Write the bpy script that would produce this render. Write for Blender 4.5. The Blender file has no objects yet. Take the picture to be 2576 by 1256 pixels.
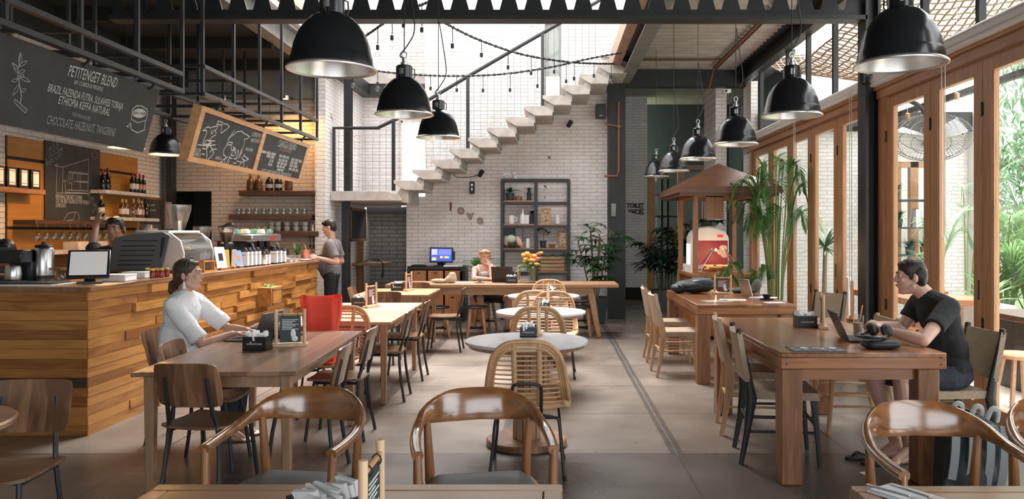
import bpy, bmesh, math, random
from mathutils import Vector as V, Matrix as M, Euler, noise
R = math.radians
pi = math.pi
S = bpy.context.scene
COL = S.collection
random.seed(7)

# ---------------------------------------------------------------- camera, sky, sun, exposure
cam = bpy.data.cameras.new('camera')
camo = bpy.data.objects.new('camera', cam)
COL.objects.link(camo)
camo.location = (0, 0, 1.55)
camo.rotation_euler = (R(90), 0, 0)
cam.sensor_width = 36.0
cam.lens = 36.0 * 1992 / 2576
cam.shift_x = (1288 - 1386) / 2576
cam.shift_y = -(628 - 585) / 2576
cam.clip_start = 0.05
cam.clip_end = 300
S.camera = camo

w = bpy.data.worlds.new('sky')
S.world = w
w.use_nodes = True
bg = w.node_tree.nodes['Background']
bg.inputs[0].default_value = (0.93, 0.97, 1.0, 1)
bg.inputs[1].default_value = 1.5

sl = bpy.data.lights.new('sun', 'SUN')
so = bpy.data.objects.new('sun', sl)
COL.objects.link(so)
so.rotation_euler = Euler((R(-28), R(4), 0))
sl.energy = 8.4
sl.angle = R(50)
sl.color = (1.0, 0.97, 0.94)

S.view_settings.view_transform = 'Standard'
S.view_settings.look = 'None'
S.view_settings.gamma = 1
S.view_settings.use_curve_mapping = False
S.view_settings.exposure = 1.5
S.cycles.use_denoising = True
S.cycles.max_bounces = 10
S.cycles.diffuse_bounces = 6
S.cycles.transparent_max_bounces = 16
S.cycles.sample_clamp_indirect = 8

# ---------------------------------------------------------------- helpers
F = 1992.0
def at(px, py, Y):
    """room point at depth Y seen at a position of the 2576x1256 frame"""
    return V(((px - 1386) * Y / F, Y, 1.55 - (py - 585) * Y / F))
def xat(px, Y): return (px - 1386) * Y / F
def zat(py, Y): return 1.55 - (py - 585) * Y / F

def frame_z(d):
    d = V(d).normalized()
    up = V((0, 0, 1)) if abs(d.z) < .95 else V((0, 1, 0))
    x = up.cross(d).normalized()
    y = d.cross(x)
    m = M((x, y, d)).transposed()
    return m.to_4x4()

class MB:
    def __init__(s):
        s.v = []; s.f = []
    def add(s, vs, fs, m=None):
        o = len(s.v)
        s.v += [tuple(m @ V(p)) for p in vs] if m is not None else [tuple(p) for p in vs]
        s.f += [tuple(i + o for i in f) for f in fs]
        return s
    def boxz(s, x0, x1, y0, y1, z0, z1, m=None):
        vs = [(x, y, z) for z in (z0, z1) for y in (y0, y1) for x in (x0, x1)]
        return s.add(vs, [(0, 2, 3, 1), (4, 5, 7, 6), (0, 1, 5, 4), (2, 6, 7, 3), (0, 4, 6, 2), (1, 3, 7, 5)], m)
    def box(s, c, d, rot=None):
        m = M.Translation(V(c))
        if rot: m = m @ Euler(rot).to_matrix().to_4x4()
        return s.boxz(-d[0]/2, d[0]/2, -d[1]/2, d[1]/2, -d[2]/2, d[2]/2, m)
    def bar(s, a, b, w, h=None, w2=None, h2=None, roll=0):
        """square bar from a to b, w wide, h deep, tapering to w2, h2"""
        a = V(a); b = V(b); h = h or w; w2 = w2 or w; h2 = h2 or (h if w2 == w else h * w2 / w)
        L = (b - a).length
        m = M.Translation(a) @ frame_z(b - a) @ M.Rotation(roll, 4, 'Z')
        vs = [(x*w/2, y*h/2, 0) for x, y in ((-1,-1),(1,-1),(1,1),(-1,1))] + [(x*w2/2, y*h2/2, L) for x, y in ((-1,-1),(1,-1),(1,1),(-1,1))]
        return s.add(vs, [(3,2,1,0),(4,5,6,7),(0,1,5,4),(1,2,6,5),(2,3,7,6),(3,0,4,7)], m)
    def tube(s, pts, r, n=8, closed=False, flat=1.0, up=None):
        pts = [V(p) for p in pts]; k = len(pts)
        rs = r if isinstance(r, (list, tuple)) else [r] * k
        vs = []; fs = []; px = None
        for i, p in enumerate(pts):
            if closed: d = pts[(i+1) % k] - pts[i-1]
            else: d = pts[min(i+1, k-1)] - pts[max(i-1, 0)]
            d = d.normalized() if d.length > 1e-9 else V((0,0,1))
            if up is not None: px = V(up)
            elif px is None: px = V((0,0,1)) if abs(d.z) < .9 else V((1,0,0))
            x = px - d * px.dot(d)
            x = x.normalized() if x.length > 1e-6 else d.orthogonal().normalized()
            px = x; y = d.cross(x)
            for j in range(n):
                a = 2*pi*j/n
                vs.append(p + x*(math.cos(a)*rs[i]) + y*(math.sin(a)*rs[i]*flat))
        for i in range(k if closed else k-1):
            for j in range(n):
                a = i*n+j; b = i*n+(j+1) % n; c = ((i+1) % k)*n+(j+1) % n; e = ((i+1) % k)*n+j
                fs.append((a, b, c, e))
        if not closed:
            fs.append(tuple(range(n-1, -1, -1))); fs.append(tuple(range((k-1)*n, k*n)))
        return s.add(vs, fs)
    def lathe(s, prof, n=24, m=None, arc=2*pi):
        vs = []; rings = []
        for r, z in prof:
            if r < 1e-5:
                rings.append([len(vs)]); vs.append((0, 0, z))
            else:
                rings.append(list(range(len(vs), len(vs)+n)))
                vs += [(r*math.cos(arc*j/n), r*math.sin(arc*j/n), z) for j in range(n)]
        fs = []
        for A, B in zip(rings, rings[1:]):
            for j in range(n):
                k = (j+1) % n
                if len(A) == 1 and len(B) == 1: continue
                if len(A) == 1: fs.append((A[0], B[k], B[j]))
                elif len(B) == 1: fs.append((A[j], A[k], B[0]))
                else: fs.append((A[j], A[k], B[k], B[j]))
        return s.add(vs, fs, m)
    def cyl(s, a, b, r, r2=None, n=12):
        a = V(a); b = V(b); L = (b-a).length; r2 = r if r2 is None else r2
        return s.lathe([(0,0),(r,0),(r2,L),(0,L)], n, M.Translation(a) @ frame_z(b-a))
    def ell(s, c, r, rot=None, nu=14, nv=9):
        m = M.Translation(V(c))
        if rot: m = m @ Euler(rot).to_matrix().to_4x4()
        if not isinstance(r, (list, tuple)): r = (r, r, r)
        m = m @ M.Diagonal((r[0], r[1], r[2], 1))
        return s.lathe([(math.sin(pi*i/nv), -math.cos(pi*i/nv)) if 0 < i < nv else (0, -math.cos(pi*i/nv)) for i in range(nv+1)], nu, m)
    def cap(s, a, ra, b, rb, n=12):
        a = V(a); b = V(b); d = b-a; L = d.length; m = M.Translation(a) @ frame_z(d)
        pr = [(0, -ra)] + [(ra*math.cos(t), ra*math.sin(t)) for t in (-1.1, -.6, 0)] + [(rb*math.cos(t), L+rb*math.sin(t)) for t in (0, .6, 1.1)] + [(0, L+rb)]
        return s.lathe(pr, n, m)
    def loft(s, secs, n=10, pw=1.0):
        """skin over sections (centre, axis u, axis v, half u, half v)"""
        vs = []; k = len(secs)
        for c, u, v, a, b in secs:
            c, u, v = V(c), V(u).normalized(), V(v).normalized()
            for j in range(n):
                t = 2*pi*j/n; x, y = math.cos(t), math.sin(t)
                x = math.copysign(abs(x)**pw, x); y = math.copysign(abs(y)**pw, y)
                vs.append(c + u*(a*x) + v*(b*y))
        fs = [(i*n+j, i*n+(j+1) % n, (i+1)*n+(j+1) % n, (i+1)*n+j) for i in range(k-1) for j in range(n)]
        fs += [tuple(range(n-1, -1, -1)), tuple(range((k-1)*n, k*n))]
        return s.add(vs, fs)
    def prism(s, poly, mp, w0, w1):
        """extrude polygon (u,v) between w0 and w1 through mp(u,v,w)"""
        n = len(poly)
        vs = [mp(u, v, w0) for u, v in poly] + [mp(u, v, w1) for u, v in poly]
        fs = [tuple(range(n)), tuple(range(2*n-1, n-1, -1))] + [(i, i+n, (i+1) % n + n, (i+1) % n) for i in range(n)]
        return s.add(vs, fs)
    def grid(s, fn, nu, nv, closed=False):
        vs = [fn(i/nu, j/nv) for j in range(nv+1) for i in range(nu+1)]
        fs = [(j*(nu+1)+i, j*(nu+1)+i+1, (j+1)*(nu+1)+i+1, (j+1)*(nu+1)+i) for j in range(nv) for i in range(nu)]
        return s.add(vs, fs)
    def slab(s, fn, nu, nv, th):
        """curved sheet fn(u,v)->point given a thickness th along its normal"""
        P = [[V(fn(i/nu, j/nv)) for i in range(nu+1)] for j in range(nv+1)]
        N = [[None]*(nu+1) for _ in range(nv+1)]
        for j in range(nv+1):
            for i in range(nu+1):
                du = P[j][min(i+1, nu)] - P[j][max(i-1, 0)]; dv = P[min(j+1, nv)][i] - P[max(j-1, 0)][i]
                q = du.cross(dv); N[j][i] = q.normalized() if q.length > 1e-12 else V((0, 0, 1))
        vs = [P[j][i] + N[j][i]*th/2 for j in range(nv+1) for i in range(nu+1)] + [P[j][i] - N[j][i]*th/2 for j in range(nv+1) for i in range(nu+1)]
        W = nu+1; o = W*(nv+1); fs = []
        for j in range(nv):
            for i in range(nu):
                a = j*W+i
                fs.append((a, a+1, a+1+W, a+W)); fs.append((o+a+W, o+a+1+W, o+a+1, o+a))
        for i in range(nu):
            fs.append((i+1, i, o+i, o+i+1)); a = nv*W+i; fs.append((a, a+1, o+a+1, o+a))
        for j in range(nv):
            a = j*W; fs.append((a, a+W, o+a+W, o+a)); a = j*W+nu; fs.append((a+W, a, o+a, o+a+W))
        return s.add(vs, fs)
    def stroke(s, pts, wd, mp):
        """flat drawn line of 2D points on a surface mp(u,v)"""
        for (a, b), (c, d) in zip(pts, pts[1:]):
            L = math.hypot(c-a, d-b)
            if L < 1e-6: continue
            nx, ny = -(d-b)/L*wd/2, (c-a)/L*wd/2; ex, ey = (c-a)/L*wd*.3, (d-b)/L*wd*.3
            s.add([mp(a-ex+nx, b-ey+ny), mp(a-ex-nx, b-ey-ny), mp(c+ex-nx, d+ey-ny), mp(c+ex+nx, d+ey+ny)], [(0, 1, 2, 3)])
        return s
    def text(s, txt, size, mp, u=0, v=0, align='CENTER', xs=1.0, bold=0.0):
        cu = bpy.data.curves.new('t', 'FONT'); cu.body = txt; cu.size = size; cu.align_x = align; cu.offset = bold
        cu.resolution_u = 2
        o = bpy.data.objects.new('t', cu); COL.objects.link(o)
        me = bpy.data.meshes.new_from_object(o)
        s.add([mp(u + q.co.x*xs, v + q.co.y) for q in me.vertices], [tuple(p.vertices) for p in me.polygons])
        bpy.data.objects.remove(o); bpy.data.curves.remove(cu); bpy.data.meshes.remove(me)
        return s
    def mesh(s, name, bev=0, seg=1, smooth=True, ang=38):
        me = bpy.data.meshes.new(name)
        me.from_pydata(s.v, [], s.f)
        bm = bmesh.new(); bm.from_mesh(me)
        if bev:
            bmesh.ops.remove_doubles(bm, verts=bm.verts, dist=1e-5)
            es = [e for e in bm.edges if len(e.link_faces) == 2 and e.calc_face_angle(0) > R(30)]
            bmesh.ops.bevel(bm, geom=es, offset=bev, segments=seg, affect='EDGES', profile=.5, clamp_overlap=True)
        bmesh.ops.recalc_face_normals(bm, faces=bm.faces)
        bm.to_mesh(me); bm.free()
        if smooth and me.polygons:
            me.polygons.foreach_set('use_smooth', [True]*len(me.polygons))
            try: me.set_sharp_from_angle(angle=R(ang))
            except Exception: pass
        return me
    def build(s, name, mat, parent=None, bev=0, seg=1, smooth=True, ang=38, label=None, kind=None):
        me = s.mesh(name, bev, seg, smooth, ang)
        if mat: me.materials.append(mat)
        o = bpy.data.objects.new(name, me); COL.objects.link(o)
        if parent is not None: o.parent = parent
        if label: o['label'] = label
        if kind: o['kind'] = kind
        return o

def thing(name, label, cat, loc=(0,0,0), rz=0, group=None, rot=None):
    o = bpy.data.objects.new(name, None); COL.objects.link(o)
    o.empty_display_size = .05
    o.location = loc; o.rotation_euler = rot if rot else (0, 0, rz)
    o['label'] = label; o['category'] = cat
    if group: o['group'] = group
    return o
def tag(o, label, cat, group=None, kind=None, loc=None, rz=None):
    o['label'] = label; o['category'] = cat
    if group: o['group'] = group
    if kind: o['kind'] = kind
    if loc is not None: o.location = loc
    if rz is not None: o.rotation_euler = (0, 0, rz)
    return o
def struct(name, mb, mat, parent=None, bev=0, label=None, smooth=False):
    o = mb.build(name, mat, parent, bev=bev, smooth=smooth)
    o['kind'] = 'structure'
    if label: o['label'] = label
    return o
def dup(root, loc=None, rz=None, label=None, group=None, mats=None):
    """copy of a thing with copies of its parts and sub-parts"""
    r = root.copy(); COL.objects.link(r)
    if loc is not None: r.location = loc
    if rz is not None: r.rotation_euler = (0, 0, rz)
    if label: r['label'] = label
    if group: r['group'] = group
    for ch in list(root.children):
        c = ch.copy(); COL.objects.link(c); c.parent = r
        for g in list(ch.children):
            d = g.copy(); COL.objects.link(d); d.parent = c
            if mats: remat(d, mats)
        if mats: remat(c, mats)
    if mats and r.type == 'MESH': remat(r, mats)
    return r
def remat(o, mats):
    if o.type != 'MESH' or not o.data.materials: return
    old = o.data.materials[0].name
    if old in mats:
        o.data = o.data.copy(); o.data.materials[0] = mats[old]
def evalmesh(mb, name, voxel=.006, smooth=4, disp=0, dscale=.1, fac=.5):
    """weld overlapping closed shapes into one continuous skin"""
    me = bpy.data.meshes.new(name); me.from_pydata(mb.v, [], mb.f)
    bm = bmesh.new(); bm.from_mesh(me); bmesh.ops.recalc_face_normals(bm, faces=bm.faces); bm.to_mesh(me); bm.free()
    o = bpy.data.objects.new(name, me); COL.objects.link(o)
    m = o.modifiers.new('r', 'REMESH'); m.mode = 'VOXEL'; m.voxel_size = voxel; m.use_smooth_shade = True
    if smooth:
        m = o.modifiers.new('s', 'SMOOTH'); m.factor = fac; m.iterations = smooth
    if disp:
        t = bpy.data.textures.new(name, 'CLOUDS'); t.noise_scale = dscale
        m = o.modifiers.new('d', 'DISPLACE'); m.texture = t; m.strength = disp; m.mid_level = .5; m.texture_coords = 'LOCAL'
    dg = bpy.context.evaluated_depsgraph_get()
    out = bpy.data.meshes.new_from_object(o.evaluated_get(dg))
    bpy.data.objects.remove(o)
    out.name = name
    if out.polygons: out.polygons.foreach_set('use_smooth', [True]*len(out.polygons))
    return out
def skinned(mb, name, mat, parent=None, voxel=.006, smooth=4, disp=0, dscale=.1, fac=.5, label=None):
    me = evalmesh(mb, name, voxel, smooth, disp, dscale, fac)
    me.materials.clear(); me.materials.append(mat)
    o = bpy.data.objects.new(name, me); COL.objects.link(o)
    if parent is not None: o.parent = parent
    if label: o['label'] = label
    return o
def curve_pts(ctrl, n=8, closed=False):
    """Catmull-Rom through control points"""
    c = [V(p) for p in ctrl]; k = len(c); out = []
    for i in range(k if closed else k-1):
        p0 = c[(i-1) % k] if closed or i else c[i]*2 - c[i+1]
        p1 = c[i]; p2 = c[(i+1) % k]
        p3 = c[(i+2) % k] if closed or i+2 < k else p2*2 - p1
        for j in range(n):
            t = j/n
            out.append(.5*((2*p1) + (p2-p0)*t + (2*p0-5*p1+4*p2-p3)*t*t + (3*p1-p0-3*p2+p3)*t**3))
    if not closed: out.append(c[-1])
    return out
# ---------------------------------------------------------------- materials
def newmat(name):
    m = bpy.data.materials.new(name); m.use_nodes = True
    nt = m.node_tree; b = nt.nodes['Principled BSDF']
    return m, nt, b
def nd(nt, t, **kw):
    n = nt.nodes.new(t)
    for k, v in kw.items(): setattr(n, k, v)
    return n
def rgb(c): return (c[0], c[1], c[2], 1)
def sr(*c):
    """8-bit picture colour to linear"""
    return tuple(((x/255)/12.92 if x/255 <= .04045 else ((x/255+.055)/1.055)**2.4) for x in c)
def mat(name, c, rough=.5, metal=0, spec=.5, coat=0, noise_=0, nscale=20, bump=0, emit=None, es=0, trans=0, sub=0):
    m, nt, b = newmat(name)
    b.inputs['Base Color'].default_value = rgb(c); b.inputs['Roughness'].default_value = rough
    b.inputs['Metallic'].default_value = metal; b.inputs['Specular IOR Level'].default_value = spec
    b.inputs['Coat Weight'].default_value = coat; b.inputs['Coat Roughness'].default_value = .12
    if sub:
        b.inputs['Subsurface Weight'].default_value = sub; b.inputs['Subsurface Radius'].default_value = (.012, .004, .002)
    if emit:
        b.inputs['Emission Color'].default_value = rgb(emit); b.inputs['Emission Strength'].default_value = es
    if noise_ or bump:
        tc = nd(nt, 'ShaderNodeTexCoord'); n = nd(nt, 'ShaderNodeTexNoise'); n.inputs['Scale'].default_value = nscale; n.inputs['Detail'].default_value = 5
        nt.links.new(tc.outputs['Object'], n.inputs['Vector'])
        if noise_:
            r = nd(nt, 'ShaderNodeValToRGB')
            r.color_ramp.elements[0].position = .3; r.color_ramp.elements[1].position = .7
            r.color_ramp.elements[0].color = rgb([x*(1-noise_) for x in c]); r.color_ramp.elements[1].color = rgb([min(1, x*(1+noise_)) for x in c])
            nt.links.new(n.outputs['Fac'], r.inputs['Fac']); nt.links.new(r.outputs['Color'], b.inputs['Base Color'])
        if bump:
            bp = nd(nt, 'ShaderNodeBump'); bp.inputs['Strength'].default_value = .6; bp.inputs['Distance'].default_value = bump
            nt.links.new(n.outputs['Fac'], bp.inputs['Height']); nt.links.new(bp.outputs['Normal'], b.inputs['Normal'])
    return m
def wood(name, lo, hi, axis='y', rough=.42, scale=1.0, plank=0, paxis='x', coat=0, island=0, bump=.0006):
    m, nt, b = newmat(name); L = nt.links.new
    tc = nd(nt, 'ShaderNodeTexCoord'); mp = nd(nt, 'ShaderNodeMapping')
    sc = {'x': (1.2, 11, 11), 'y': (11, 1.2, 11), 'z': (11, 11, 1.2)}[axis]
    mp.inputs['Scale'].default_value = [x*scale for x in sc]
    L(tc.outputs['Object'], mp.inputs['Vector'])
    vec = mp.outputs['Vector']
    tone = None
    if plank:
        sp = nd(nt, 'ShaderNodeSeparateXYZ'); L(tc.outputs['Object'], sp.inputs[0])
        d = nd(nt, 'ShaderNodeMath', operation='DIVIDE'); L(sp.outputs[paxis.upper()], d.inputs[0]); d.inputs[1].default_value = plank
        fl = nd(nt, 'ShaderNodeMath', operation='FLOOR'); L(d.outputs[0], fl.inputs[0])
        wn = nd(nt, 'ShaderNodeTexWhiteNoise', noise_dimensions='1D'); L(fl.outputs[0], wn.inputs['W']); tone = wn.outputs['Value']
    if island:
        g = nd(nt, 'ShaderNodeNewGeometry'); tone = g.outputs['Random Per Island']
    if tone is not None:
        ad = nd(nt, 'ShaderNodeVectorMath', operation='ADD'); L(vec, ad.inputs[0])
        cm = nd(nt, 'ShaderNodeMath', operation='MULTIPLY'); L(tone, cm.inputs[0]); cm.inputs[1].default_value = 37
        L(cm.outputs[0], ad.inputs[1]); vec = ad.outputs[0]
    n = nd(nt, 'ShaderNodeTexNoise'); n.inputs['Scale'].default_value = 2.2; n.inputs['Detail'].default_value = 6; n.inputs['Distortion'].default_value = .9
    L(vec, n.inputs['Vector'])
    fac = n.outputs['Fac']
    if tone is not None:
        mm = nd(nt, 'ShaderNodeMath', operation='MULTIPLY_ADD'); L(tone, mm.inputs[0]); mm.inputs[1].default_value = .5; mm.inputs[2].default_value = -.25
        a2 = nd(nt, 'ShaderNodeMath', operation='ADD'); L(fac, a2.inputs[0]); L(mm.outputs[0], a2.inputs[1]); fac = a2.outputs[0]
    r = nd(nt, 'ShaderNodeValToRGB'); r.color_ramp.elements[0].position = .28; r.color_ramp.elements[1].position = .72
    r.color_ramp.elements[0].color = rgb(lo); r.color_ramp.elements[1].color = rgb(hi)
    L(fac, r.inputs['Fac']); L(r.outputs['Color'], b.inputs['Base Color'])
    b.inputs['Roughness'].default_value = rough; b.inputs['Coat Weight'].default_value = coat; b.inputs['Coat Roughness'].default_value = .15
    if bump:
        bp = nd(nt, 'ShaderNodeBump'); bp.inputs['Strength'].default_value = .5; bp.inputs['Distance'].default_value = bump
        L(n.outputs['Fac'], bp.inputs['Height']); L(bp.outputs['Normal'], b.inputs['Normal'])
    return m
def brick(name, c, mortar, ax='x', bw=.24, bh=.067, var=.06, bump=.012, rough=.75, ms=.009):
    m, nt, b = newmat(name); L = nt.links.new
    tc = nd(nt, 'ShaderNodeTexCoord'); sp = nd(nt, 'ShaderNodeSeparateXYZ'); cb = nd(nt, 'ShaderNodeCombineXYZ')
    L(tc.outputs['Object'], sp.inputs[0]); L(sp.outputs[ax.upper()], cb.inputs[0]); L(sp.outputs['Z'], cb.inputs[1])
    wob = nd(nt, 'ShaderNodeTexNoise'); wob.inputs['Scale'].default_value = 9; wob.inputs['Detail'].default_value = 3; L(tc.outputs['Object'], wob.inputs['Vector'])
    wm = nd(nt, 'ShaderNodeVectorMath', operation='MULTIPLY_ADD'); L(wob.outputs['Color'], wm.inputs[0]); wm.inputs[1].default_value = (.012, .012, 0); L(cb.outputs[0], wm.inputs[2])
    t = nd(nt, 'ShaderNodeTexBrick'); L(wm.outputs[0], t.inputs['Vector'])
    t.inputs['Scale'].default_value = 1; t.inputs['Brick Width'].default_value = bw; t.inputs['Row Height'].default_value = bh
    t.inputs['Mortar Size'].default_value = ms; t.inputs['Mortar Smooth'].default_value = .6
    t.inputs['Color1'].default_value = rgb(c); t.inputs['Color2'].default_value = rgb([x*(1-var) for x in c]); t.inputs['Mortar'].default_value = rgb(mortar)
    n = nd(nt, 'ShaderNodeTexNoise'); n.inputs['Scale'].default_value = 2.3; n.inputs['Detail'].default_value = 7; L(tc.outputs['Object'], n.inputs['Vector'])
    r = nd(nt, 'ShaderNodeValToRGB'); r.color_ramp.elements[0].position = .3; r.color_ramp.elements[1].position = .62
    r.color_ramp.elements[0].color = (.8, .78, .76, 1); r.color_ramp.elements[1].color = (1, 1, 1, 1); L(n.outputs['Fac'], r.inputs['Fac'])
    mx = nd(nt, 'ShaderNodeMix', data_type='RGBA', blend_type='MULTIPLY'); mx.inputs[0].default_value = .7
    L(t.outputs['Color'], mx.inputs[6]); L(r.outputs['Color'], mx.inputs[7])
    # chips where the paint has come off
    n2 = nd(nt, 'ShaderNodeTexNoise'); n2.inputs['Scale'].default_value = 5; n2.inputs['Detail'].default_value = 9; L(tc.outputs['Object'], n2.inputs['Vector'])
    r2 = nd(nt, 'ShaderNodeValToRGB'); r2.color_ramp.elements[0].position = .265; r2.color_ramp.elements[1].position = .28
    r2.color_ramp.elements[0].color = (1, 1, 1, 1); r2.color_ramp.elements[1].color = (0, 0, 0, 1); L(n2.outputs['Fac'], r2.inputs['Fac'])
    m2 = nd(nt, 'ShaderNodeMix', data_type='RGBA'); L(r2.outputs['Color'], m2.inputs[0]); L(mx.outputs[2], m2.inputs[6]); m2.inputs[7].default_value = (.17, .1, .075, 1)
    L(m2.outputs[2], b.inputs['Base Color'])
    iv = nd(nt, 'ShaderNodeMath', operation='SUBTRACT'); iv.inputs[0].default_value = 1; L(t.outputs['Fac'], iv.inputs[1])
    n3 = nd(nt, 'ShaderNodeTexNoise'); n3.inputs['Scale'].default_value = 22; n3.inputs['Detail'].default_value = 4; L(tc.outputs['Object'], n3.inputs['Vector'])
    ma = nd(nt, 'ShaderNodeMath', operation='MULTIPLY_ADD'); L(n3.outputs['Fac'], ma.inputs[0]); ma.inputs[1].default_value = .5; L(iv.outputs[0], ma.inputs[2])
    bp = nd(nt, 'ShaderNodeBump'); bp.inputs['Strength'].default_value = .8; bp.inputs['Distance'].default_value = bump
    L(ma.outputs[0], bp.inputs['Height']); L(bp.outputs['Normal'], b.inputs['Normal'])
    b.inputs['Roughness'].default_value = rough
    return m
def glass(name, tint=(1, 1, 1), refl=1.0, rough=.02):
    """thin pane or thin-walled glass: clear with a Fresnel sheen"""
    m, nt, b = newmat(name); L = nt.links.new
    nt.nodes.remove(b); out = nt.nodes['Material Output']
    t = nd(nt, 'ShaderNodeBsdfTransparent'); t.inputs[0].default_value = rgb(tint)
    g = nd(nt, 'ShaderNodeBsdfGlossy'); g.inputs['Roughness'].default_value = rough
    fr = nd(nt, 'ShaderNodeLayerWeight'); fr.inputs[0].default_value = .5
    pw = nd(nt, 'ShaderNodeMath', operation='POWER'); L(fr.outputs['Facing'], pw.inputs[0]); pw.inputs[1].default_value = 4
    mu = nd(nt, 'ShaderNodeMath', operation='MULTIPLY_ADD', use_clamp=True); L(pw.outputs[0], mu.inputs[0]); mu.inputs[1].default_value = .6*refl; mu.inputs[2].default_value = .025*refl
    mx = nd(nt, 'ShaderNodeMixShader'); L(mu.outputs[0], mx.inputs[0]); L(t.outputs[0], mx.inputs[1]); L(g.outputs[0], mx.inputs[2])
    L(mx.outputs[0], out.inputs['Surface'])
    return m
def leafmat(name, c1, c2, rough=.45, trans=.35):
    m, nt, b = newmat(name); L = nt.links.new
    g = nd(nt, 'ShaderNodeNewGeometry')
    r = nd(nt, 'ShaderNodeValToRGB'); r.color_ramp.elements[0].color = rgb(c1); r.color_ramp.elements[1].color = rgb(c2)
    L(g.outputs['Random Per Island'], r.inputs['Fac']); L(r.outputs['Color'], b.inputs['Base Color'])
    b.inputs['Roughness'].default_value = rough
    tr = nd(nt, 'ShaderNodeBsdfTranslucent'); L(r.outputs['Color'], tr.inputs[0])
    mx = nd(nt, 'ShaderNodeMixShader'); mx.inputs[0].default_value = trans
    L(b.outputs[0], mx.inputs[1]); L(tr.outputs[0], mx.inputs[2]); L(mx.outputs[0], nt.nodes['Material Output'].inputs['Surface'])
    return m

M_white = mat('white_paint', (.80, .77, .75), .6)
M_brickX = brick('white_brick', (.82, .79, .775), (.69, .66, .64), 'x', bump=.009)
M_brickY = brick('white_brick_side', (.82, .79, .775), (.69, .66, .64), 'y', bump=.009)
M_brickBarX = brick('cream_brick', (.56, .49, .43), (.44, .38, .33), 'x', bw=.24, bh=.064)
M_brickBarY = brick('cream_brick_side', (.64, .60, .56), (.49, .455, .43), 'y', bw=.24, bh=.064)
M_brickGrey = brick('grey_brick', (.42, .41, .40), (.22, .21, .21), 'x', bw=.30, bh=.085)
M_black = mat('black_steel', (.016, .018, .019), .45, 0, .5, noise_=.3, nscale=8)
M_bsteel = mat('black_pipe', (.035, .037, .038), .4, .3)
M_greysteel = mat('grey_steel', (.22, .22, .21), .5, .3, noise_=.2, nscale=6)
M_dark = mat('dark_void', (.012, .013, .013), .8)
M_darkceil = mat('dark_ceiling', (.02, .02, .019), .8)
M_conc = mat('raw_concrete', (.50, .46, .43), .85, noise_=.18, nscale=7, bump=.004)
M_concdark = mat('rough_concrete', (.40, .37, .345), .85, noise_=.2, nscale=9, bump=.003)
M_chrome = mat('brushed_steel', (.62, .61, .60), .28, 1)
M_alu = mat('spun_aluminium', (.74, .71, .68), .34, .85)
M_enamel = mat('black_enamel', (.012, .013, .015), .22, 0, .5, coat=.3)
M_rubber = mat('black_rubber', (.015, .015, .016), .6)
M_plblack = mat('black_plastic', (.014, .015, .017), .35)
M_plgrey = mat('grey_plastic', (.075, .073, .072), .55)
M_paper = mat('white_paper', (.82, .82, .82), .7)
M_plwhite = mat('white_plastic', (.78, .77, .75), .35)
M_porc = mat('white_porcelain', (.80, .79, .77), .2)
M_chalk = mat('chalk', (.52, .52, .51), .9)
M_chalkdim = mat('faded_chalk', (.30, .31, .31), .9)
M_board = mat('blackboard', (.032, .034, .035), .65, noise_=.25, nscale=5)
M_glass = glass('pane_glass', (.96, .98, .97))
M_glassware = glass('clear_glassware', (.93, .95, .95), 2.2, .03)
M_plastic = glass('clear_plastic', (.94, .94, .94), 6, .25)
M_jar = glass('jar_glass', (.80, .83, .83), 6, .15)
M_marble = mat('grey_marble', (.72, .72, .73), .16, noise_=.12, nscale=5)
M_tableL = wood('brown_ash_top', (.20, .105, .058), (.36, .20, .115), 'y', .3, .8, plank=.092, paxis='x', coat=.25)
M_tableM = wood('pale_ash_top', (.34, .19, .105), (.56, .34, .20), 'x', .38, .8, plank=.10, paxis='y')
M_tableLeg = wood('oak_leg', (.27, .15, .085), (.42, .25, .145), 'z', .45)
M_teak = wood('teak', (.20, .072, .024), (.40, .165, .062), 'y', .3, .7, plank=.165, paxis='x', coat=.3)
M_teakX = wood('teak_cross', (.23, .085, .029), (.44, .185, .070), 'x', .35, .9, coat=.15)
M_teakZ = wood('teak_leg', (.17, .07, .03), (.32, .145, .065), 'z', .4)
M_nearwood = wood('near_table_wood', (.25, .125, .06), (.42, .225, .115), 'x', .3, .7, plank=.11, paxis='y', coat=.35)
M_long = wood('honey_pine', (.36, .19, .095), (.55, .32, .175), 'x', .4, .7, plank=.2, paxis='y')
M_schoolB = wood('walnut_ply', (.135, .062, .032), (.40, .215, .115), 'z', .32, .5, plank=.085, paxis='x', coat=.3)
M_schoolS = wood('walnut_seat', (.10, .05, .028), (.24, .125, .07), 'x', .35)
M_gloss = wood('glossy_teak', (.14, .050, .016), (.37, .155, .052), 'x', .2, .7, coat=1.0)
M_gloss.node_tree.nodes['Principled BSDF'].inputs['Coat IOR'].default_value = 1.75
M_glossZ = wood('glossy_teak_leg', (.15, .056, .018), (.37, .16, .058), 'z', .26, .7, coat=.6)
M_rattan = mat('rattan', (.58, .345, .175), .42, noise_=.16, nscale=14)
M_rattanw = mat('rattan_binding', (.60, .385, .21), .5, noise_=.2, nscale=40)
M_lightwood = wood('light_teak_frame', (.44, .24, .12), (.62, .38, .205), 'z', .42)
M_counter = wood('counter_plank', (.27, .098, .021), (.56, .255, .064), 'y', .38, .8, island=1)
M_counterX = wood('counter_plank_front', (.26, .094, .020), (.53, .235, .060), 'x', .38, .8, island=1)
M_ctop = wood('counter_top', (.17, .075, .03), (.33, .16, .07), 'y', .35)
M_door = wood('door_wood', (.33, .15, .06), (.50, .25, .11), 'z', .38)
M_doorY = wood('door_rail_wood', (.30, .135, .055), (.46, .225, .10), 'y', .38)
M_shelfdark = wood('dark_shelf', (.05, .022, .013), (.11, .05, .03), 'x', .45)
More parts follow.
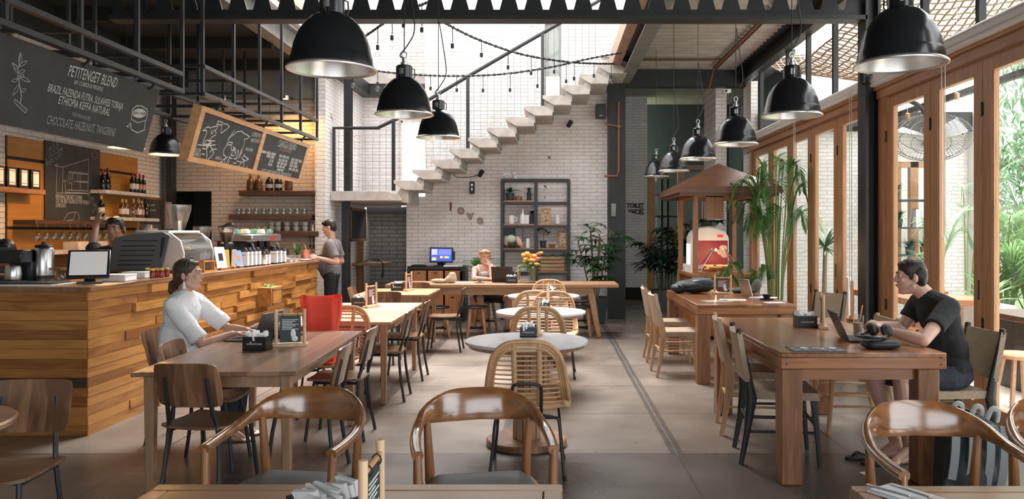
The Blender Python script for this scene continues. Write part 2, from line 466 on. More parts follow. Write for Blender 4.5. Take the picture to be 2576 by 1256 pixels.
M_shelfpale = mat('pale_shelf', (.55, .50, .45), .6, noise_=.2, nscale=8)
M_ply = wood('amber_plywood', (.30, .125, .022), (.43, .19, .036), 'z', .5, .5)
M_framew = wood('pine_frame', (.46, .24, .10), (.64, .37, .17), 'x', .45)
M_pale = wood('pale_birch', (.60, .38, .22), (.76, .54, .35), 'z', .5)
M_cart = wood('cart_teak', (.30, .115, .045), (.46, .20, .085), 'z', .4)
M_cartroof = wood('cart_roof_wood', (.10, .038, .018), (.20, .085, .042), 'x', .45)
M_seatgrey = mat('grey_vinyl', (.105, .112, .105), .5)
M_red = mat('red_canvas', (.80, .060, .030), .55, noise_=.12, nscale=6, bump=.004)
M_skin = mat('fair_skin', (.66, .395, .305), .48, sub=.12)
M_skintan = mat('tan_skin', (.58, .335, .245), .48, sub=.1)
M_skinbrown = mat('brown_skin', (.36, .19, .125), .48, sub=.1)
M_hairdark = mat('dark_brown_hair', (.022, .013, .010), .5, noise_=.5, nscale=60, bump=.006)
M_hairbrown = mat('brown_hair', (.055, .028, .016), .5, noise_=.6, nscale=50, bump=.008)
M_hairblack = mat('black_hair', (.010, .009, .009), .42, noise_=.5, nscale=60, bump=.005)
M_hairblond = mat('blond_hair', (.50, .31, .15), .5, noise_=.3, nscale=50, bump=.006)
M_tee = mat('black_tee', (.016, .017, .018), .85, noise_=.2, nscale=200)
M_teegrey = mat('grey_tee', (.16, .145, .15), .85)
M_linen = mat('white_linen', (.80, .80, .82), .8)
M_denim = mat('navy_denim', (.030, .036, .052), .85, noise_=.35, nscale=150)
M_trouser = mat('black_trouser', (.014, .015, .017), .85)
M_eye = mat('eye_white', (.7, .68, .65), .2)
M_iris = mat('dark_iris', (.02, .012, .008), .2)
M_lip = mat('lips', (.38, .13, .10), .45)
M_soil = mat('soil', (.05, .03, .02), .9)
M_terra = mat('brown_pot', (.28, .12, .06), .7)
M_potdark = mat('dark_pot', (.03, .045, .05), .5)
M_potgrey = mat('grey_planter', (.10, .11, .115), .6)
M_leafdeep = leafmat('deep_leaf', (.012, .05, .018), (.05, .15, .04), .32, .2)
M_leafmid = leafmat('palm_leaf', (.035, .12, .03), (.12, .30, .075), .4, .35)
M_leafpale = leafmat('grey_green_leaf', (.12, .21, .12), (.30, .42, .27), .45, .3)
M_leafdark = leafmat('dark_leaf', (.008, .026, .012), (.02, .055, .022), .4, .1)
M_leafgarden = leafmat('garden_leaf', (.10, .22, .08), (.36, .52, .24), .5, .5)
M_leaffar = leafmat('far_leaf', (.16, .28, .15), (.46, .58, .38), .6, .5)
M_stem = mat('green_stem', (.20, .26, .07), .5)
M_cane = mat('cane_stem', (.16, .115, .06), .6)
M_trunk = mat('bark', (.22, .17, .13), .85)
M_rope = mat('manila_rope', (.22, .16, .115), .9, noise_=.3, nscale=60)
M_flowY = mat('yellow_petal', (.85, .45, .06), .5)
M_flowO = mat('orange_petal', (.85, .22, .08), .5)
M_flowP = mat('pink_petal', (.80, .22, .30), .5)
M_cord = mat('black_cord', (.012, .012, .013), .5)

def seat_weave(name, c1, c2, ax='x', sc=70):
    m, nt, b = newmat(name); L = nt.links.new
    tc = nd(nt, 'ShaderNodeTexCoord'); mp = nd(nt, 'ShaderNodeMapping'); mp.inputs['Rotation'].default_value = (R(20), R(15), R(35))
    L(tc.outputs['Object'], mp.inputs[0])
    ch = nd(nt, 'ShaderNodeTexWave', wave_type='BANDS', bands_direction='DIAGONAL'); ch.inputs['Scale'].default_value = sc; ch.inputs['Distortion'].default_value = 1.2; ch.inputs['Detail'].default_value = 1
    L(tc.outputs['Object'], ch.inputs[0])
    r = nd(nt, 'ShaderNodeValToRGB'); r.color_ramp.elements[0].color = rgb(c1); r.color_ramp.elements[1].color = rgb(c2)
    r.color_ramp.elements[0].position = .15; r.color_ramp.elements[1].position = .6
    L(ch.outputs['Fac'], r.inputs['Fac']); L(r.outputs['Color'], b.inputs['Base Color'])
    bp = nd(nt, 'ShaderNodeBump'); bp.inputs['Distance'].default_value = .006; bp.inputs['Strength'].default_value = .8
    L(ch.outputs['Fac'], bp.inputs['Height']); L(bp.outputs['Normal'], b.inputs['Normal'])
    b.inputs['Roughness'].default_value = .8
    return m
M_weave = seat_weave('paper_cord_weave', (.36, .25, .165), (.72, .56, .42), sc=48)

def floor_mat():
    m, nt, b = newmat('concrete_floor'); L = nt.links.new
    tc = nd(nt, 'ShaderNodeTexCoord'); sp = nd(nt, 'ShaderNodeSeparateXYZ'); L(tc.outputs['Object'], sp.inputs[0])
    def mth(op, a, bb=None, c=None):
        n = nd(nt, 'ShaderNodeMath', operation=op)
        for i, x in enumerate((a, bb, c)):
            if x is None: continue
            if isinstance(x, (int, float)): n.inputs[i].default_value = x
            else: L(x, n.inputs[i])
        return n.outputs[0]
    n1 = nd(nt, 'ShaderNodeTexNoise'); n1.inputs['Scale'].default_value = 1.1; n1.inputs['Detail'].default_value = 7; n1.inputs['Roughness'].default_value = .6; L(tc.outputs['Object'], n1.inputs['Vector'])
    r = nd(nt, 'ShaderNodeValToRGB'); e = r.color_ramp.elements
    e[0].position = .18; e[0].color = (.165, .132, .110, 1); e[1].position = .82; e[1].color = (.275, .228, .192, 1)
    L(n1.outputs['Fac'], r.inputs['Fac'])
    # random slab to slab tone; front rows darkened, foreground shade put into the colour
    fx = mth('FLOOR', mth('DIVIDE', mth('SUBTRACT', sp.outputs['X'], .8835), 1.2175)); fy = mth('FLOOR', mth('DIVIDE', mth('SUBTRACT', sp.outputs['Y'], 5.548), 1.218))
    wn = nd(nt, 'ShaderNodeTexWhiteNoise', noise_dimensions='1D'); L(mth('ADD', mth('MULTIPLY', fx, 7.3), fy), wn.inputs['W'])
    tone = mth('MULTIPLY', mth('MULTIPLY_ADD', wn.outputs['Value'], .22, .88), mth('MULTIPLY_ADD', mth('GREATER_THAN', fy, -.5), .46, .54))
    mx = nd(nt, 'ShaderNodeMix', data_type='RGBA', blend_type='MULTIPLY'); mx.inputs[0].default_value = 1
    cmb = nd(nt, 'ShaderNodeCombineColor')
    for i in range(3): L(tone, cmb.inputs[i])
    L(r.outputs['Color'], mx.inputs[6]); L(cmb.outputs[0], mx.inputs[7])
    # dark stains
    n2 = nd(nt, 'ShaderNodeTexNoise'); n2.inputs['Scale'].default_value = 1.3; n2.inputs['Detail'].default_value = 3; n2.inputs['Roughness'].default_value = .5; L(tc.outputs['Object'], n2.inputs['Vector'])
    r2 = nd(nt, 'ShaderNodeValToRGB'); r2.color_ramp.elements[0].position = .36; r2.color_ramp.elements[1].position = .80
    r2.color_ramp.elements[0].color = (0, 0, 0, 1); r2.color_ramp.elements[1].color = (.6, .6, .6, 1); L(n2.outputs['Fac'], r2.inputs['Fac'])
    m2 = nd(nt, 'ShaderNodeMix', data_type='RGBA'); L(r2.outputs['Color'], m2.inputs[0]); L(mx.outputs[2], m2.inputs[6]); m2.inputs[7].default_value = (.075, .06, .052, 1)
    # joints
    jx = mth('ABSOLUTE', mth('SUBTRACT', mth('FRACT', mth('DIVIDE', mth('SUBTRACT', sp.outputs['X'], .8835 - 1.2175*40.5), 1.2175)), .5))
    jy = mth('ABSOLUTE', mth('SUBTRACT', mth('FRACT', mth('DIVIDE', mth('SUBTRACT', sp.outputs['Y'], 5.548 - 1.218*40.5), 1.218)), .5))
    j = mth('MAXIMUM', mth('LESS_THAN', jx, .006), mth('LESS_THAN', jy, .006))
    # patched trench along two of the joints
    wob = mth('MULTIPLY_ADD', n2.outputs['Fac'], .02, -.01)
    X = mth('ADD', sp.outputs['X'], wob)
    b1 = mth('LESS_THAN', mth('ABSOLUTE', mth('SUBTRACT', X, .8835)), .045)
    b2 = mth('LESS_THAN', mth('ABSOLUTE', mth('ADD', X, 1.55)), .06)
    b3 = mth('LESS_THAN', mth('ABSOLUTE', mth('ADD', X, .33)), .05)
    far = mth('GREATER_THAN', sp.outputs['Y'], 5.5)
    near3 = mth('LESS_THAN', sp.outputs['Y'], 7.5)
    br = mth('MULTIPLY', mth('MAXIMUM', mth('MAXIMUM', b1, b2), mth('MULTIPLY', b3, near3)), far)
    n4 = nd(nt, 'ShaderNodeTexNoise'); n4.inputs['Scale'].default_value = 14; L(tc.outputs['Object'], n4.inputs['Vector'])
    br = mth('MULTIPLY', br, mth('MULTIPLY_ADD', n4.outputs['Fac'], .8, .55))
    mid = mth('LESS_THAN', mth('ABSOLUTE', mth('SUBTRACT', X, .8835)), .005)
    dk = mth('MAXIMUM', mth('MULTIPLY', j, .95), mth('MULTIPLY', br, .8))
    m3 = nd(nt, 'ShaderNodeMix', data_type='RGBA'); L(dk, m3.inputs[0]); L(m2.outputs[2], m3.inputs[6]); m3.inputs[7].default_value = (.06, .052, .048, 1)
    m4 = nd(nt, 'ShaderNodeMix', data_type='RGBA'); L(mth('MULTIPLY', mth('MULTIPLY', mid, far), mth('MULTIPLY', n4.outputs['Fac'], .55)), m4.inputs[0]); L(m3.outputs[2], m4.inputs[6]); m4.inputs[7].default_value = (.5, .46, .42, 1)
    L(m4.outputs[2], b.inputs['Base Color'])
    rr = mth('MULTIPLY_ADD', n1.outputs['Fac'], .3, .14); L(rr, b.inputs['Roughness'])
    bp = nd(nt, 'ShaderNodeBump'); bp.inputs['Strength'].default_value = .4; bp.inputs['Distance'].default_value = .004
    L(mth('MULTIPLY', dk, -1), bp.inputs['Height']); L(bp.outputs['Normal'], b.inputs['Normal'])
    return m
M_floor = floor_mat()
def corr_mat(name, c, sc, ax):
    m = mat(name, c, .5, .2, noise_=.15, nscale=4)
    return m
M_corr = corr_mat('corrugated_sheet', (.36, .33, .31), 60, 'y')
# ---------------------------------------------------------------- the building
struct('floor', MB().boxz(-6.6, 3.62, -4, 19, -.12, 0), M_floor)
M_terr = mat('terrace_tile', (.62, .57, .52), .35, noise_=.08, nscale=3)
struct('ground_terrace', MB().boxz(3.62, 9.2, -4, 14.2, -.14, -.02), M_terr)
M_grass = mat('garden_ground', (.16, .22, .09), .9, noise_=.3, nscale=3)
struct('ground_garden', MB().boxz(-8, 40, -6, 45, -.5, -.2), M_grass)
struct('wall_left', MB().boxz(-6.65, -6.45, -4, 13.2, 0, 4.6), M_brickBarY)
# wall behind the bar with its hatch
hx0, hx1, hz0, hz1 = xat(428, 13.2), xat(532, 13.2), 1.0, zat(481, 13.2)
mb = MB()
mb.boxz(-6.45, hx0, 13.2, 13.4, 0, 3.77).boxz(hx1, -3.86, 13.2, 13.4, 0, 3.77)
mb.boxz(hx0, hx1, 13.2, 13.4, 0, hz0).boxz(hx0, hx1, 13.2, 13.4, hz1, 3.77)
struct('wall_back_bar', mb, M_brickBarX)
struct('wall_back_bar_upper', MB().boxz(-6.45, -3.86, 13.1, 13.4, 3.77, 4.6), mat('grey_plaster', (.20, .19, .175), .85, noise_=.15, nscale=5))
struct('wall_hatch_recess', MB().boxz(hx0-.2, hx1+.2, 14.5, 14.6, .5, 2.8).boxz(hx0-.3, hx0-.2, 13.4, 14.6, .5, 2.8).boxz(hx1+.2, hx1+.3, 13.4, 14.6, .5, 2.8).boxz(hx0-.3, hx1+.3, 13.4, 14.6, 2.7, 2.8), M_dark)
# recess with the landing, passage under it
struct('wall_side_landing', MB().boxz(-3.86, -3.70, 13.02, 16.3, 0, 7.4), M_brickY)
struct('trim_pier_face', MB().boxz(-3.865, -3.695, 12.98, 13.02, 0, 7.4), M_brickX)
mb = MB()
sx0, sx1, szz0, szz1 = -2.95, -2.42, 2.1, 3.75
mb.boxz(-3.7, sx0, 15.6, 15.75, 2.05, 7.4).boxz(sx1, -1.8, 15.6, 15.75, 2.05, 7.4).boxz(sx0, sx1, 15.6, 15.75, szz1, 7.4)
struct('wall_back_landing', mb, M_brickX)
m, nt, b = newmat('opal_glass'); nt.nodes.remove(b)
t_ = nd(nt, 'ShaderNodeBsdfTranslucent'); t_.inputs[0].default_value = (.95, .95, .95, 1)
nt.links.new(t_.outputs[0], nt.nodes['Material Output'].inputs[0]); M_opal = m
o = struct('window_1', MB().boxz(sx0, sx0+.03, 15.58, 15.66, szz0, szz1).boxz(sx1-.03, sx1, 15.58, 15.66, szz0, szz1).boxz(sx0, sx1, 15.58, 15.66, szz1-.04, szz1), M_white)
MB().boxz(sx0+.03, sx1-.03, 15.62, 15.63, szz0, szz1-.04).build('pane', M_opal, o)
struct('wall_passage', MB().boxz(-3.7, -2.5, 16.2, 16.35, 0, 2.3).boxz(-2.62, -2.5, 14.56, 16.2, 0, 2.06), M_brickGrey)
struct('wall_passage_lintel', MB().boxz(-3.7, -2.62, 15.9, 16.2, 1.93, 2.06), M_dark)
# stair wall with a slot window
wx0, wx1, wz0, wz1 = xat(1370, 14.35), xat(1411, 14.35), zat(243, 14.35), zat(60, 14.35)
mb = MB()
mb.boxz(-2.62, 1.05, 14.35, 14.55, 0, 2.2).boxz(-2.28, wx0, 14.35, 14.55, 2.2, 7.4).boxz(wx1, 1.3, 14.35, 14.55, 2.2, 7.4)
mb.boxz(wx0, wx1, 14.35, 14.55, 2.2, wz0).boxz(wx0, wx1, 14.35, 14.55, wz1, 7.4).boxz(-2.28, -2.1, 14.55, 15.6, 2.1, 7.4)
struct('wall_back_stair', mb, M_brickX)
o = struct('window_2', MB().boxz(wx0, wx0+.025, 14.36, 14.42, wz0, wz1).boxz(wx1-.025, wx1, 14.36, 14.42, wz0, wz1).boxz(wx0, wx1, 14.36, 14.42, wz0, wz0+.03), M_greysteel)
MB().boxz(wx0+.025, wx1-.025, 14.40, 14.405, wz0+.03, wz1).build('pane', M_glass, o)
mb = MB()
for i in range(9):
    x = wx0+.035+i*(wx1-wx0-.07)/8
    mb.tube([(x, 14.43, wz1), (x, 14.43, zat(192, 14.4))], .016, 6)
mb.build('blind', mat('pale_blind', (.5, .5, .5), .8), o)
struct('wall_void_left', MB().boxz(-3.86, -3.72, 8.4, 13.0, 4.62, 7.4), M_white)
struct('wall_void_front', MB().boxz(-3.86, 1.2, 8.3, 8.42, 4.75, 7.4), M_white)
struct('wall_void_right', MB().boxz(1.1, 1.2, 8.4, 14.3, 4.75, 7.4), M_white)
# hall to the toilets
struct('wall_hall', MB().boxz(.6, xat(1628, 18.3), 18.3, 18.5, .28, 5), M_brickX)
struct('baseboard_hall', MB().boxz(.6, xat(1628, 18.3), 18.27, 18.5, 0, .28), M_dark)
struct('wall_hall_left', MB().boxz(1.05, 1.25, 14.55, 18.3, 0, 5), M_brickY)
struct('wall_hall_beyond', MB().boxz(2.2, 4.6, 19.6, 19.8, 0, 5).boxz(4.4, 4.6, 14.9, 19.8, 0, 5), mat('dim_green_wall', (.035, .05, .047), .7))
hx = [xat(p, 18.3) for p in (1630, 1708, 1768, 1830)]
o = struct('window_3', MB().boxz(hx[0]-.02, hx[0]+.16, 18.3, 18.42, 0, 3.0).boxz(hx[1]-.02, hx[1]+.14, 18.3, 18.42, 0, 3.0).boxz(hx[2], hx[2]+.1, 18.3, 18.42, 0, 3.0).boxz(hx[0], hx[3], 18.3, 18.42, 3.0, 3.1), M_door)
MB().boxz(hx[0]+.16, hx[1]-.02, 18.35, 18.36, 0, 3.0).build('pane', M_glass, o)
MB().boxz(hx[1]+.14, hx[2], 18.35, 18.36, 0, 3.0).build('pane', M_glass, o)
mb = MB()
for x in (hx[0]+.32, hx[0]+.46): mb.boxz(x, x+.06, 18.5, 18.56, 0, 2.8)
for z in (.9, 1.4, 1.9, 2.4): mb.boxz(hx[0]+.1, hx[1], 18.52, 18.55, z, z+.04)
mb.build('muntin', M_dark, o)
struct('pillar_white', MB().boxz(xat(1800, 14.42), xat(1828, 14.42), 14.42, 15.5, 0, 4.3), M_brickX)
# column, beams, ceilings
struct('column_back', MB().boxz(1.02, 1.335, 14.16, 14.46, 0, 4.35), M_black)
struct('column_side', MB().boxz(3.34, 3.37, 8.40, 8.62, 0, 5).boxz(3.47, 3.50, 8.40, 8.62, 0, 5).boxz(3.36, 3.48, 8.50, 8.53, 0, 5), M_black)
struct('beam_back', MB().boxz(1.0, 3.5, 14.2, 14.4, 4.17, 4.47), M_black)
struct('beam_side', MB().boxz(3.38, 3.54, -2, 14.2, 4.23, 4.30).boxz(3.44, 3.47, -2, 14.2, 4.3, 4.5).boxz(3.30, 3.54, -2, 14.2, 4.46, 4.52), M_black)
struct('beam_void_right', MB().boxz(1.22, 1.42, 8.55, 14.2, 4.22, 4.25).boxz(1.31, 1.335, 8.55, 14.2, 4.25, 4.55).boxz(1.22, 1.42, 8.55, 14.2, 4.55, 4.58), M_greysteel)
struct('trim_void_timber', MB().boxz(1.02, 1.17, 8.5, 14.2, 4.36, 4.62), wood('timber_fascia', (.34, .22, .16), (.52, .38, .29), 'y', .6))
struct('beam_void_left', MB().boxz(-3.92, -3.72, 8.5, 13.1, 4.20, 4.23).boxz(-3.83, -3.80, 8.5, 13.1, 4.23, 4.5).boxz(-3.92, -3.72, 8.5, 13.1, 4.5, 4.53), M_greysteel)
struct('trim_void_left', MB().boxz(-3.60, -3.42, 8.5, 13.0, 4.60, 4.72), wood('timber_edge', (.34, .22, .16), (.50, .36, .27), 'y', .6))
struct('beam_landing', MB().boxz(-3.7, -2.5, 15.3, 15.55, 4.2, 4.42).boxz(-3.7, -3.5, 13.0, 15.3, 4.2, 4.42), M_black)
struct('slab_landing_top', MB().boxz(-3.7, -2.4, 15.25, 15.58, 4.42, 4.62), M_conc)
# castellated beam across the room
mb = MB(); y0, y1 = 8.49, 8.51
Xa, Xb, pitch = -4.7, 3.36, .2646
mb.boxz(Xa, Xb, 8.40, 8.60, 3.815, 3.86).boxz(Xa, Xb, 8.40, 8.60, 4.58, 4.62)
mb.boxz(Xa, Xb, y0, y1, 3.86, 3.94).boxz(Xa, Xb, y0, y1, 4.42, 4.58)
off = xat(1560+485*.2548, 8.5)
k0 = int((Xa-off)/pitch); c = off + k0*pitch
while c < Xb + pitch:
    a, b2 = c-pitch/2, c+pitch/2
    l, r_ = max(a-pitch/2+.0325, Xa), min(a+pitch/2-.0325, Xb)
    if r_ - l > .05:
        mb.prism([(l, 3.94), (r_, 3.94), (min(a+.035, Xb), 4.18), (r_, 4.42), (l, 4.42), (max(a-.035, Xa), 4.18)], lambda u, v, w_: (u, w_, v), y0, y1)
    c += pitch
struct('beam_castellated', mb, M_black)
struct('ceiling_bar', MB().boxz(-6.65, -3.9, -4, 13.4, 4.28, 4.75), M_darkceil)
mb = MB()
for i in range(11): mb.boxz(-6.45, -3.9, -2+i*1.45, -1.9+i*1.45, 4.12, 4.29)
mb.boxz(-6.45, -6.0, -4, 13.1, 3.95, 4.29)
struct('beam_ceiling_bar', mb, M_dark)
struct('ceiling_front', MB().boxz(-3.9, 3.7, -4, 8.42, 4.75, 4.9), M_darkceil)
def corr(x0, x1, y0, y1, z, per=.2, amp=.028):
    mb = MB(); n = int((y1-y0)/per*6)
    vs = []
    for i in range(n+1):
        y = y0+(y1-y0)*i/n; q = z+amp*math.sin(2*pi*(y-y0)/per)
        vs += [(x0, y, q), (x1, y, q)]
    return mb.add(vs, [(2*i, 2*i+1, 2*i+3, 2*i+2) for i in range(n)])
struct('ceiling_corrugated', corr(1.35, 3.5, 8.0, 14.3, 4.5), M_corr, smooth=True)
struct('ceiling_hall', corr(.9, 4.6, 14.3, 19.8, 4.72), M_corr, smooth=True)
struct('roof_upper', MB().boxz(1.2, 3.7, 8.0, 19.8, 4.78, 4.9).boxz(-6.6, -3.86, 12.9, 16, 4.78, 4.9), M_darkceil)
# behind the camera: unseen walls, openings added and sized to light the front
struct('wall_front', MB().boxz(-6.6, -3.2, -4.1, -3.9, 0, 4.8).boxz(-3.2, 3.6, -4.1, -3.9, 3.2, 4.8).boxz(-3.2, 3.6, -4.1, -3.9, 0, .5), mat('dim_plaster', (.22, .20, .18), .8))
struct('wall_right_near', MB().boxz(3.5, 3.62, -4, -1.5, 0, 4.8).boxz(3.5, 3.62, 2.2, 3.0, 0, 4.8), M_brickY)
MB_ = struct('trim_near_jamb', MB().boxz(3.5, 3.62, 3.0, 3.76, 0, 3.0), M_door)
# folding glass doors along the terrace
NS = 0
def door(y0, y1, hinge=False):
    global NS; NS += 1
    X0, X1, st, zt = 3.50, 3.56, .135, 2.95
    mb = MB().boxz(X0, X1, y0+.004, y0+st, .015, zt).boxz(X0, X1, y1-st, y1-.004, .015, zt)
    mb.boxz(X0, X1, y0+st, y1-st, zt-.11, zt).boxz(X0, X1, y0+st, y1-st, .015, .16)
    o = struct('door_%d' % NS, mb, M_door)
    b_ = MB()
    for (a, c, e, f) in ((y0+st, y0+st+.012, .16, zt-.11), (y1-st-.012, y1-st, .16, zt-.11)): b_.boxz(X0+.008, X1-.008, a, c, e, f)
    b_.build('glazing_bead', M_door, o)
    MB().boxz(3.527, 3.533, y0+st-.01, y1-st+.01, .15, zt-.10).build('pane', M_glass, o)
    if hinge:
        for z in (.8, 2.55): MB().tube([(X0-.006, y1, z-.06), (X0-.006, y1, z+.06)], .007, 6).boxz(X0-.003, X0, y1-.016, y1+.016, z-.05, z+.05).build('hinge', M_bsteel, o)
        MB().boxz(X0-.006, X0, y0+.05, y0+.065, 1.0, 1.16).build('handle', M_bsteel, o)
for i, (a, b2) in enumerate(((3.78, 4.66), (4.66, 5.54), (5.54, 6.42), (6.42, 7.3), (7.3, 8.26))): door(a, b2, i in (2, 3, 4))
for i, (a, b2) in enumerate(((8.78, 9.67), (9.67, 10.66), (10.66, 11.6), (11.6, 12.62), (12.62, 13.7))): door(a, b2, i in (0, 1))
struct('trim_door_jamb', MB().boxz(3.47, 3.60, 8.28, 8.40, 0, 3.0).boxz(3.47, 3.60, 8.62, 8.76, 0, 3.0).boxz(3.47, 3.60, 13.71, 13.85, 0, 3), M_door)
struct('trim_door_head', MB().boxz(3.45, 3.62, -3.9, 8.40, 2.96, 3.085).boxz(3.45, 3.62, 8.62, 14.2, 2.96, 3.085).boxz(3.42, 3.5, -3.9, 8.40, 3.05, 3.09).boxz(3.42, 3.5, 8.62, 14.2, 3.05, 3.09), M_doorY)
struct('wall_right_end', MB().boxz(3.5, 3.62, 13.86, 14.4, 0, 4.2), M_brickY)
mb = MB()
for p in (1915, 1982, 2033, 2100, 2325, 2466):
    Y = F*3.5/(p-1386); mb.boxz(3.475, 3.535, Y-.03, Y+.03, 3.085, 4.24)
mb.boxz(3.475, 3.535, 4.8, 4.86, 3.085, 4.24)
struct('trim_clerestory_bars', mb, M_black)
# end wall of the terrace
mb = MB(); Yw = 13.75
ox0, ox1, oz1 = xat(2243, Yw), xat(2372, Yw), 2.78
mb.boxz(3.62, ox0, Yw, Yw+.2, 0, 3.3).boxz(ox0, ox1, Yw, Yw+.2, 0, .75).boxz(ox0, ox1, Yw, Yw+.2, oz1, 3.3).boxz(ox1, 7.32, Yw, Yw+.2, 0, 3.3)
struct('wall_terrace_end', mb, M_brickX)
o = struct('window_4', MB().boxz(ox0, ox1, Yw+.02, Yw+.14, .75, .85).boxz(ox0, ox1, Yw+.02, Yw+.14, oz1-.1, oz1).boxz(ox0, ox0+.1, Yw+.02, Yw+.14, .75, oz1).boxz(ox1-.1, ox1, Yw+.02, Yw+.14, .75, oz1).boxz(xat(2292, Yw), xat(2312, Yw), Yw+.02, Yw+.14, .75, oz1).boxz(xat(2262, Yw), xat(2270, Yw), Yw+.04, Yw+.12, .75, oz1), M_door)
MB().boxz(ox0+.1, ox1-.1, Yw+.08, Yw+.085, .85, oz1-.1).build('pane', M_glass, o)
struct('trim_terrace_beam', MB().boxz(3.62, 7.4, Yw-.15, Yw+.1, 3.3, 3.62), M_black)
struct('wall_garden_low', MB().boxz(7.9, 12, 12.4, 12.9, -.2, .42), M_white)
# ---------------------------------------------------------------- seating prototypes (each faces +y)
def school_chair(label, loc, rz, group):
    t = thing('school_chair', label, 'chair', loc, rz, group)
    def seat(u, v):
        x = -.2+.4*u; y = -.20+.40*v
        k = min(u, 1-u, .12)/.12
        return (x, y - (.02*(1-k) if v > .5 else -.02*(1-k)), .447 + .012*abs(2*u-1)**2 - .006*math.sin(pi*v))
    MB().slab(seat, 10, 8, .016).build('seat', M_schoolS, t)
    def back(u, v):
        z = .575+.25*v; x = (u-.5)*.39; r = min(v, 1-v)
        k = max(0, 1-r/.16); x *= 1-.045*k*k
        zz = z + (-.012 if v > .5 else .012)*(abs(2*u-1)**6)
        return (x, -.205 - .055*v - .035*math.cos((u-.5)*2.2) + .02, zz)
    MB().slab(back, 12, 8, .013).build('backrest', M_schoolB, t)
    for s in (-1, 1):
        MB().tube(curve_pts([(s*.185, -.235, 0), (s*.165, -.195, .25), (s*.15, -.185, .44), (s*.135, -.215, .56), (s*.125, -.252, .745)], 5), .0125, 8).build('leg', M_black, t)
        MB().tube([(s*.185, .20, 0), (s*.165, .165, .3), (s*.155, .14, .435)], .0125, 8).build('leg', M_black, t)
    f = MB()
    for s in (-1, 1): f.tube([(s*.155, -.185, .425), (s*.155, .15, .43)], .011, 8)
    f.tube([(-.155, -.10, .428), (.155, -.10, .428)], .010, 8).tube([(-.155, .12, .43), (.155, .12, .43)], .010, 8)
    f.build('seat_frame', M_black, t)
    return t
def arm_chair(label, loc, rz, group):
    t = thing('armchair', label, 'chair', loc, rz, group)
    ctrl = [(-.280, .21, .645), (-.288, .10, .653), (-.285, -.04, .672), (-.248, -.19, .708), (-.14, -.275, .724), (0, -.30, .728)]
    ctrl = ctrl + [(-x, y, z) for x, y, z in reversed(ctrl[:-1])]
    P = curve_pts(ctrl, 7); n = len(P); secs = []
    for i, p in enumerate(P):
        d = (P[min(i+1, n-1)] - P[max(i-1, 0)]).normalized()
        q = abs(2*i/(n-1)-1)                      # 0 at the back, 1 at arm ends
        k = max(0., min(1., (q-.10)/.50)); k = k*k*(3-2*k)
        hv = .077*(1-k) + .019*k; hu = .0125*(1-k) + .0235*k
        upv = V((0, -.22*(1-k), 1)); side = d.cross(upv).normalized(); upv = side.cross(d).normalized()
        arch = .012*(1-k)
        secs.append((p + V((0, 0, arch)), side, upv, hu, hv))
    MB().loft(secs, 14, .8).build('backrest', M_gloss, t, ang=60)
    for s in (-1, 1):
        MB().tube([(s*.262, .235, 0), (s*.270, .222, .2), (s*.276, .208, .42), (s*.281, .195, .645)], [.0145, .019, .0225, .017], 10).build('leg', M_glossZ, t)
        MB().tube([(s*.235, -.245, 0), (s*.225, -.22, .25), (s*.222, -.205, .45), (s*.235, -.195, .69)], [.0145, .019, .0225, .016], 10).build('leg', M_glossZ, t)
    f = MB()
    f.bar((-.275, .21, .40), (.275, .21, .40), .055, .022).bar((-.225, -.19, .40), (.225, -.19, .40), .055, .022)
    for s in (-1, 1): f.bar((s*.225, -.20, .40), (s*.272, .21, .40), .055, .022)
    f.build('seat_frame', M_glossZ, t, bev=.005)
    def cush(u, v):
        a, b = 2*u-1, 2*v-1
        e = max(abs(a), abs(b)); w_ = .225 + .035*v
        return (a*w_*(1-.06*b*b), -.19+.42*v+.0*a, .432 + .035*(1-e**6))
    c = MB().grid(cush, 16, 16)
    c.build('seat', M_seatgrey, t)
    return t
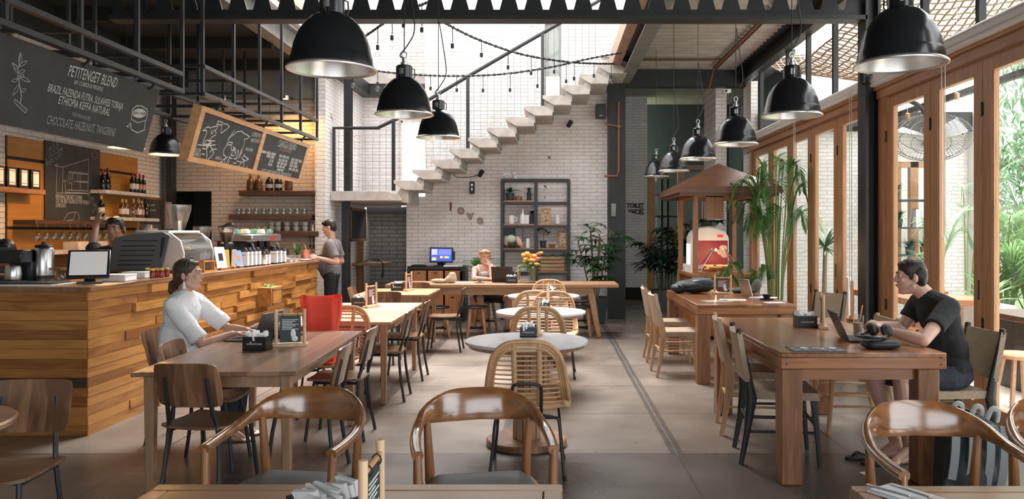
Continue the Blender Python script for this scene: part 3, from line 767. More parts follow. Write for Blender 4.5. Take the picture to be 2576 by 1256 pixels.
def rattan_chair(label, loc, rz, group):
    t = thing('rattan_chair', label, 'chair', loc, rz, group)
    def bk(z):                                    # back recline
        return -.215 - .14*max(0, (z-.45))/.42
    def hoop(k):
        sc = 1-k*.075
        c = [(-.225*sc, .18, .455), (-.25*sc, -.02, .46), (-.262*sc, -.15, .485), (-.252*sc, bk(.56), .57), (-.232*sc, bk(.70), .70), (-.200*sc, bk(.82), .80-.012*k), (-.125*sc, bk(.872), .868-.02*k), (0, bk(.88), .882-.022*k)]
        return curve_pts(c + [(-x, y, z) for x, y, z in reversed(c[:-1])], 5)
    MB().tube(hoop(0), .0155, 8).build('back_hoop', M_rattan, t)
    MB().tube(hoop(1), .009, 7).tube(hoop(1.9), .009, 7).build('inner_hoop', M_rattan, t)
    # wrapped uprights
    for s in (-1, 1):
        m_ = MB(); pts = [(s*.078, bk(z)-.004, z) for z in [.46+.42*i/40 for i in range(41)]]
        m_.tube(pts, [.0145 if i % 2 else .0175 for i in range(41)], 8).build('back_spindle', M_rattanw, t)
    m_ = MB()
    def halfw(z): return .262 - (.262-.236)*max(0, (z-.5)/.2) if z < .7 else .236 - .036*(z-.7)/.10
    for i in range(12):
        z = .475 + i*.031; hw = halfw(z)*.93; cup = .05*max(0, 1-(z-.47)/.33)
        m_.tube([(hw*(2*j/8-1), bk(z) + .012 + (cup+.02)*abs(2*j/8-1)**2.2, z) for j in range(9)], .0055, 6)
    m_.build('back_slat', M_rattan, t)
    m_ = MB()
    for i in range(17):
        y = -.20 + i*.024; hw = .235
        m_.tube([(hw*(2*j/8-1), y, .447 + .02*abs(2*j/8-1)**3 - .012) for j in range(9)], .0075, 6)
    m_.tube([(-.225, .185, .45), (0, .205, .437), (.225, .185, .45)], .014, 8)
    m_.build('seat', M_rattan, t)
    for s in (-1, 1):
        m_ = MB().lathe([(0, -.0), (.030, 0), (.034, .03), (.030, .06), (0, .06)], 10, M.Translation((s*.245, -.135, .44))); m_.build('corner_wrap', M_rattanw, t)
        MB().tube(curve_pts([(s*.085, -.215, .40), (s*.17, -.215, .385), (s*.20, -.22, .36), (s*.215, -.235, .2), (s*.235, -.26, .012)], 5), .0095, 8).lathe([(0, 0), (.013, 0), (.014, .03), (0, .03)], 8, M.Translation((s*.236, -.262, 0))).build('leg', M_black, t)
        MB().tube(curve_pts([(s*.085, .15, .40), (s*.17, .155, .385), (s*.20, .16, .36), (s*.215, .18, .2), (s*.235, .21, .012)], 5), .0095, 8).lathe([(0, 0), (.013, 0), (.014, .03), (0, .03)], 8, M.Translation((s*.236, .212, 0))).build('leg', M_black, t)
    f = MB().tube(curve_pts([(-.09, -.215, .385), (-.09, -.255, .45), (-.09, -.288, .575), (-.07, -.295, .605), (0, -.296, .61), (.07, -.295, .605), (.09, -.288, .575), (.09, -.255, .45), (.09, -.215, .385)], 5), .010, 8)
    f.tube([(-.09, -.215, .387), (-.09, .15, .40)], .009, 8).tube([(.09, -.215, .387), (.09, .15, .40)], .009, 8).tube([(-.2, -.216, .383), (.2, -.216, .383)], .009, 8)
    f.build('metal_frame', M_black, t)
    return t
def woven_chair(label, loc, rz, group, fm, caps=False):
    t = thing('woven_chair', label, 'chair', loc, rz, group)
    def cord(u, v):
        x = (u-.5)*.45; y = -.19+.42*v; e = max(abs(2*u-1), abs(2*v-1))
        return (x*(.92+.08*v), y, .462 - .016*math.sin(pi*u)*math.sin(pi*v) - .0*e)
    MB().slab(cord, 12, 10, .05).build('seat', M_weave, t, bev=0)
    def bck(u, v):
        z = .555+.325*v; x = (u-.5)*.45
        return (x, -.212 - .075*(z-.45)/.43 - .022*math.sin(pi*u), z + .008*math.sin(pi*u)*(v-.5)*-2)
    MB().slab(bck, 12, 10, .034).build('backrest', M_weave, t)
    for s in (-1, 1):
        MB().loft([((s*.208, -.275, 0), (1,0,0), (0,1,0), .014, .016), ((s*.207, -.235, .22), (1,0,0), (0,1,0), .017, .022), ((s*.206, -.205, .44), (1,0,0), (0,1,0), .019, .036), ((s*.206, -.222, .56), (1,0,0), (0,1,0), .018, .026), ((s*.206, -.292, .895), (1,0,0), (0,1,0), .014, .016)], 10, .7).build('leg', fm, t)
        MB().loft([((s*.215, .235, 0), (1,0,0), (0,1,0), .013, .015), ((s*.210, .215, .25), (1,0,0), (0,1,0), .017, .019), ((s*.205, .195, .46), (1,0,0), (0,1,0), .019, .024)], 10, .7).build('leg', fm, t)
        for z in (.22, .32): MB().bar((s*.208, -.235, z), (s*.211, .215, z), .022, .016).build('stretcher', fm, t, bev=.003)
    MB().bar((-.208, .21, .27), (.208, .21, .27), .022, .016).build('cross_stretcher', fm, t, bev=.003)
    MB().bar((-.207, -.225, .29), (.207, -.225, .29), .022, .016).build('cross_stretcher', fm, t, bev=.003)
    if caps:
        for s in (-1, 1): MB().lathe([(0, 0), (.021, 0), (.021, .03), (.016, .036), (0, .036)], 10, M.Translation((s*.206, -.288, .868))).build('post_cap', M_black, t)
    return t
def round_stool(label, loc, rz, group):
    t = thing('stool', label, 'stool', loc, rz, group)
    MB().lathe([(0, .425), (.15, .425), (.165, .432), (.168, .445), (.16, .455), (.12, .458), (0, .452)], 24).build('seat', M_black, t)
    for a in (45, 135, 225, 315):
        c, s = math.cos(R(a)), math.sin(R(a))
        MB().bar((c*.19, s*.19, 0), (c*.12, s*.12, .43), .036, .036, .044, .044, roll=0).build('leg', M_long, t, bev=.006)
    MB().bar((-.12, -.12, .13), (.12, .12, .13), .022).bar((-.12, .12, .13), (.12, -.12, .13), .022).build('stretcher', M_black, t)
    return t

# ---------------------------------------------------------------- tables
def dining_table(label, loc, rz, w_, d, h, top, leg, ap=.075, th=.026, lw=.06, group=None):
    t = thing('dining_table', label, 'table', loc, rz, group)
    MB().boxz(-w_/2, w_/2, -d/2, d/2, h-th, h).build('tabletop', top, t, bev=.004)
    a = MB(); i = .05; j = lw+i-.01
    for s in (-1, 1):
        a.boxz(-w_/2+j, w_/2-j, s*(d/2-i-.028)-.011, s*(d/2-i-.028)+.011, h-th-ap, h-th)
        a.boxz(s*(w_/2-i-.028)-.011, s*(w_/2-i-.028)+.011, -d/2+j, d/2-j, h-th-ap, h-th)
    a.build('apron', leg, t)
    for sx in (-1, 1):
        for sy in (-1, 1):
            x, y = sx*(w_/2-i-lw/2), sy*(d/2-i-lw/2)
            MB().bar((x, y, 0), (x, y, h-th), lw*.72, lw*.72, lw, lw).build('leg', leg, t, bev=.004)
    return t
dining_table('long dark brown wooden dining table nearest the counter corner, woman in white at it', (-1.965, 5.48, 0), R(2.2), .94, 1.90, .75, M_tableL, M_tableLeg, group='wooden dining tables in a row')
dining_table('pale striped wooden dining table behind the red bag', (-1.925, 8.03, 0), R(1.2), .96, 1.96, .75, M_tableM, M_tableLeg, group='wooden dining tables in a row')
dining_table('honey wooden dining table between the pale table and the long table', (-2.05, 10.72, 0), 0, .95, 1.12, .75, M_long, M_tableLeg, group='wooden dining tables in a row')
def teak_table(label, x0, x1, y0, y1, h=.813):
    t = thing('teak_table', label, 'table', ((x0+x1)/2, (y0+y1)/2, 0), 0, 'chunky teak tables by the glass doors')
    w_, d = x1-x0, y1-y0
    m_ = MB().boxz(-w_/2, w_/2, -d/2, d/2, h-.03, h)
    m_.build('tabletop', M_teak, t, bev=.005)
    MB().boxz(-w_/2, w_/2, -d/2, -d/2+.05, h-.1, h-.028).build('end_board', M_teakX, t, bev=.005)
    MB().boxz(-w_/2, w_/2, d/2-.05, d/2, h-.1, h-.028).build('end_board', M_teakX, t, bev=.005)
    MB().boxz(-w_/2, -w_/2+.05, -d/2+.05, d/2-.05, h-.1, h-.03).build('side_board', M_teak, t, bev=.004)
    MB().boxz(w_/2-.05, w_/2, -d/2+.05, d/2-.05, h-.1, h-.03).build('side_board', M_teak, t, bev=.004)
    a = MB()
    for s in (-1, 1):
        a.boxz(-w_/2+.12, w_/2-.16, s*(d/2-.07)-.02, s*(d/2-.07)+.02, h-.172, h-.1)
        a.boxz(s*(w_/2-.08)-.02, s*(w_/2-.08)+.02, -d/2+.1, d/2-.1, h-.172, h-.1)
    a.build('apron', M_teakX, t)
    for sx in (-1, 1):
        for z in (h-.03, h-.07): MB().cyl((sx*(w_/2-.035), -d/2-.0015, z), (sx*(w_/2-.035), -d/2+.01, z), .006, n=8).build('peg', M_black, t)
    for sx in (-1, 1):
        for sy in (-1, 1):
            x = sx*(w_/2-.072-(.035 if sx > 0 else 0)); y = sy*(d/2-.072)
            MB().boxz(x-.066, x+.066, y-.066, y+.066, 0, h-.1).build('leg', M_teakZ, t, bev=.006)
    return t
teak_table('big teak table in front, man in black t-shirt works at it', 1.404, 2.42, 4.84, 6.86)
teak_table('teak table farther back near the roofed cart, backpack on it', 1.487, 2.505, 8.06, 10.18)
# long communal table
t = thing('communal_table', 'long honey wood communal table below the stair wall, woman in headscarf at it', 'table', (-.72, 12.05, 0))
MB().boxz(-1.72, 1.72, -.41, .41, .735, .785).build('tabletop', M_long, t, bev=.006)
a = MB()
for s in (-1, 1): a.boxz(-1.5, 1.3, s*.33-.015, s*.33+.015, .625, .735)
for s in (-1, 1): a.boxz(s*1.25-.1-.02, s*1.25-.1+.02, -.33, .33, .635, .735)
a.build('apron', M_long, t)
for sx in (-1, 1):
    for sy in (-1, 1):
        MB().bar((sx*1.43, sy*.36, 0), (sx*1.30, sy*.29, .735), .075, .075, .105, .105).build('leg', M_long, t, bev=.012)
def marble_table(label, loc):
    t = thing('cafe_table', label, 'table', loc, 0, 'round marble cafe tables in the middle')
    MB().lathe([(0, .742), (.446, .742), (.45, .746), (.45, .760), (.446, .764), (0, .764)], 64).build('tabletop', M_marble, t)
    MB().lathe([(0, .715), (.42, .715), (.44, .742), (0, .742)], 64).build('top_rim', M_tableLeg, t)
    m_ = MB()
    for i in range(12):
        a = 2*pi*i/12; m_.box((.085*math.cos(a), .085*math.sin(a), .382), (.03, .0445, .666), (0, 0, a))
    m_.build('pedestal', M_tableLeg, t, bev=.003)
    MB().lathe([(0, 0), (.285, 0), (.295, .008), (.295, .042), (.285, .05), (0, .05)], 48).build('base', M_schoolB, t)
    return t
marble_table('grey marble round table nearest the camera, black caddy on its far rim', (-.178, 5.80, 0))
marble_table('pale marble round table second in the row', (-.10, 7.92, 0))
marble_table('pale marble round table nearest the long communal table', (-.094, 9.92, 0))
def near_table(label, x0, x1, y0, y1):
    t = thing('dining_table', label, 'table', ((x0+x1)/2, (y0+y1)/2, 0), 0, 'tables at the very front')
    w_, d = x1-x0, y1-y0
    MB().boxz(-w_/2+.062, w_/2-.062, -d/2, d/2-.062, .70, .748).build('tabletop', M_nearwood, t)
    MB().boxz(-w_/2, w_/2, d/2-.06, d/2, .70, .75).boxz(-w_/2, -w_/2+.06, -d/2, d/2-.062, .70, .75).boxz(w_/2-.06, w_/2, -d/2, d/2-.062, .70, .75).build('top_border', M_nearwood, t, bev=.004)
    for sx in (-1, 1):
        for sy in (-1, 1): MB().boxz(sx*(w_/2-.09)-.035, sx*(w_/2-.09)+.035, sy*(d/2-.09)-.035, sy*(d/2-.09)+.035, 0, .70).build('leg', M_glossZ, t, bev=.004)
    return t
near_table('wooden table cut by the bottom frame edge, tissue tray on it', -1.246, .036, 1.75, 2.517)
near_table('wooden table in the bottom corner with wrapped cutlery on it', .94, 2.2, 1.73, 2.50)
# round table whose rim shows at the left edge
t = thing('round_table', 'brown round wooden table, only its rim showing at the left frame edge', 'table', (-2.69, 3.25, 0))
MB().lathe([(0, .725), (.40, .725), (.42, .735), (.42, .752), (.41, .76), (0, .76)], 48).build('tabletop', M_nearwood, t)
MB().lathe([(0, .03), (.045, .03), (.045, .725), (0, .725)], 16).build('pedestal', M_black, t)
MB().lathe([(0, 0), (.17, 0), (.17, .02), (.05, .035), (0, .035)], 32).build('base', M_black, t)

# ---------------------------------------------------------------- chairs in place
G = 'school chairs with steel tube legs'
sc0 = school_chair('wooden school chair at the near end of the dark brown table, back to camera', (-1.985, 4.64, 0), R(-9), G)
for lb, x, y, a in (
    ('wooden school chair the woman in white sits on', -2.72, 5.95, -90),
    ('wooden school chair pushed in beside the woman in white, nearer the camera than hers', -2.275, 5.30, -86),
    ('wooden school chair on the aisle side of the dark brown table, nearest camera', -1.585, 5.13, 92),
    ('wooden school chair on the aisle side of the dark brown table, farther from camera', -1.62, 6.05, 90),
    ('wooden school chair on the aisle side of the pale table, nearer one', -1.575, 7.40, 91),
    ('wooden school chair on the aisle side of the pale table, farther one', -1.57, 8.42, 90),
    ('wooden school chair on the aisle side of the honey table, seat pulled out', -1.40, 10.40, 90),
    ('wooden school chair left of the red bag, on the counter side of the pale table', -2.28, 7.50, -88),
    ('wooden school chair on the counter side of the honey dining table', -2.40, 10.55, -90),
    ('wooden school chair between the pale table and the honey table, facing camera', -2.02, 9.42, 180),
    ('wooden school chair tucked between the honey table and the communal table', -1.95, 11.24, 180),
    ('wooden school chair in the dark front left corner by the round table rim', -2.53, 3.64, 186)):
    dup(sc0, (x, y, 0), R(a), lb)
G = 'glossy armchairs across the front'
ac0 = arm_chair('glossy curved armchair in front of the dark brown table', (-1.145, 3.48, 0), R(180-8), G)
for lb, x, y, a in (
    ('glossy curved armchair in the middle, before the rattan chair', -.30, 3.46, 190),
    ('glossy curved armchair in front of the striped grey backpack', 1.585, 3.16, 182),
    ('glossy curved armchair cut by the right frame edge', 2.235, 3.24, 178)):
    dup(ac0, (x, y, 0), R(a), lb)
G = 'rattan chairs at the marble tables'
rc0 = rattan_chair('rattan chair at the nearest marble table, back to camera', (-.150, 5.20, 0), 0, G)
for lb, x, y, a in (
    ('rattan chair between the first and second marble tables, back to camera', -.10, 7.40, -3),
    ('rattan chair on the far side of the second marble table, facing camera', .02, 8.55, 178),
    ('rattan chair on the near side of the third marble table', -.21, 9.33, 4),
    ('rattan chair on the far side of the third marble table, by the flower vase', -.03, 10.72, 180),
    ('rattan chair holding the red bag', -1.86, 6.76, 178)):
    dup(rc0, (x, y, 0), R(a), lb)
G = 'paper cord woven chairs'
wc0 = woven_chair('light framed woven chair at the far teak table, nearer of the two on the aisle', (1.40, 8.67, 0), R(-88), G, M_lightwood)
dup(wc0, (1.42, 9.62, 0), R(-91), 'light framed woven chair at the far teak table, farther of the two on the aisle')
dup(wc0, (1.60, 6.22, 0), R(-97), 'light framed woven chair beside the black framed one at the front teak table')
dup(wc0, (2.36, 6.25, 0), R(88), 'light framed woven chair beyond the man, at the front teak table')
wb0 = woven_chair('black framed woven chair on the aisle side of the front teak table', (1.57, 5.47, 0), R(-97), G, M_black, True)
dup(wb0, (2.73, 5.50, 0), R(92), 'black framed woven chair the man in black t-shirt sits on')
dup(wb0, (2.86, 8.70, 0), R(118), 'woven chair with black post caps at the far teak table, beside the glass doors')
G = 'round black topped stools'
st0 = round_stool('black topped stool in front of the woman in the headscarf', (xat(1199, 11.85)-.0, 11.78, 0), R(8), G)
for lb, x, y, a in (
    ('black topped stool at the counter end of the communal table', xat(1104, 11.8), 11.75, 20),
    ('black topped stool beside the right leg of the communal table, in front', xat(1464, 11.85), 11.85, -6),
    ('black topped stool behind the right end of the communal table', xat(1462, 12.7), 12.75, 10),
    ('black topped stool the woman in the headscarf sits on', -1.05, 12.72, 30)):
    dup(st0, (x, y, 0), R(a), lb)
# ---------------------------------------------------------------- planes to draw on
class Plane:
    def __init__(s, o, u, v):
        s.o = V(o); s.u = V(u).normalized(); s.v = V(v).normalized(); s.n = s.u.cross(s.v).normalized()
    def __call__(s, a, b, w_=.002): return s.o + s.u*a + s.v*b + s.n*w_
    def uv(s, px, py):
        d = V(((px-1386)/F, 1, -(py-585)/F)); c = V((0, 0, 1.55))
        q = c + d*((s.o-c).dot(s.n)/d.dot(s.n)) - s.o
        return (q.dot(s.u), q.dot(s.v))
    def tr(s, pts): return [s.uv(*p) for p in pts]
def fit_text(mb, txt, pl, p0, p1, h, bold=0):
    """a line of lettering from one end to the other on a plane"""
    (a, b), (c, d) = pl.uv(*p0), pl.uv(*p1)
    t = MB().text(txt, h*1.38, lambda u, v: (u, v, 0), align='LEFT', bold=bold)
    if not t.v: return
    x0 = min(v[0] for v in t.v); x1 = max(v[0] for v in t.v); L = max(math.hypot(c-a, d-b), .001); k = L/(x1-x0)
    ex, ey = (c-a)/L, (d-b)/L
    mb.add([pl(a + ex*(v[0]-x0)*k - 0*ey, b + ey*(v[0]-x0)*k + (v[1]-h/2), .003) for v in t.v], t.f)
def scribble(mb, pl, p0, p1, h, wd=.006):
    """a chalked word too small to read"""
    (a, b), (c, d) = pl.uv(*p0), pl.uv(*p1); n = max(3, int(abs(c-a)/(h*.33))); pts = []
    for i in range(n+1):
        t = i/n; pts.append((a+(c-a)*t, b+(d-b)*t + (h/2 if i % 2 else -h/2)*random.uniform(.75, 1)))
    mb.stroke(pts, wd, pl)
def loop(c, r, n=14, a0=0, a1=2*pi): return [(c[0]+r[0]*math.cos(a0+(a1-a0)*i/n), c[1]+r[1]*math.sin(a0+(a1-a0)*i/n)) for i in range(n+1)]
def leafshape(p, q, wd, n=6):
    """outline of a drawn leaf between two picture points"""
    dx, dy = q[0]-p[0], q[1]-p[1]; L = math.hypot(dx, dy); nx, ny = -dy/L, dx/L
    A = [(p[0]+dx*i/n + nx*wd*math.sin(pi*i/n), p[1]+dy*i/n + ny*wd*math.sin(pi*i/n)) for i in range(n+1)]
    B = [(p[0]+dx*i/n - nx*wd*math.sin(pi*i/n), p[1]+dy*i/n - ny*wd*math.sin(pi*i/n)) for i in range(n, -1, -1)]
    return A + B

# ---------------------------------------------------------------- the bar counter
CX, CY0, CY1, CT = -3.53, 6.03, 11.92, 1.135
t = thing('bar_counter', 'long bar counter clad in amber wooden planks', 'counter', (0, 0, 0))
rows = 15; rh = (CT-.035)/rows
rc = random.Random(5)
mb = MB()
for r_ in range(rows):
    y = CY0 + .0
    while y < CY1:
        L = rc.uniform(.5, 1.35); y2 = min(y+L, CY1)
        pr = rc.choice((0, 0, .006, .012, .028, .04)) if y > CY0+.3 else rc.choice((0, .004))
        mb.boxz(CX-.03, CX+pr, y+.0015, y2-.0015, r_*rh+.001, (r_+1)*rh-.001)
        y = y2
mb.build('side_cladding', M_counter, t)
mb = MB()
for r_ in range(rows):
    x = CX
    if 5 <= r_ < 6: continue
    while x > -6.0:
        L = rc.uniform(.55, 1.5); x2 = max(x-L, -6.0)
        mb.boxz(x2+.0015, x-.0015, CY0-rc.choice((0, 0, .004, .008)), CY0+.03, r_*rh+.001, (r_+1)*rh-.001)
        x = x2
mb.build('front_cladding', M_counterX, t)
MB().boxz(-6.0, CX+.003, CY0-.012, CY0+.03, 5*rh+.001, 6*rh-.001).build('dark_band', M_shelfdark, t)
MB().boxz(-6.0, CX-.03, CY0+.03, CY0+.62, .0, CT-.035).boxz(CX-.66, CX-.03, CY0+.62, CY1-.005, 0, CT-.035).build('carcass', M_shelfdark, t)
MB().boxz(-6.0, CX+.045, CY0-.035, CY0+.64, CT-.035, CT).boxz(CX-.68, CX+.045, CY0+.64, CY1+.03, CT-.035, CT).build('countertop', M_ctop, t, bev=.003)
pl = Plane((CX+.005, 0, 0), (0, 1, 0), (0, 0, 1))
mb = MB(); fit_text(mb, '60kg', pl, (349, 842), (373, 838), .07); scribble(mb, pl, (338, 846), (345, 845), .03, .008); mb.build('stamped_lettering', mat('faded_white_stamp', (.62, .50, .38), .8), t)
# planter fixed to the side
t = thing('wall_planter', 'small wooden planter box with a sprig, fixed to the counter side', 'planter', (CX+.10, 9.65, .66))
MB().boxz(-.095, .095, -.19, .19, 0, .23).build('box', M_counter, t, bev=.004)
MB().boxz(.092, .10, -.17, .17, .02, .04).boxz(.092, .10, -.17, .17, .19, .21).boxz(.092, .10, -.17, -.15, .02, .21).boxz(.092, .10, .15, .17, .02, .21).build('panel_moulding', M_ctop, t)
def leaf(mb, p, d, L, wd, droop=.5, n=5, up=(0, 0, 1), fold=.15):
    """one curved leaf blade"""
    p = V(p); d = V(d).normalized(); side = d.cross(V(up))
    side = side.normalized() if side.length > .05 else V((1, 0, 0)); vs = []; q = V(p); dd = V(d)
    for i in range(n+1):
        s_ = i/n; w_ = wd*math.sin(pi*min(.98, .06+.94*s_)**.8)*.5
        nrm = side.cross(dd).normalized()
        vs += [q - side*w_ + nrm*w_*fold, q.copy(), q + side*w_ + nrm*w_*fold]
        q = q + dd*(L/n); dd = (dd + V((0, 0, -droop/n))).normalized()
    mb.add(vs, [f for i in range(n) for f in ((3*i, 3*i+1, 3*i+4, 3*i+3), (3*i+1, 3*i+2, 3*i+5, 3*i+4))])
mb = MB()
for i in range(9):
    a = i*2.4; leaf(mb, (random.uniform(-.04, .04), random.uniform(-.1, .1), .22), (math.cos(a), math.sin(a), 1.3), random.uniform(.06, .12), .035, 1.2)
mb.build('leaves', M_leafgarden, t)

# ---------------------------------------------------------------- hanging menu boards
top, bot = V((-3.60, 0, 2.862)), V((-3.758, 0, 2.29))
vdir = (top-bot).normalized(); VH = (top-bot).length
def board_box(mb, y0, y1, v0, v1, w0, w1, pl): return mb.prism([(y0, v0), (y1, v0), (y1, v1), (y0, v1)], lambda u, v, w_: pl(u, v, w_), w0, w1)
pl = Plane(bot, (0, 1, 0), vdir)
t = thing('menu_board', 'big black hanging chalkboard headed petitenget blend', 'sign', (0, 0, 0))
board_box(MB(), 4.7, 7.30, 0, VH, -.05, 0, pl).build('panel', M_board, t, bev=.003)
for y in (5.1, 6.1, 7.1): MB().bar((-3.60, y, 2.83), (-3.53, y, 2.90), .02).build('hanger', M_bsteel, t)
mb = MB()
fit_text(mb, 'PETITENGET BLEND', pl, (173, 176), (294, 208), .088)
fit_text(mb, 'BY CURIOUS PEOPLE', pl, (187, 206), (258, 224), .034)
fit_text(mb, 'BRAZIL FAZENDA FUTRA, SULAWESI TORAJA', pl, (121, 219), (309, 268), .062)
fit_text(mb, 'ETHIOPIA KEFFA NATURAL', pl, (148, 250), (276, 282), .064)
mb.build('lettering', M_chalk, t)
mb = MB()
fit_text(mb, 'TASTING NOTES', pl, (180, 286), (227, 299), .03)
fit_text(mb, 'CHOCOLATE, HAZELNUT, TANGERINE', pl, (118, 300), (289, 333), .07)
mb.build('faded_lettering', M_chalkdim, t)
mb = MB()
for a, b2 in (((49, 165), (51, 131)), ((44, 175), (30, 158)), ((46, 168), (68, 153)), ((45, 184), (33, 160)), ((46, 184), (62, 176)), ((44, 200), (29, 204)), ((48, 192), (75, 206)), ((43, 198), (60, 188)), ((48, 212), (32, 240)), ((52, 230), (65, 224))):
    mb.stroke(pl.tr(leafshape(a, b2, 4)), .006, pl)
mb.stroke(pl.tr([(51, 135), (46, 165), (44, 190), (49, 215), (53, 240), (51, 258)]), .01, pl)
mb.stroke(pl.tr([(35, 252), (38, 250), (68, 277), (63, 284), (35, 257), (35, 252)]), .007, pl)
mb.build('branch_drawing', M_chalkdim, t)
mb = MB()
mb.stroke(pl.tr([(330, 300), (333, 275), (343, 266), (357, 267), (370, 276), (370, 290), (366, 303), (364, 312), (363, 327), (345, 334), (330, 326), (328, 309)]), .008, pl)
mb.stroke(pl.tr([(330, 300), (345, 309), (366, 303)]), .006, pl).stroke(pl.tr([(328, 309), (318, 318), (323, 320), (328, 313)]), .006, pl)
for k in (1, .72, .45, .2): mb.stroke(pl.tr(loop((350, 285), (16*k, 10*k))), .012, pl)
mb.build('sack_drawing', M_chalk, t)
t = thing('menu_board', 'pine framed pair of hanging chalkboards, world map and canggu blend', 'sign', (0, 0, 0))
by0, by1, bym, fw = 8.16, 11.82, 9.98, .055
fr = MB()
board_box(fr, by0, by1, 0, fw, -.085, .012, pl); board_box(fr, by0, by1, VH-fw, VH, -.085, .012, pl)
board_box(fr, by0, by0+.1, fw, VH-fw, -.085, .012, pl); board_box(fr, by1-.1, by1, fw, VH-fw, -.085, .012, pl); board_box(fr, bym-.055, bym+.055, fw, VH-fw, -.085, .012, pl)
fr.build('frame', wood('pine_frame_long', (.44, .23, .095), (.62, .36, .17), 'y', .45), t)
for y in (8.5, 9.9, 11.4): MB().bar((-3.62, y, 2.83), (-3.53, y, 2.95), .02).build('hanger', M_bsteel, t)
board_box(MB(), by0+.1, bym-.055, fw, VH-fw, -.06, 0, pl).build('map_panel', M_board, t)
board_box(MB(), bym+.055, by1-.1, fw, VH-fw, -.06, 0, pl).build('blend_panel', M_board, t)
q = lambda pts: pl.tr([(470+x*.1433, 270+y*.1433) for x, y in pts])
mb = MB()
for line in ([(540, 240), (630, 265), (600, 310), (520, 300), (560, 250)], [(640, 290), (700, 295), (745, 340), (690, 390), (600, 455), (600, 380), (615, 320), (590, 300)],
    [(280, 412), (330, 360), (370, 340), (410, 365), (470, 340), (540, 330), (520, 385), (490, 400), (510, 450), (500, 490), (440, 520), (390, 580)], [(280, 412), (345, 405), (345, 460), (310, 530), (285, 600), (278, 640), (330, 650), (400, 655)],
    [(440, 400), (420, 440), (440, 470), (480, 400)], [(310, 640), (310, 600), (360, 575), (395, 600), (430, 635), (300, 650)], [(350, 690), (345, 760), (355, 860), (330, 930), (350, 970), (370, 915), (420, 870), (470, 800), (440, 730), (400, 670), (350, 690)],
    [(195, 655), (330, 675), (500, 660)], [(270, 720), (320, 735), (370, 700)], [(400, 590), (490, 590)], [(400, 785), (450, 735), (520, 735)], [(260, 820), (310, 825)],
    [(715, 585), (740, 530), (830, 470), (870, 430), (960, 420), (1010, 465), (1050, 480), (1100, 520), (1050, 555), (1010, 560), (1005, 650), (970, 740), (960, 820)], [(715, 585), (830, 405)],
    [(700, 640), (740, 610), (800, 620), (780, 660), (700, 660), (650, 740), (635, 830), (680, 860), (660, 940), (655, 1020), (690, 990), (760, 850), (830, 730), (780, 760), (775, 660)],
    [(810, 690), (860, 740), (850, 830), (820, 700)], [(860, 890), (900, 745), (910, 820), (870, 900)], [(900, 910), (960, 740), (930, 880)], [(1000, 850), (1080, 910), (1020, 940), (960, 900), (1000, 850)],
    [(960, 900), (1020, 820)], [(900, 1080), (910, 1030), (960, 970), (1000, 940), (1000, 1000), (970, 1085), (900, 1080)], [(1000, 1100), (1060, 1050)], [(720, 1000), (745, 930), (720, 1000)],
    [(780, 840), (825, 850)], [(745, 890), (790, 895)], [(820, 900), (865, 910)], [(810, 975), (865, 985)], [(870, 945), (950, 960)], [(620, 930), (720, 870)], [(585, 960), (630, 955)]):
    mb.stroke(q(line), .011, pl)
Q = lambda x, y: (470+x*.1433, 270+y*.1433)
fit_text(mb, 'SOUTH', pl, Q(128, 745), Q(240, 760), .042); fit_text(mb, 'AMERICA', pl, Q(110, 814), Q(240, 836), .042)
fit_text(mb, 'AFRICA', pl, Q(500, 880), Q(608, 898), .04); fit_text(mb, 'INDONESIA', pl, Q(1030, 730), Q(1162, 752), .04)
fit_text(mb, 'COFFEE MAP', pl, Q(1145, 468), Q(1296, 500), .055); fit_text(mb, 'AROUND', pl, Q(1120, 570), Q(1275, 594), .05)
mb.build('map_drawing', M_chalk, t)
mb = MB(); Q = lambda x, y: (630+x*.1035, 330+y*.1035)
fit_text(mb, 'CANGGU BLEND', pl, Q(680, 285), Q(1110, 385), .10)
for (a, b2, c) in ((270, 620, 510), (390, 585, 618), (460, 560, 733), (425, 535, 818), (695, 945, 615), (680, 905, 705), (650, 890, 785), (635, 840, 865), (990, 1260, 700), (970, 1150, 775), (945, 1145, 848), (925, 1170, 930)):
    n = 3 if b2-a > 200 else 2; wd = (b2-a)/n
    for i in range(n): scribble(mb, pl, Q(a+i*wd+4, c+i*wd*.24-20), Q(a+(i+1)*wd-12, c+(i+1)*wd*.24-24), .042, .011)
for a, b2 in ((645, 725), (735, 795)): scribble(mb, pl, Q(a, 930+(a-645)*.2), Q(b2, 930+(b2-645)*.2), .03, .009)
fit_text(mb, 'SALTED CARAMEL, BROWN SUGAR, CREAMY MOUTHFEEL', pl, Q(265, 950), Q(985, 1075), .05)
mb.build('lettering', M_chalk, t)
mb = MB(); fit_text(mb, 'BY CURIOUS PEOPLE', pl, Q(712, 428), Q(992, 502), .045); mb.build('faded_lettering', mat('pink_chalk', (.36, .22, .19), .9), t)
# steel pipe rack the boards hang from
def rack(label, y0, y1, n, zl=2.955, zu=3.235, X0=-3.53, X1=-4.62):
    t = thing('hanging_rack', label, 'rack', (0, 0, 0), 0, 'black pipe racks above the bar')
    for x in (X0, X1):
        for z in (zl, zu):
            MB().bar((x, y0, z), (x, y1+(.55 if z < 3 and x == X0 and y1 > 12 else 0), z), .05, .04).build('rail', M_bsteel, t)
    for i in range(n):
        y = y0 + (y1-y0)*i/(n-1)
        for x in (X0, X1): MB().bar((x, y, zl-.025), (x, y, 4.29), .032, .032).build('hanger', M_bsteel, t)
        for z in (zl, zu): MB().bar((X0, y, z), (X1, y, z), .03, .03).build('cross_bar', M_bsteel, t)
    return t
rack('black pipe rack hung above the big petitenget chalkboard', 4.3, 7.58, 5, 2.90, 3.06)
rack('black pipe rack hung above the pine framed chalkboards', 8.02, 11.95, 6)

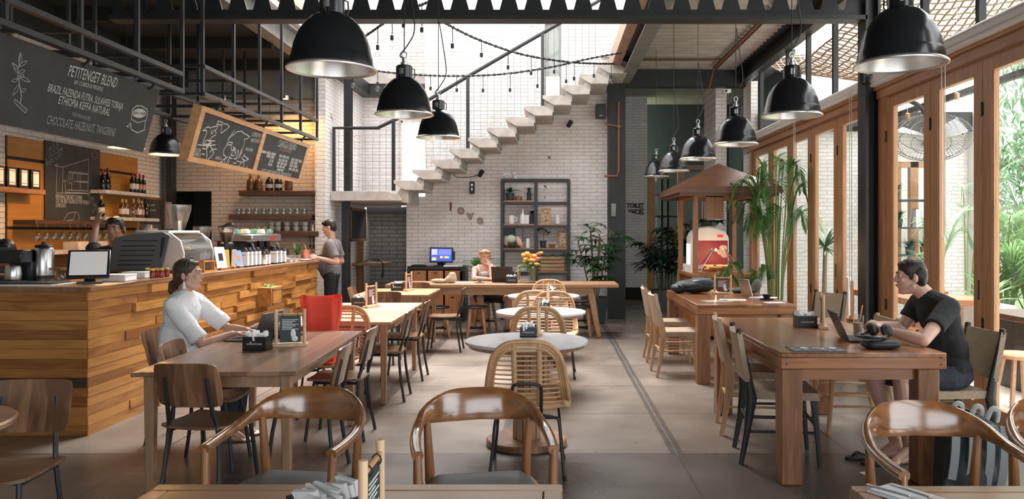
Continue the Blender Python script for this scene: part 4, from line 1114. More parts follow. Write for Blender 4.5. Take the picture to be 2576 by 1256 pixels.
# ---------------------------------------------------------------- left wall of the bar
WX = -6.45
t = thing('wall_panel', 'amber plywood panel on the brick wall behind the bar', 'panel', (0, 0, 0))
MB().boxz(WX, WX+.03, 9.36, 12.3, 2.46, 2.70).boxz(WX, WX+.03, 9.36, 12.3, 1.62, 2.42).boxz(WX, WX+.03, 9.36, 12.3, .9, 1.585).build('plywood', wood('amber_plywood_y', (.30, .125, .022), (.43, .19, .036), 'y', .5, .5), t)
MB().boxz(WX, WX+.012, 9.36, 12.3, .9, 2.7).build('black_backing', M_dark, t)
pl = Plane((WX+.052, 0, 0), (0, 1, 0), (0, 0, 1))
t = thing('chalkboard', 'black chalkboard with a house drawing on the plywood panel', 'chalkboard', (0, 0, 0))
MB().boxz(WX+.032, WX+.05, 10.02, 11.24, 1.715, 2.72).build('panel', M_board, t)
mb = MB(); Q = lambda pts: pl.tr([(100+x*.183, 340+y*.183) for x, y in pts])
for line in ([(228, 430), (320, 440), (672, 330), (660, 770)], [(235, 430), (225, 795), (690, 808), (660, 770), (370, 755)], [(318, 440), (308, 785)], [(395, 500), (665, 530), (665, 545), (395, 518), (395, 625)], [(312, 625), (665, 655)], [(330, 632), (665, 640)], [(420, 520), (420, 620)], [(450, 525), (445, 625)], [(520, 530), (520, 630)], [(555, 535), (555, 745)], [(345, 635), (350, 785)], [(400, 660), (440, 655), (435, 750)], [(350, 785), (660, 800)], [(228, 395), (205, 425), (240, 420), (240, 395)],
    [(320, 1185), (380, 1080), (450, 1060), (490, 1065), (460, 1160), (320, 1185), (420, 1180), (530, 1185), (545, 1120), (510, 1060), (485, 1055)]):
    mb.stroke(Q(line), .009, pl)
for a, b2 in (((110, 420), (95, 375)), ((150, 405), (130, 360)), ((190, 370), (160, 335)), ((240, 340), (200, 310)), ((280, 310), (240, 280)), ((300, 265), (255, 245)), ((310, 215), (265, 200)), ((90, 380), (80, 330)), ((130, 320), (115, 180)), ((160, 290), (150, 160)), ((200, 260), (190, 110)), ((240, 210), (240, 105))): mb.stroke(Q(leafshape(a, b2, 14)), .006, pl)
mb.stroke(Q([(80, 410), (200, 270), (320, 165)]), .007, pl)
for a, b2 in (((720, 870), (660, 830)), ((720, 870), (795, 840)), ((720, 870), (750, 960)), ((720, 870), (690, 920)), ((770, 970), (720, 950)), ((770, 970), (720, 1070)), ((770, 970), (800, 1080)), ((770, 970), (805, 930))): mb.stroke(Q(leafshape(a, b2, 15)), .006, pl)
for k in range(9):
    a = k*2*pi/9; mb.stroke(Q([(755+25*math.cos(a), 275+30*math.sin(a)), (755+55*math.cos(a), 275+75*math.sin(a))]), .006, pl)
mb.build('chalk_drawing', M_chalkdim, t)
mb = MB(); q = lambda x, y: (100+x*.183, 340+y*.183)
fit_text(mb, 'BREWING THE BEST COFFEE', pl, q(218, 840), q(578, 862), .055); fit_text(mb, 'ON THE BEST ISLAND IN THE WORLD', pl, q(218, 900), q(678, 926), .055); fit_text(mb, 'EVERYDAY', pl, q(218, 962), q(355, 970), .055)
mb.build('lettering', M_chalk, t)
pl2 = Plane((WX+.075, 0, 0), (0, 1, 0), (0, 0, 1))
t = thing('chalkboard', 'small framed chalkboard at the far end of the bottle shelves', 'chalkboard', (0, 0, 0))
MB().boxz(WX, WX+.045, 12.42, 13.05, 1.46, 2.12).build('frame', M_ctop, t)
MB().boxz(WX+.04, WX+.05, 12.46, 13.01, 1.50, 2.08).build('panel', M_board, t)
pl = Plane((WX+.052, 0, 0), (0, 1, 0), (0, 0, 1)); mb = MB()
for y, a, b2 in ((517, 376, 390), (530, 370, 392), (556, 376, 396), (574, 374, 386)): scribble(mb, pl, (a, y), (b2, y-1), .04, .008)
mb.build('chalk_words', M_chalkdim, t)
def wall_shelf(label, y0, y1, z, d=.24, th=.05, m_=None, x0=WX, g='shelves on the left bar wall'):
    return tag(MB().boxz(x0+.03, x0+.03+d, y0, y1, z-th, z).build('wall_shelf', m_ or M_shelfpale, None, bev=.003), label, 'shelf', g)
SX = WX+.16
ya, yb = F*6.27/(1386-250), F*6.27/(1386-378)
wall_shelf('pale wall shelf holding dark wine bottles, upper', 11.0, 12.5, zat(482, 11.5))
wall_shelf('pale wall shelf holding syrup bottles, below the wine', 11.0, 12.5, zat(547, 11.5))
wall_shelf('long pale low shelf under the hanging glasses', 9.3, 12.35, 1.33, .42)
wall_shelf('brown shelf carrying the black tins at the left edge', 8.3, 9.72, zat(467, 8.8), .22, .06, M_ctop)
def bottle(label, loc, prof, gm, cat='bottle', group=None, label_band=None, cap=None, content=None, n=14, name='bottle'):
    t = thing(name, label, cat, loc, 0, group)
    MB().lathe(prof, n).build('body', gm, t)
    if label_band: MB().lathe([(label_band[0]+.001, label_band[1]), (label_band[0]+.001, label_band[2])], n).build('paper_label', label_band[3], t)
    if cap: MB().lathe([(0, cap[1]), (cap[0], cap[1]), (cap[0], cap[2]), (0, cap[2])], n).build('cap', cap[3], t)
    if content: MB().lathe([(0, .004), (content[0], .004), (content[0], content[1]), (0, content[1])], n).build('contents', content[2], t)
    return t
def wineprof(r, h): return [(0, 0), (r*.95, 0), (r, .008), (r, h*.58), (r*.85, h*.66), (r*.36, h*.76), (r*.34, h*.97), (0, h*.97)]
M_wine = mat('dark_bottle_glass', (.010, .012, .008), .08)
M_foil = mat('red_foil', (.30, .02, .02), .35, .4)
M_amber = mat('amber_bottle', (.10, .045, .008), .1)
M_lbl = mat('cream_label', (.62, .58, .52), .7)
M_lbl2 = mat('pink_label', (.50, .22, .22), .7)
z1 = zat(482, 11.5); z2 = zat(547, 11.5)
for i, (y, h, lb) in enumerate(((11.12, .30, 'dark bottle at the left end of the wine shelf'), (11.24, .33, 'red capped dark bottle second on the wine shelf'), (11.90, .31, 'wine bottle with white label, first of the right group'), (12.0, .30, 'wine bottle with tall cream label on the wine shelf'), (12.11, .31, 'wine bottle with pink label on the wine shelf'), (12.22, .30, 'wine bottle at the right end of the wine shelf'))):
    bottle(lb, (SX, y, z1), wineprof(.038, h), M_wine, 'bottle', 'wine bottles on the upper shelf', None if i < 2 else (.038, .06, .14, M_lbl if i < 4 else M_lbl2), (.016, h*.8, h*.98, M_foil))
for i, (y, h, lb) in enumerate(((11.08, .30, 'white labelled bottle at the left end of the lower bottle shelf'), (11.62, .27, 'gold capped bottle, first of the pair on the lower shelf'), (11.72, .27, 'gold capped bottle, second of the pair on the lower shelf'), (11.93, .29, 'clear decanter on the lower bottle shelf'), (12.08, .28, 'brown bottle right of the decanter'), (12.17, .27, 'pink labelled brown bottle right of the decanter'), (12.32, .30, 'tall dark bottle at the right end of the lower shelf'))):
    bottle(lb, (SX, y, z2), wineprof(.042 if i != 3 else .055, h), (M_amber, M_wine, M_glassware)[0 if i in (1, 2, 4, 5) else 2 if i == 3 else 1], 'bottle', 'syrup bottles on the lower shelf', None if i in (3, 6) else (.042, .05, .13, M_lbl2 if i in (5,) else M_lbl), (.018, h*.82, h, M_framew if i != 6 else M_black))
# black tins with white labels
t0_ = thing('coffee_tin', 'black tin with white label cut by the left frame edge', 'tin', (SX+.02, 8.93, zat(467, 8.8)), 0, 'black tins at the left edge')
MB().boxz(-.06, .06, -.085, .085, 0, .235).build('tin', M_plblack, t0_, bev=.006)
MB().boxz(.0605, .062, -.052, .052, .03, .21).build('paper_label', M_paper, t0_)
MB().boxz(.0622, .063, -.052, .052, .05, .06).boxz(.0622, .063, -.052, .052, .185, .195).build('label_stripe', M_lbl2, t0_)
for y, lb in ((9.13, 'black tin with white label, second from the left edge'), (9.34, 'black tin with white label, third from the left edge'), (9.55, 'black tin with white label nearest the chalkboard')): dup(t0_, (SX+.02, y, zat(467, 8.8)), None, lb)
# stemmed glasses hanging in a row
t = thing('glass_rack', 'dark rack the stemmed glasses hang from', 'rack', (0, 0, 0))
MB().boxz(WX+.03, WX+.30, 9.45, 11.4, 1.655, 1.70).build('rack_board', M_shelfdark, t)
g0 = None
for i in range(10):
    y = 9.62 + i*.165
    lb = 'stemmed glass hanging upside down under the chalkboard'
    if g0 is None:
        g0 = thing('stemmed_glass', lb, 'glass', (SX+.05, y, 1.655), 0, 'hanging stemmed glasses')
        MB().lathe([(0, 0), (.035, -.002), (.035, -.006), (.006, -.012), (.005, -.085), (.012, -.095), (.036, -.13), (.041, -.17), (.036, -.205), (.034, -.205), (.039, -.17), (.034, -.132), (0, -.1)], 14).build('glass', M_glassware, g0)
    else: dup(g0, (SX+.05, y, 1.655))
t = thing('crate', 'pale box on the low shelf under the hanging glasses', 'box', (SX+.12, 10.55, 1.33))
MB().boxz(-.1, .1, -.38, .3, 0, .10).build('box', M_shelfpale, t, bev=.004)
t = thing('picture_frame', 'small dark picture frame behind the barista in black', 'frame', (WX+.035, 11.2, 1.36))
MB().boxz(0, .02, -.1, .1, 0, .24).build('frame', M_black, t)
MB().boxz(.02, .022, -.075, .075, .03, .21).build('picture', M_ply, t)
t = thing('clear_bag', 'clear bag of white cups on the end of the low shelf', 'bag', (SX+.18, 12.1, 1.33))
def bagf(u, v):
    a = 2*pi*u; r_ = .14*(.8+.25*v)*(1+.06*math.sin(5*a+3*v)); return (r_*math.cos(a), r_*1.25*math.sin(a), .34*v)
MB().grid(bagf, 24, 8).build('bag', M_plastic, t)
MB().lathe([(0, .01), (.09, .01), (.1, .28), (0, .28)], 16).build('cups', mat('milky_white', (.6, .6, .6), .5), t)
# shelves on the wall behind the bar
def bshelf(label, p0, p1, py, d=.24, th=.085):
    x0, x1 = xat(p0, 13.0), xat(p1, 13.0); z = zat(py, 12.98)
    tag(MB().boxz(x0, x1, 13.2-d, 13.2, z-th, z).build('wall_shelf', M_shelfdark, None, bev=.004), label, 'shelf', 'dark shelves behind the bar')
    return z
zb = bshelf('dark shelf with amber bottles, top of three behind the bar', 603, 795, 480)
for i, (p, c) in enumerate(((630, 0), (650, 0), (677, 1), (700, 1), (726, 0))):
    tt = bottle(('amber syrup bottle at the left end of the top dark shelf', 'amber syrup bottle second on the top dark shelf', 'round shouldered black bottle in the middle of the top dark shelf', 'black bottle right of the round shouldered one', 'amber bottle at the right end of the top dark shelf')[i], (xat(p, 13.05), 13.06, zb), [(0, 0), (.058, 0), (.062, .01), (.062, .15), (.05, .19), (.022, .21), (.02, .25), (0, .25)], M_amber if not c else M_wine, 'bottle', 'bottles on the top dark shelf', (.062, .05, .11, M_shelfdark if not c else mat('grey_label', (.3, .3, .3), .7)), (.024, .24, .28, M_ctop))
zb = bshelf('dark shelf with upturned glass jars, middle of three behind the bar', 577, 785, 540)
j0 = None
for i, p in enumerate((600, 612, 626, 644, 663, 680, 697, 713, 730, 747, 765)):
    if j0 is None:
        j0 = thing('glass_jar', 'upturned glass jar in the row on the middle dark shelf', 'jar', (xat(p, 13.06), 13.06, zb), 0, 'glass jars on the middle dark shelf')
        MB().lathe([(0, 0), (.045, 0), (.048, .01), (.048, .075), (.038, .09), (.038, .1), (0, .1)], 14).build('jar', M_jar, j0)
    else: dup(j0, (xat(p, 13.06), 13.06, zb))
zb = bshelf('dark shelf with cups, lowest of three behind the bar', 627, 803, 582)
c0 = None
M_cupg = mat('grey_cup', (.42, .42, .40), .3)
for i, (p, k, lv) in enumerate(((650, 1, 0), (665, 0, 0), (684, 1, 0), (684, 1, 1), (700, 1, 0), (700, 1, 1), (722, 1, 0), (722, 1, 1), (745, 1, 0), (745, 1, 1), (768, 1, 0), (768, 0, 1))):
    if c0 is None:
        c0 = thing('cup', 'pale cup in the stacks on the lowest dark shelf', 'cup', (xat(p, 13.06), 13.06, zb), 0, 'cups on the lowest dark shelf')
        MB().lathe([(0, 0), (.028, 0), (.045, .03), (.05, .075), (.047, .075), (.042, .032), (0, .008)], 14).build('cup', M_cupg, c0)
        MB().tube(curve_pts([(.045, 0, .062), (.072, 0, .055), (.07, 0, .03), (.042, 0, .025)], 4), .005, 6).build('handle', M_cupg, c0)
    else: dup(c0, (xat(p, 13.06), 13.06, zb+lv*.078), i*.9)
t = thing('steel_jug', 'steel jug at the right end of the lowest dark shelf', 'jug', (xat(787, 13.06), 13.06, zb))
MB().lathe([(0, 0), (.045, 0), (.047, .02), (.042, .10), (.045, .11), (0, .11)], 14).build('body', M_chrome, t)
MB().tube(curve_pts([(.045, 0, .1), (.085, 0, .09), (.08, 0, .03), (.045, 0, .02)], 4), .006, 6).build('handle', M_black, t)
t = thing('utensil_rail', 'dark rail of hanging ladles at the end of the lowest shelf', 'rail', (xat(790, 13.0), 13.15, 1.40))
MB().bar((-.14, -.02, .08), (.12, -.02, .08), .012).build('rail', M_black, t)
for i in range(4): MB().tube([(-.1+i*.06, -.03, .085), (-.1+i*.06, -.03, -.06)], .005, 6).ell((-.1+i*.06, -.03, -.08), (.018, .008, .025)).build('ladle', M_black, t)
tag(MB().boxz(xat(416, 13.0), xat(429, 13.0), 13.02, 13.2, 0, 4.4).build('steel_post', M_black, None), 'black steel post in the corner behind the bar', 'post')
tag(MB().boxz(xat(414, 12.98), xat(429, 12.98), 13.0, 13.018, 1.6, 2.05).build('notice_sheet', mat('grey_sheet', (.35, .33, .36), .7), None), 'pale notice sheet taped to the corner post', 'notice')

# ---------------------------------------------------------------- things on the counter
def onc(px, X=None, py=None):
    """spot on the counter top"""
    if X is not None: return V((X, F*X/(px-1386), CT))
    Y = F*(1.55-CT)/(py-585); return V((xat(px, Y), Y, CT))
t = thing('serving_tray', 'flat black mat with white rim on the near end of the counter', 'tray', (-4.08, 6.26, CT))
MB().boxz(-.42, .24, -.17, .17, 0, .012).build('white_board', M_plwhite, t, bev=.003)
MB().boxz(-.36, .20, -.13, .15, .012, .022).build('black_mat', M_rubber, t, bev=.003)
t = thing('thermos', 'tall brushed steel vacuum flask by the till', 'flask', (xat(110, 6.75), 6.75, CT))
MB().lathe([(0, 0), (.075, 0), (.078, .01), (.078, .27), (.07, .285), (0, .285)], 24).build('body', M_chrome, t)
MB().lathe([(0, .285), (.06, .285), (.07, .295), (.06, .31), (.02, .315), (.015, .335), (0, .335)], 20).build('lid', M_black, t)
MB().lathe([(.079, .02), (.079, .05)], 24).build('base_band', M_black, t)
t = thing('coffee_brewer', 'dark coffee brewer with a steel jug at the left counter end', 'coffee maker', (xat(40, 6.6), 6.6, CT))
MB().boxz(-.1, .1, -.09, .09, .16, .27).boxz(-.1, .1, .05, .1, 0, .27).boxz(-.1, .1, -.1, .1, 0, .02).build('body', M_plblack, t, bev=.008)
MB().lathe([(0, .022), (.06, .022), (.064, .05), (.058, .13), (.05, .145), (0, .145)], 20, M.Translation((0, -.03, 0))).build('jug', M_chrome, t)
MB().tube(curve_pts([(-.058, -.04, .12), (-.11, -.06, .115), (-.11, -.06, .05), (-.06, -.04, .04)], 4), .008, 6).build('jug_handle', M_black, t)
t = thing('glass_jar', 'squat glass jar with wooden lid beside the till', 'jar', (xat(157, 6.75), 6.75, CT))
MB().lathe([(0, 0), (.05, 0), (.055, .02), (.055, .08), (.045, .095), (0, .095)], 16).build('jar', M_glassware, t)
MB().lathe([(0, .095), (.05, .095), (.05, .115), (0, .115)], 16).build('lid', M_ctop, t)
# till with a tilted white screen
t = thing('till_monitor', 'touch till with tilted blank white screen on the counter corner', 'till', (-3.70, 6.34, CT), R(24))
rot = M.Translation((0, 0, .16)) @ M.Rotation(R(-32), 4, 'X')
MB().boxz(-.15, .15, -.012, .012, -.13, .13, rot).build('screen_case', M_plblack, t, bev=.006)
MB().boxz(-.13, .13, -.0135, -.012, -.105, .11, rot).build('screen', mat('lit_screen', (.6, .57, .55), .25, emit=(.62, .58, .56), es=.12), t)
MB().boxz(-.09, .09, .02, .17, 0, .02).bar((0, .08, .015), (0, .025, .15), .08, .03).build('stand', M_plblack, t, bev=.004)
for i, (p, py, lb) in enumerate(((299, 707, 'white takeaway carton near the till'), (349, 699, 'white takeaway carton next to the sauce jars'))):
    c = onc(p, None, py); t = thing('carton', lb, 'carton', (c.x, c.y, CT), R(6), 'white cartons on the counter')
    MB().boxz(-.1, .1, -.12, .12, 0, .055).build('box', M_paper, t, bev=.006)
    MB().boxz(-.103, .103, -.123, .123, .045, .058).build('lid', M_plwhite, t, bev=.003)
M_sauce = mat('red_sauce', (.22, .02, .012), .2)
M_ycap = mat('yellow_cap', (.62, .40, .05), .4)
for i, (p, Y) in enumerate(((371, 7.32), (383, 7.16), (393, 7.26), (406, 7.24), (420, 7.36))):
    bottle(('tiny jar with yellow cap, leftmost of the five by the till cover', 'small red sauce jar second from left by the till cover', 'small red sauce jar in the middle of the five', 'small red sauce jar fourth of the five by the till cover', 'small red sauce jar at the right of the five')[i], (xat(p, Y), Y, CT), [(0, 0), (.021, 0), (.022, .008), (.022, .058), (.017, .07), (0, .07)], M_sauce if i else M_glassware, 'jar', 'yellow capped sauce jars', None, (.019, .07, .088, M_ycap), None, 12, 'sauce_jar')
# back of a display: louvred grey cover
t = thing('till_cover', 'slotted grey plastic back of a till display', 'till', (-3.86, 7.42, CT+.02), R(14))
rot = M.Translation((0, 0, .215)) @ M.Rotation(R(-14), 4, 'X')
mb = MB()
pts = [(-.26, -.19), (.21, -.17), (.27, .15), (.2, .19), (-.05, .175), (-.215, .13)]
mb.prism(pts, lambda u, v, w_: rot @ V((u, w_, v)), -.02, .035)
mb.build('shell', M_plgrey, t, bev=.008)
mb = MB()
for i, z in enumerate((.10, .05, .005, -.04, -.09, -.13)): mb.boxz(-.19-.006*i+.05, .16-.01*i, -.0225, -.0195, z-.005, z+.005, rot)
mb.prism([(.19, .13), (.225, .13), (.20, -.06), (.185, -.06)], lambda u, v, w_: rot @ V((u, w_, v)), -.0225, -.0195)
mb.build('vent_slots', M_dark, t)
MB().boxz(-.12, .12, -.02, .14, -.02, .0).bar((0, .05, 0), (0, .03, .15), .1, .05).build('stand', M_plblack, t)
# pastry display
t = thing('pastry_case', 'curved pastry display case with white ends on the counter', 'display case', (-3.97, 8.42, CT))
for y in (-.36, .34):
    prof = [(-.26, .02), (.22, .02), (.235, .2), (.20, .33), (.1, .41), (-.26, .43)]
    MB().prism(prof, lambda u, v, w_: V((u, w_, v)), y, y+.022).build('end_panel', M_plwhite, t, bev=.006)
MB().boxz(-.27, .23, -.37, .37, 0, .03).build('base', M_ctop, t, bev=.004)
MB().boxz(-.26, .08, -.36, .36, .41, .435).build('lid', M_plwhite, t, bev=.004)
MB().slab(lambda u, v: (.235-.0*u if False else (.225 + .02*math.sin(pi*v) - .12*v**3), -.335+.67*u, .03+.37*v), 2, 12, .004).build('curved_glass', M_glassware, t)
MB().boxz(-.24, .18, -.34, .34, .2, .21).build('shelf', M_chrome, t)
M_pastry = mat('baked_crust', (.42, .22, .09), .6, noise_=.3, nscale=30)
pz = None
for i in range(14):
    x = random.uniform(-.05, .14); y = -.28 + (i % 7)*.093; z = .03 if i < 7 else .21
    if pz is None:
        pz = MB().ell((0, 0, .026), (.05, .034, .026)).build('pastry', M_pastry); tag(pz, 'brown bun inside the pastry case', 'pastry', 'buns in the pastry case')
        o = pz
    else: o = pz.copy(); COL.objects.link(o)
    o.location = (-3.97+x, 8.42+y, CT+z+.003); o.rotation_euler = (0, 0, i*1.3)
def grinder(label, X, Y, hop, hz, big):
    t = thing('coffee_grinder', label, 'coffee grinder', (X, Y, CT), 0, 'coffee grinders on the bar')
    MB().boxz(-.09, .09, -.11, .11, 0, .03).lathe([(0, .03), (.07, .03), (.085, .1), (.085, .28), (.06, .3), (.06, hz), (0, hz)], 18).build('body', M_plblack if not big else M_chrome, t)
    MB().lathe([(.05, hz), (.06, hz+.02), (hop, hz+hop*1.9), (hop, hz+hop*2.2), (hop-.006, hz+hop*2.2), (.045, hz)], 20).build('hopper', M_plastic, t)
    if not big: MB().lathe([(0, hz), (.045, hz), (hop*.85, hz+hop*1.55), (0, hz+hop*1.55)], 18).build('beans', mat('coffee_beans', (.035, .015, .008), .4, noise_=.5, nscale=120), t)
    else: MB().lathe([(0, hz), (.04, hz), (.04, hz+.13), (0, hz+.13)], 12).build('inner_tube', M_chrome, t)
    MB().lathe([(0, hz+hop*2.2), (hop, hz+hop*2.2), (hop, hz+hop*2.32), (0, hz+hop*2.32)], 20).build('lid', M_black if not big else M_plastic, t)
    MB().bar((.0, -.08, .2), (0, -.19, .185), .03, .03).build('spout', M_chrome, t)
grinder('coffee grinder with wide clear hopper above the pastry case', -4.30, 9.15, .135, .42, True)
grinder('black coffee grinder full of beans, left one beside the espresso machine', -4.12, 9.35, .10, .26, False)
grinder('black coffee grinder full of beans, right one beside the espresso machine', -3.98, 9.72, .10, .26, False)
t = thing('espresso_machine', 'long steel espresso machine on the bar', 'espresso machine', (-4.02, 10.62, CT))
MB().boxz(-.25, .2, -.52, .52, .0, .1).boxz(-.25, .0, -.5, .5, .1, .3).build('body', M_plblack, t, bev=.01)
MB().boxz(-.27, .22, -.54, .54, .3, .39).build('top_panel', M_chrome, t, bev=.012)
MB().boxz(-.24, .19, -.5, .5, .39, .40).build('cup_grid', M_chrome, t)
for y in (-.25, .05, .32): MB().lathe([(0, .2), (.035, .2), (.04, .3), (0, .3)], 12, M.Translation((.1, y, 0))).bar((.1, y, .215), (.28, y, .2), .022, .022).build('group_head', M_black, t)
for y in (-.46, .47): MB().tube(curve_pts([(.12, y, .3), (.2, y, .25), (.21, y, .12)], 4), .006, 6).build('steam_wand', M_chrome, t)
MB().boxz(.2005, .222, .12, .30, .32, .36).build('red_badge', mat('red_badge', (.5, .02, .03), .4), t)
M_mint = mat('mint_cup', (.16, .42, .33), .25)
k0_ = None
for i in range(12):
    x, y = -.16+(i % 3)*.13, -.42+(i//3)*.27
    if k0_ is None:
        k0_ = thing('cup', 'coffee cup turned over on the espresso machine', 'cup', (0, 0, 0), 0, 'cups on the espresso machine')
        MB().lathe([(0, .062), (.025, .062), (.04, .04), (.045, 0), (.041, 0), (.035, .04), (0, .055)], 14).build('cup', M_porc, k0_)
        MB().tube(curve_pts([(.042, 0, .012), (.066, 0, .016), (.063, 0, .04), (.036, 0, .045)], 4), .0045, 6).build('handle', M_porc, k0_)
        r_ = k0_; r_.location = (-4.02+x, 10.62+y, CT+.40)
    else: r_ = dup(k0_, (-4.02+x, 10.62+y, CT+.40), i*1.1, 'mint green cup turned over on the espresso machine' if i % 2 else None, 'mint cups on the espresso machine' if i % 2 else None, {'white_porcelain': M_mint} if i % 2 else None)
# goods along the counter edge
t = thing('test_tube_rack', 'wooden rack of glass tubes of coffee beans', 'rack', (-3.64, 8.33, CT))
MB().boxz(-.05, .05, -.13, .13, 0, .015).boxz(-.05, .05, -.13, .13, .105, .118).boxz(-.05, .05, -.13, -.118, .015, .105).boxz(-.05, .05, .118, .13, .015, .105).build('frame', M_counter, t)
for i in range(6):
    y = -.095+i*.038
    MB().lathe([(0, .02), (.012, .024), (.012, .20), (0, .2)], 10, M.Translation((0, y, 0))).build('tube', M_glassware, t)
    MB().lathe([(0, .022), (.0105, .026), (.0105, .13), (0, .13)], 10, M.Translation((0, y, 0))).build('beans', M_shelfdark, t)
def card(label, X, Y, w_, h, tilt, m_, m2=None):
    t = thing('card_stand', label, 'card', (X, Y, CT), R(62))
    rot = M.Translation((0, 0, .02)) @ M.Rotation(R(tilt), 4, 'X')
    MB().boxz(-w_/2, w_/2, -.006, .006, 0, h, rot).build('card', m_, t)
    if m2: MB().boxz(-w_*.22, w_*.22, -.0075, -.006, h*.35, h*.7, rot).build('picture', m2, t)
    MB().boxz(-w_*.3, w_*.3, -.03, .03, 0, .028).build('holder', M_counter, t, bev=.003)
card('white postcard leaning on the counter with a dark picture', -3.62, 8.72, .13, .24, -14, M_paper, M_black)
card('yellow leaflet upright on the counter', -3.66, 8.95, .07, .20, -5, M_ycap)
card('pale leaflet upright on the counter beside the yellow one', -3.63, 9.05, .06, .20, 4, M_lbl)
card('blue and orange leaflet leaning on the counter', -3.62, 9.22, .10, .19, -16, mat('sky_blue', (.2, .35, .6), .5), M_flowO)
def coffee_bag(label, X, Y, h, w_=.085, black=False):
    t = thing('coffee_bag', label, 'coffee bag', (X, Y, CT), R(8), 'coffee bags on the counter')
    def f(u, v):
        a = 2*pi*u; k = 1-.75*max(0, v-.8)/.2; c_, s_ = math.cos(a), math.sin(a)
        return (w_*.45*k*math.copysign(abs(c_)**.4, c_), w_*.62*math.copysign(abs(s_)**.4, s_), h*v)
    MB().grid(f, 20, 10).build('bag', M_plblack, t)
    MB().boxz(w_*.45+.0006, w_*.45+.002, -w_*.56, w_*.56, h*.08, h*.78).boxz(-w_*.5, w_*.5, -w_*.63, -w_*.62, h*.08, h*.78).build('paper_label', M_paper, t)
    MB().boxz(w_*.45+.0022, w_*.45+.003, -w_*.4, w_*.4, h*.6, h*.64).boxz(-w_*.3, w_*.3, -w_*.645, -w_*.635, h*.6, h*.64).build('label_stripe', M_lbl2, t)
for lb, Y, h in (('white labelled coffee bag nearest on the counter', 9.42, .235), ('second white labelled coffee bag on the counter', 9.55, .235), ('third white labelled coffee bag on the counter', 9.68, .235), ('fourth white labelled coffee bag on the counter', 9.81, .235), ('short coffee bag in the second cluster, first', 10.02, .17), ('short coffee bag in the second cluster, second', 10.14, .17), ('coffee bag with striped label, first of the last trio', 10.42, .22), ('coffee bag with striped label, middle of the last trio', 10.58, .22), ('coffee bag with striped label, end of the last trio', 10.74, .21)): coffee_bag(lb, -3.64, Y, h)
bottle('small cork topped bottle between the coffee bags', (-3.60, 9.92, CT), [(0, 0), (.024, 0), (.026, .01), (.026, .09), (.015, .105), (.015, .115), (0, .115)], M_glassware, 'bottle', None, (.026, .02, .07, M_paper), (.014, .115, .132, M_counter))
for i, (Y, lb) in enumerate(((10.98, 'clear lidded takeaway box near the far counter end, lower'), (11.2, 'clear lidded takeaway box near the far counter end'))):
    t = thing('takeaway_box', lb, 'box', (-3.66, Y, CT), R(45), 'clear takeaway boxes')
    MB().lathe([(0, 0), (.085, 0), (.1, .05), (.105, .052), (0, .053)], 4).build('tub', M_plwhite, t)
    MB().lathe([(.105, .053), (.095, .09), (0, .095)], 4).build('lid', M_plastic, t)
t = thing('shaker', 'steel shaker with black lid behind the takeaway boxes', 'shaker', (-4.02, 11.45, CT))
MB().lathe([(0, 0), (.05, 0), (.06, .16), (0, .16)], 16).build('body', M_chrome, t)
MB().lathe([(0, .16), (.062, .16), (.06, .2), (.035, .22), (0, .22)], 16).build('lid', M_black, t)
t = thing('potted_plant', 'spiky plant in a small wooden pot at the far counter end', 'plant', (-3.66, 11.42, CT))
MB().lathe([(0, 0), (.04, 0), (.047, .09), (.042, .09), (.04, .075), (0, .075)], 14).build('pot', M_framew, t)
mb = MB()
for i in range(16): a = i*2.4; leaf(mb, (0, 0, .07), (math.cos(a)*.5, math.sin(a)*.5, 1), random.uniform(.12, .24), .02, .5)
mb.build('leaves', M_leafdeep, t)
t = thing('serving_tray', 'white paper lined tray beside the orange smoothie', 'tray', (-3.68, 11.70, CT))
MB().boxz(-.13, .13, -.17, .17, 0, .012).build('tray', M_black, t, bev=.003)
MB().boxz(-.11, .11, -.15, .12, .012, .02).build('papers', M_paper, t)
t = thing('black_box', 'small black speaker box at the end of the counter', 'box', (-4.0, 11.75, CT))
MB().boxz(-.09, .09, -.07, .07, 0, .17).build('box', M_plblack, t, bev=.008)
t = thing('smoothie_cup', 'orange smoothie cup with straw held by the standing man', 'cup', (-3.66, 11.86, CT), 0)
MB().lathe([(0, .0), (.036, .0), (.050, .15), (.052, .155), (0, .155)], 18).build('cup', mat('papaya_smoothie', (.62, .20, .12), .35), t)
MB().tube([(.0, .0, .14), (-.03, 0, .23)], .005, 6).build('straw', M_pale, t)
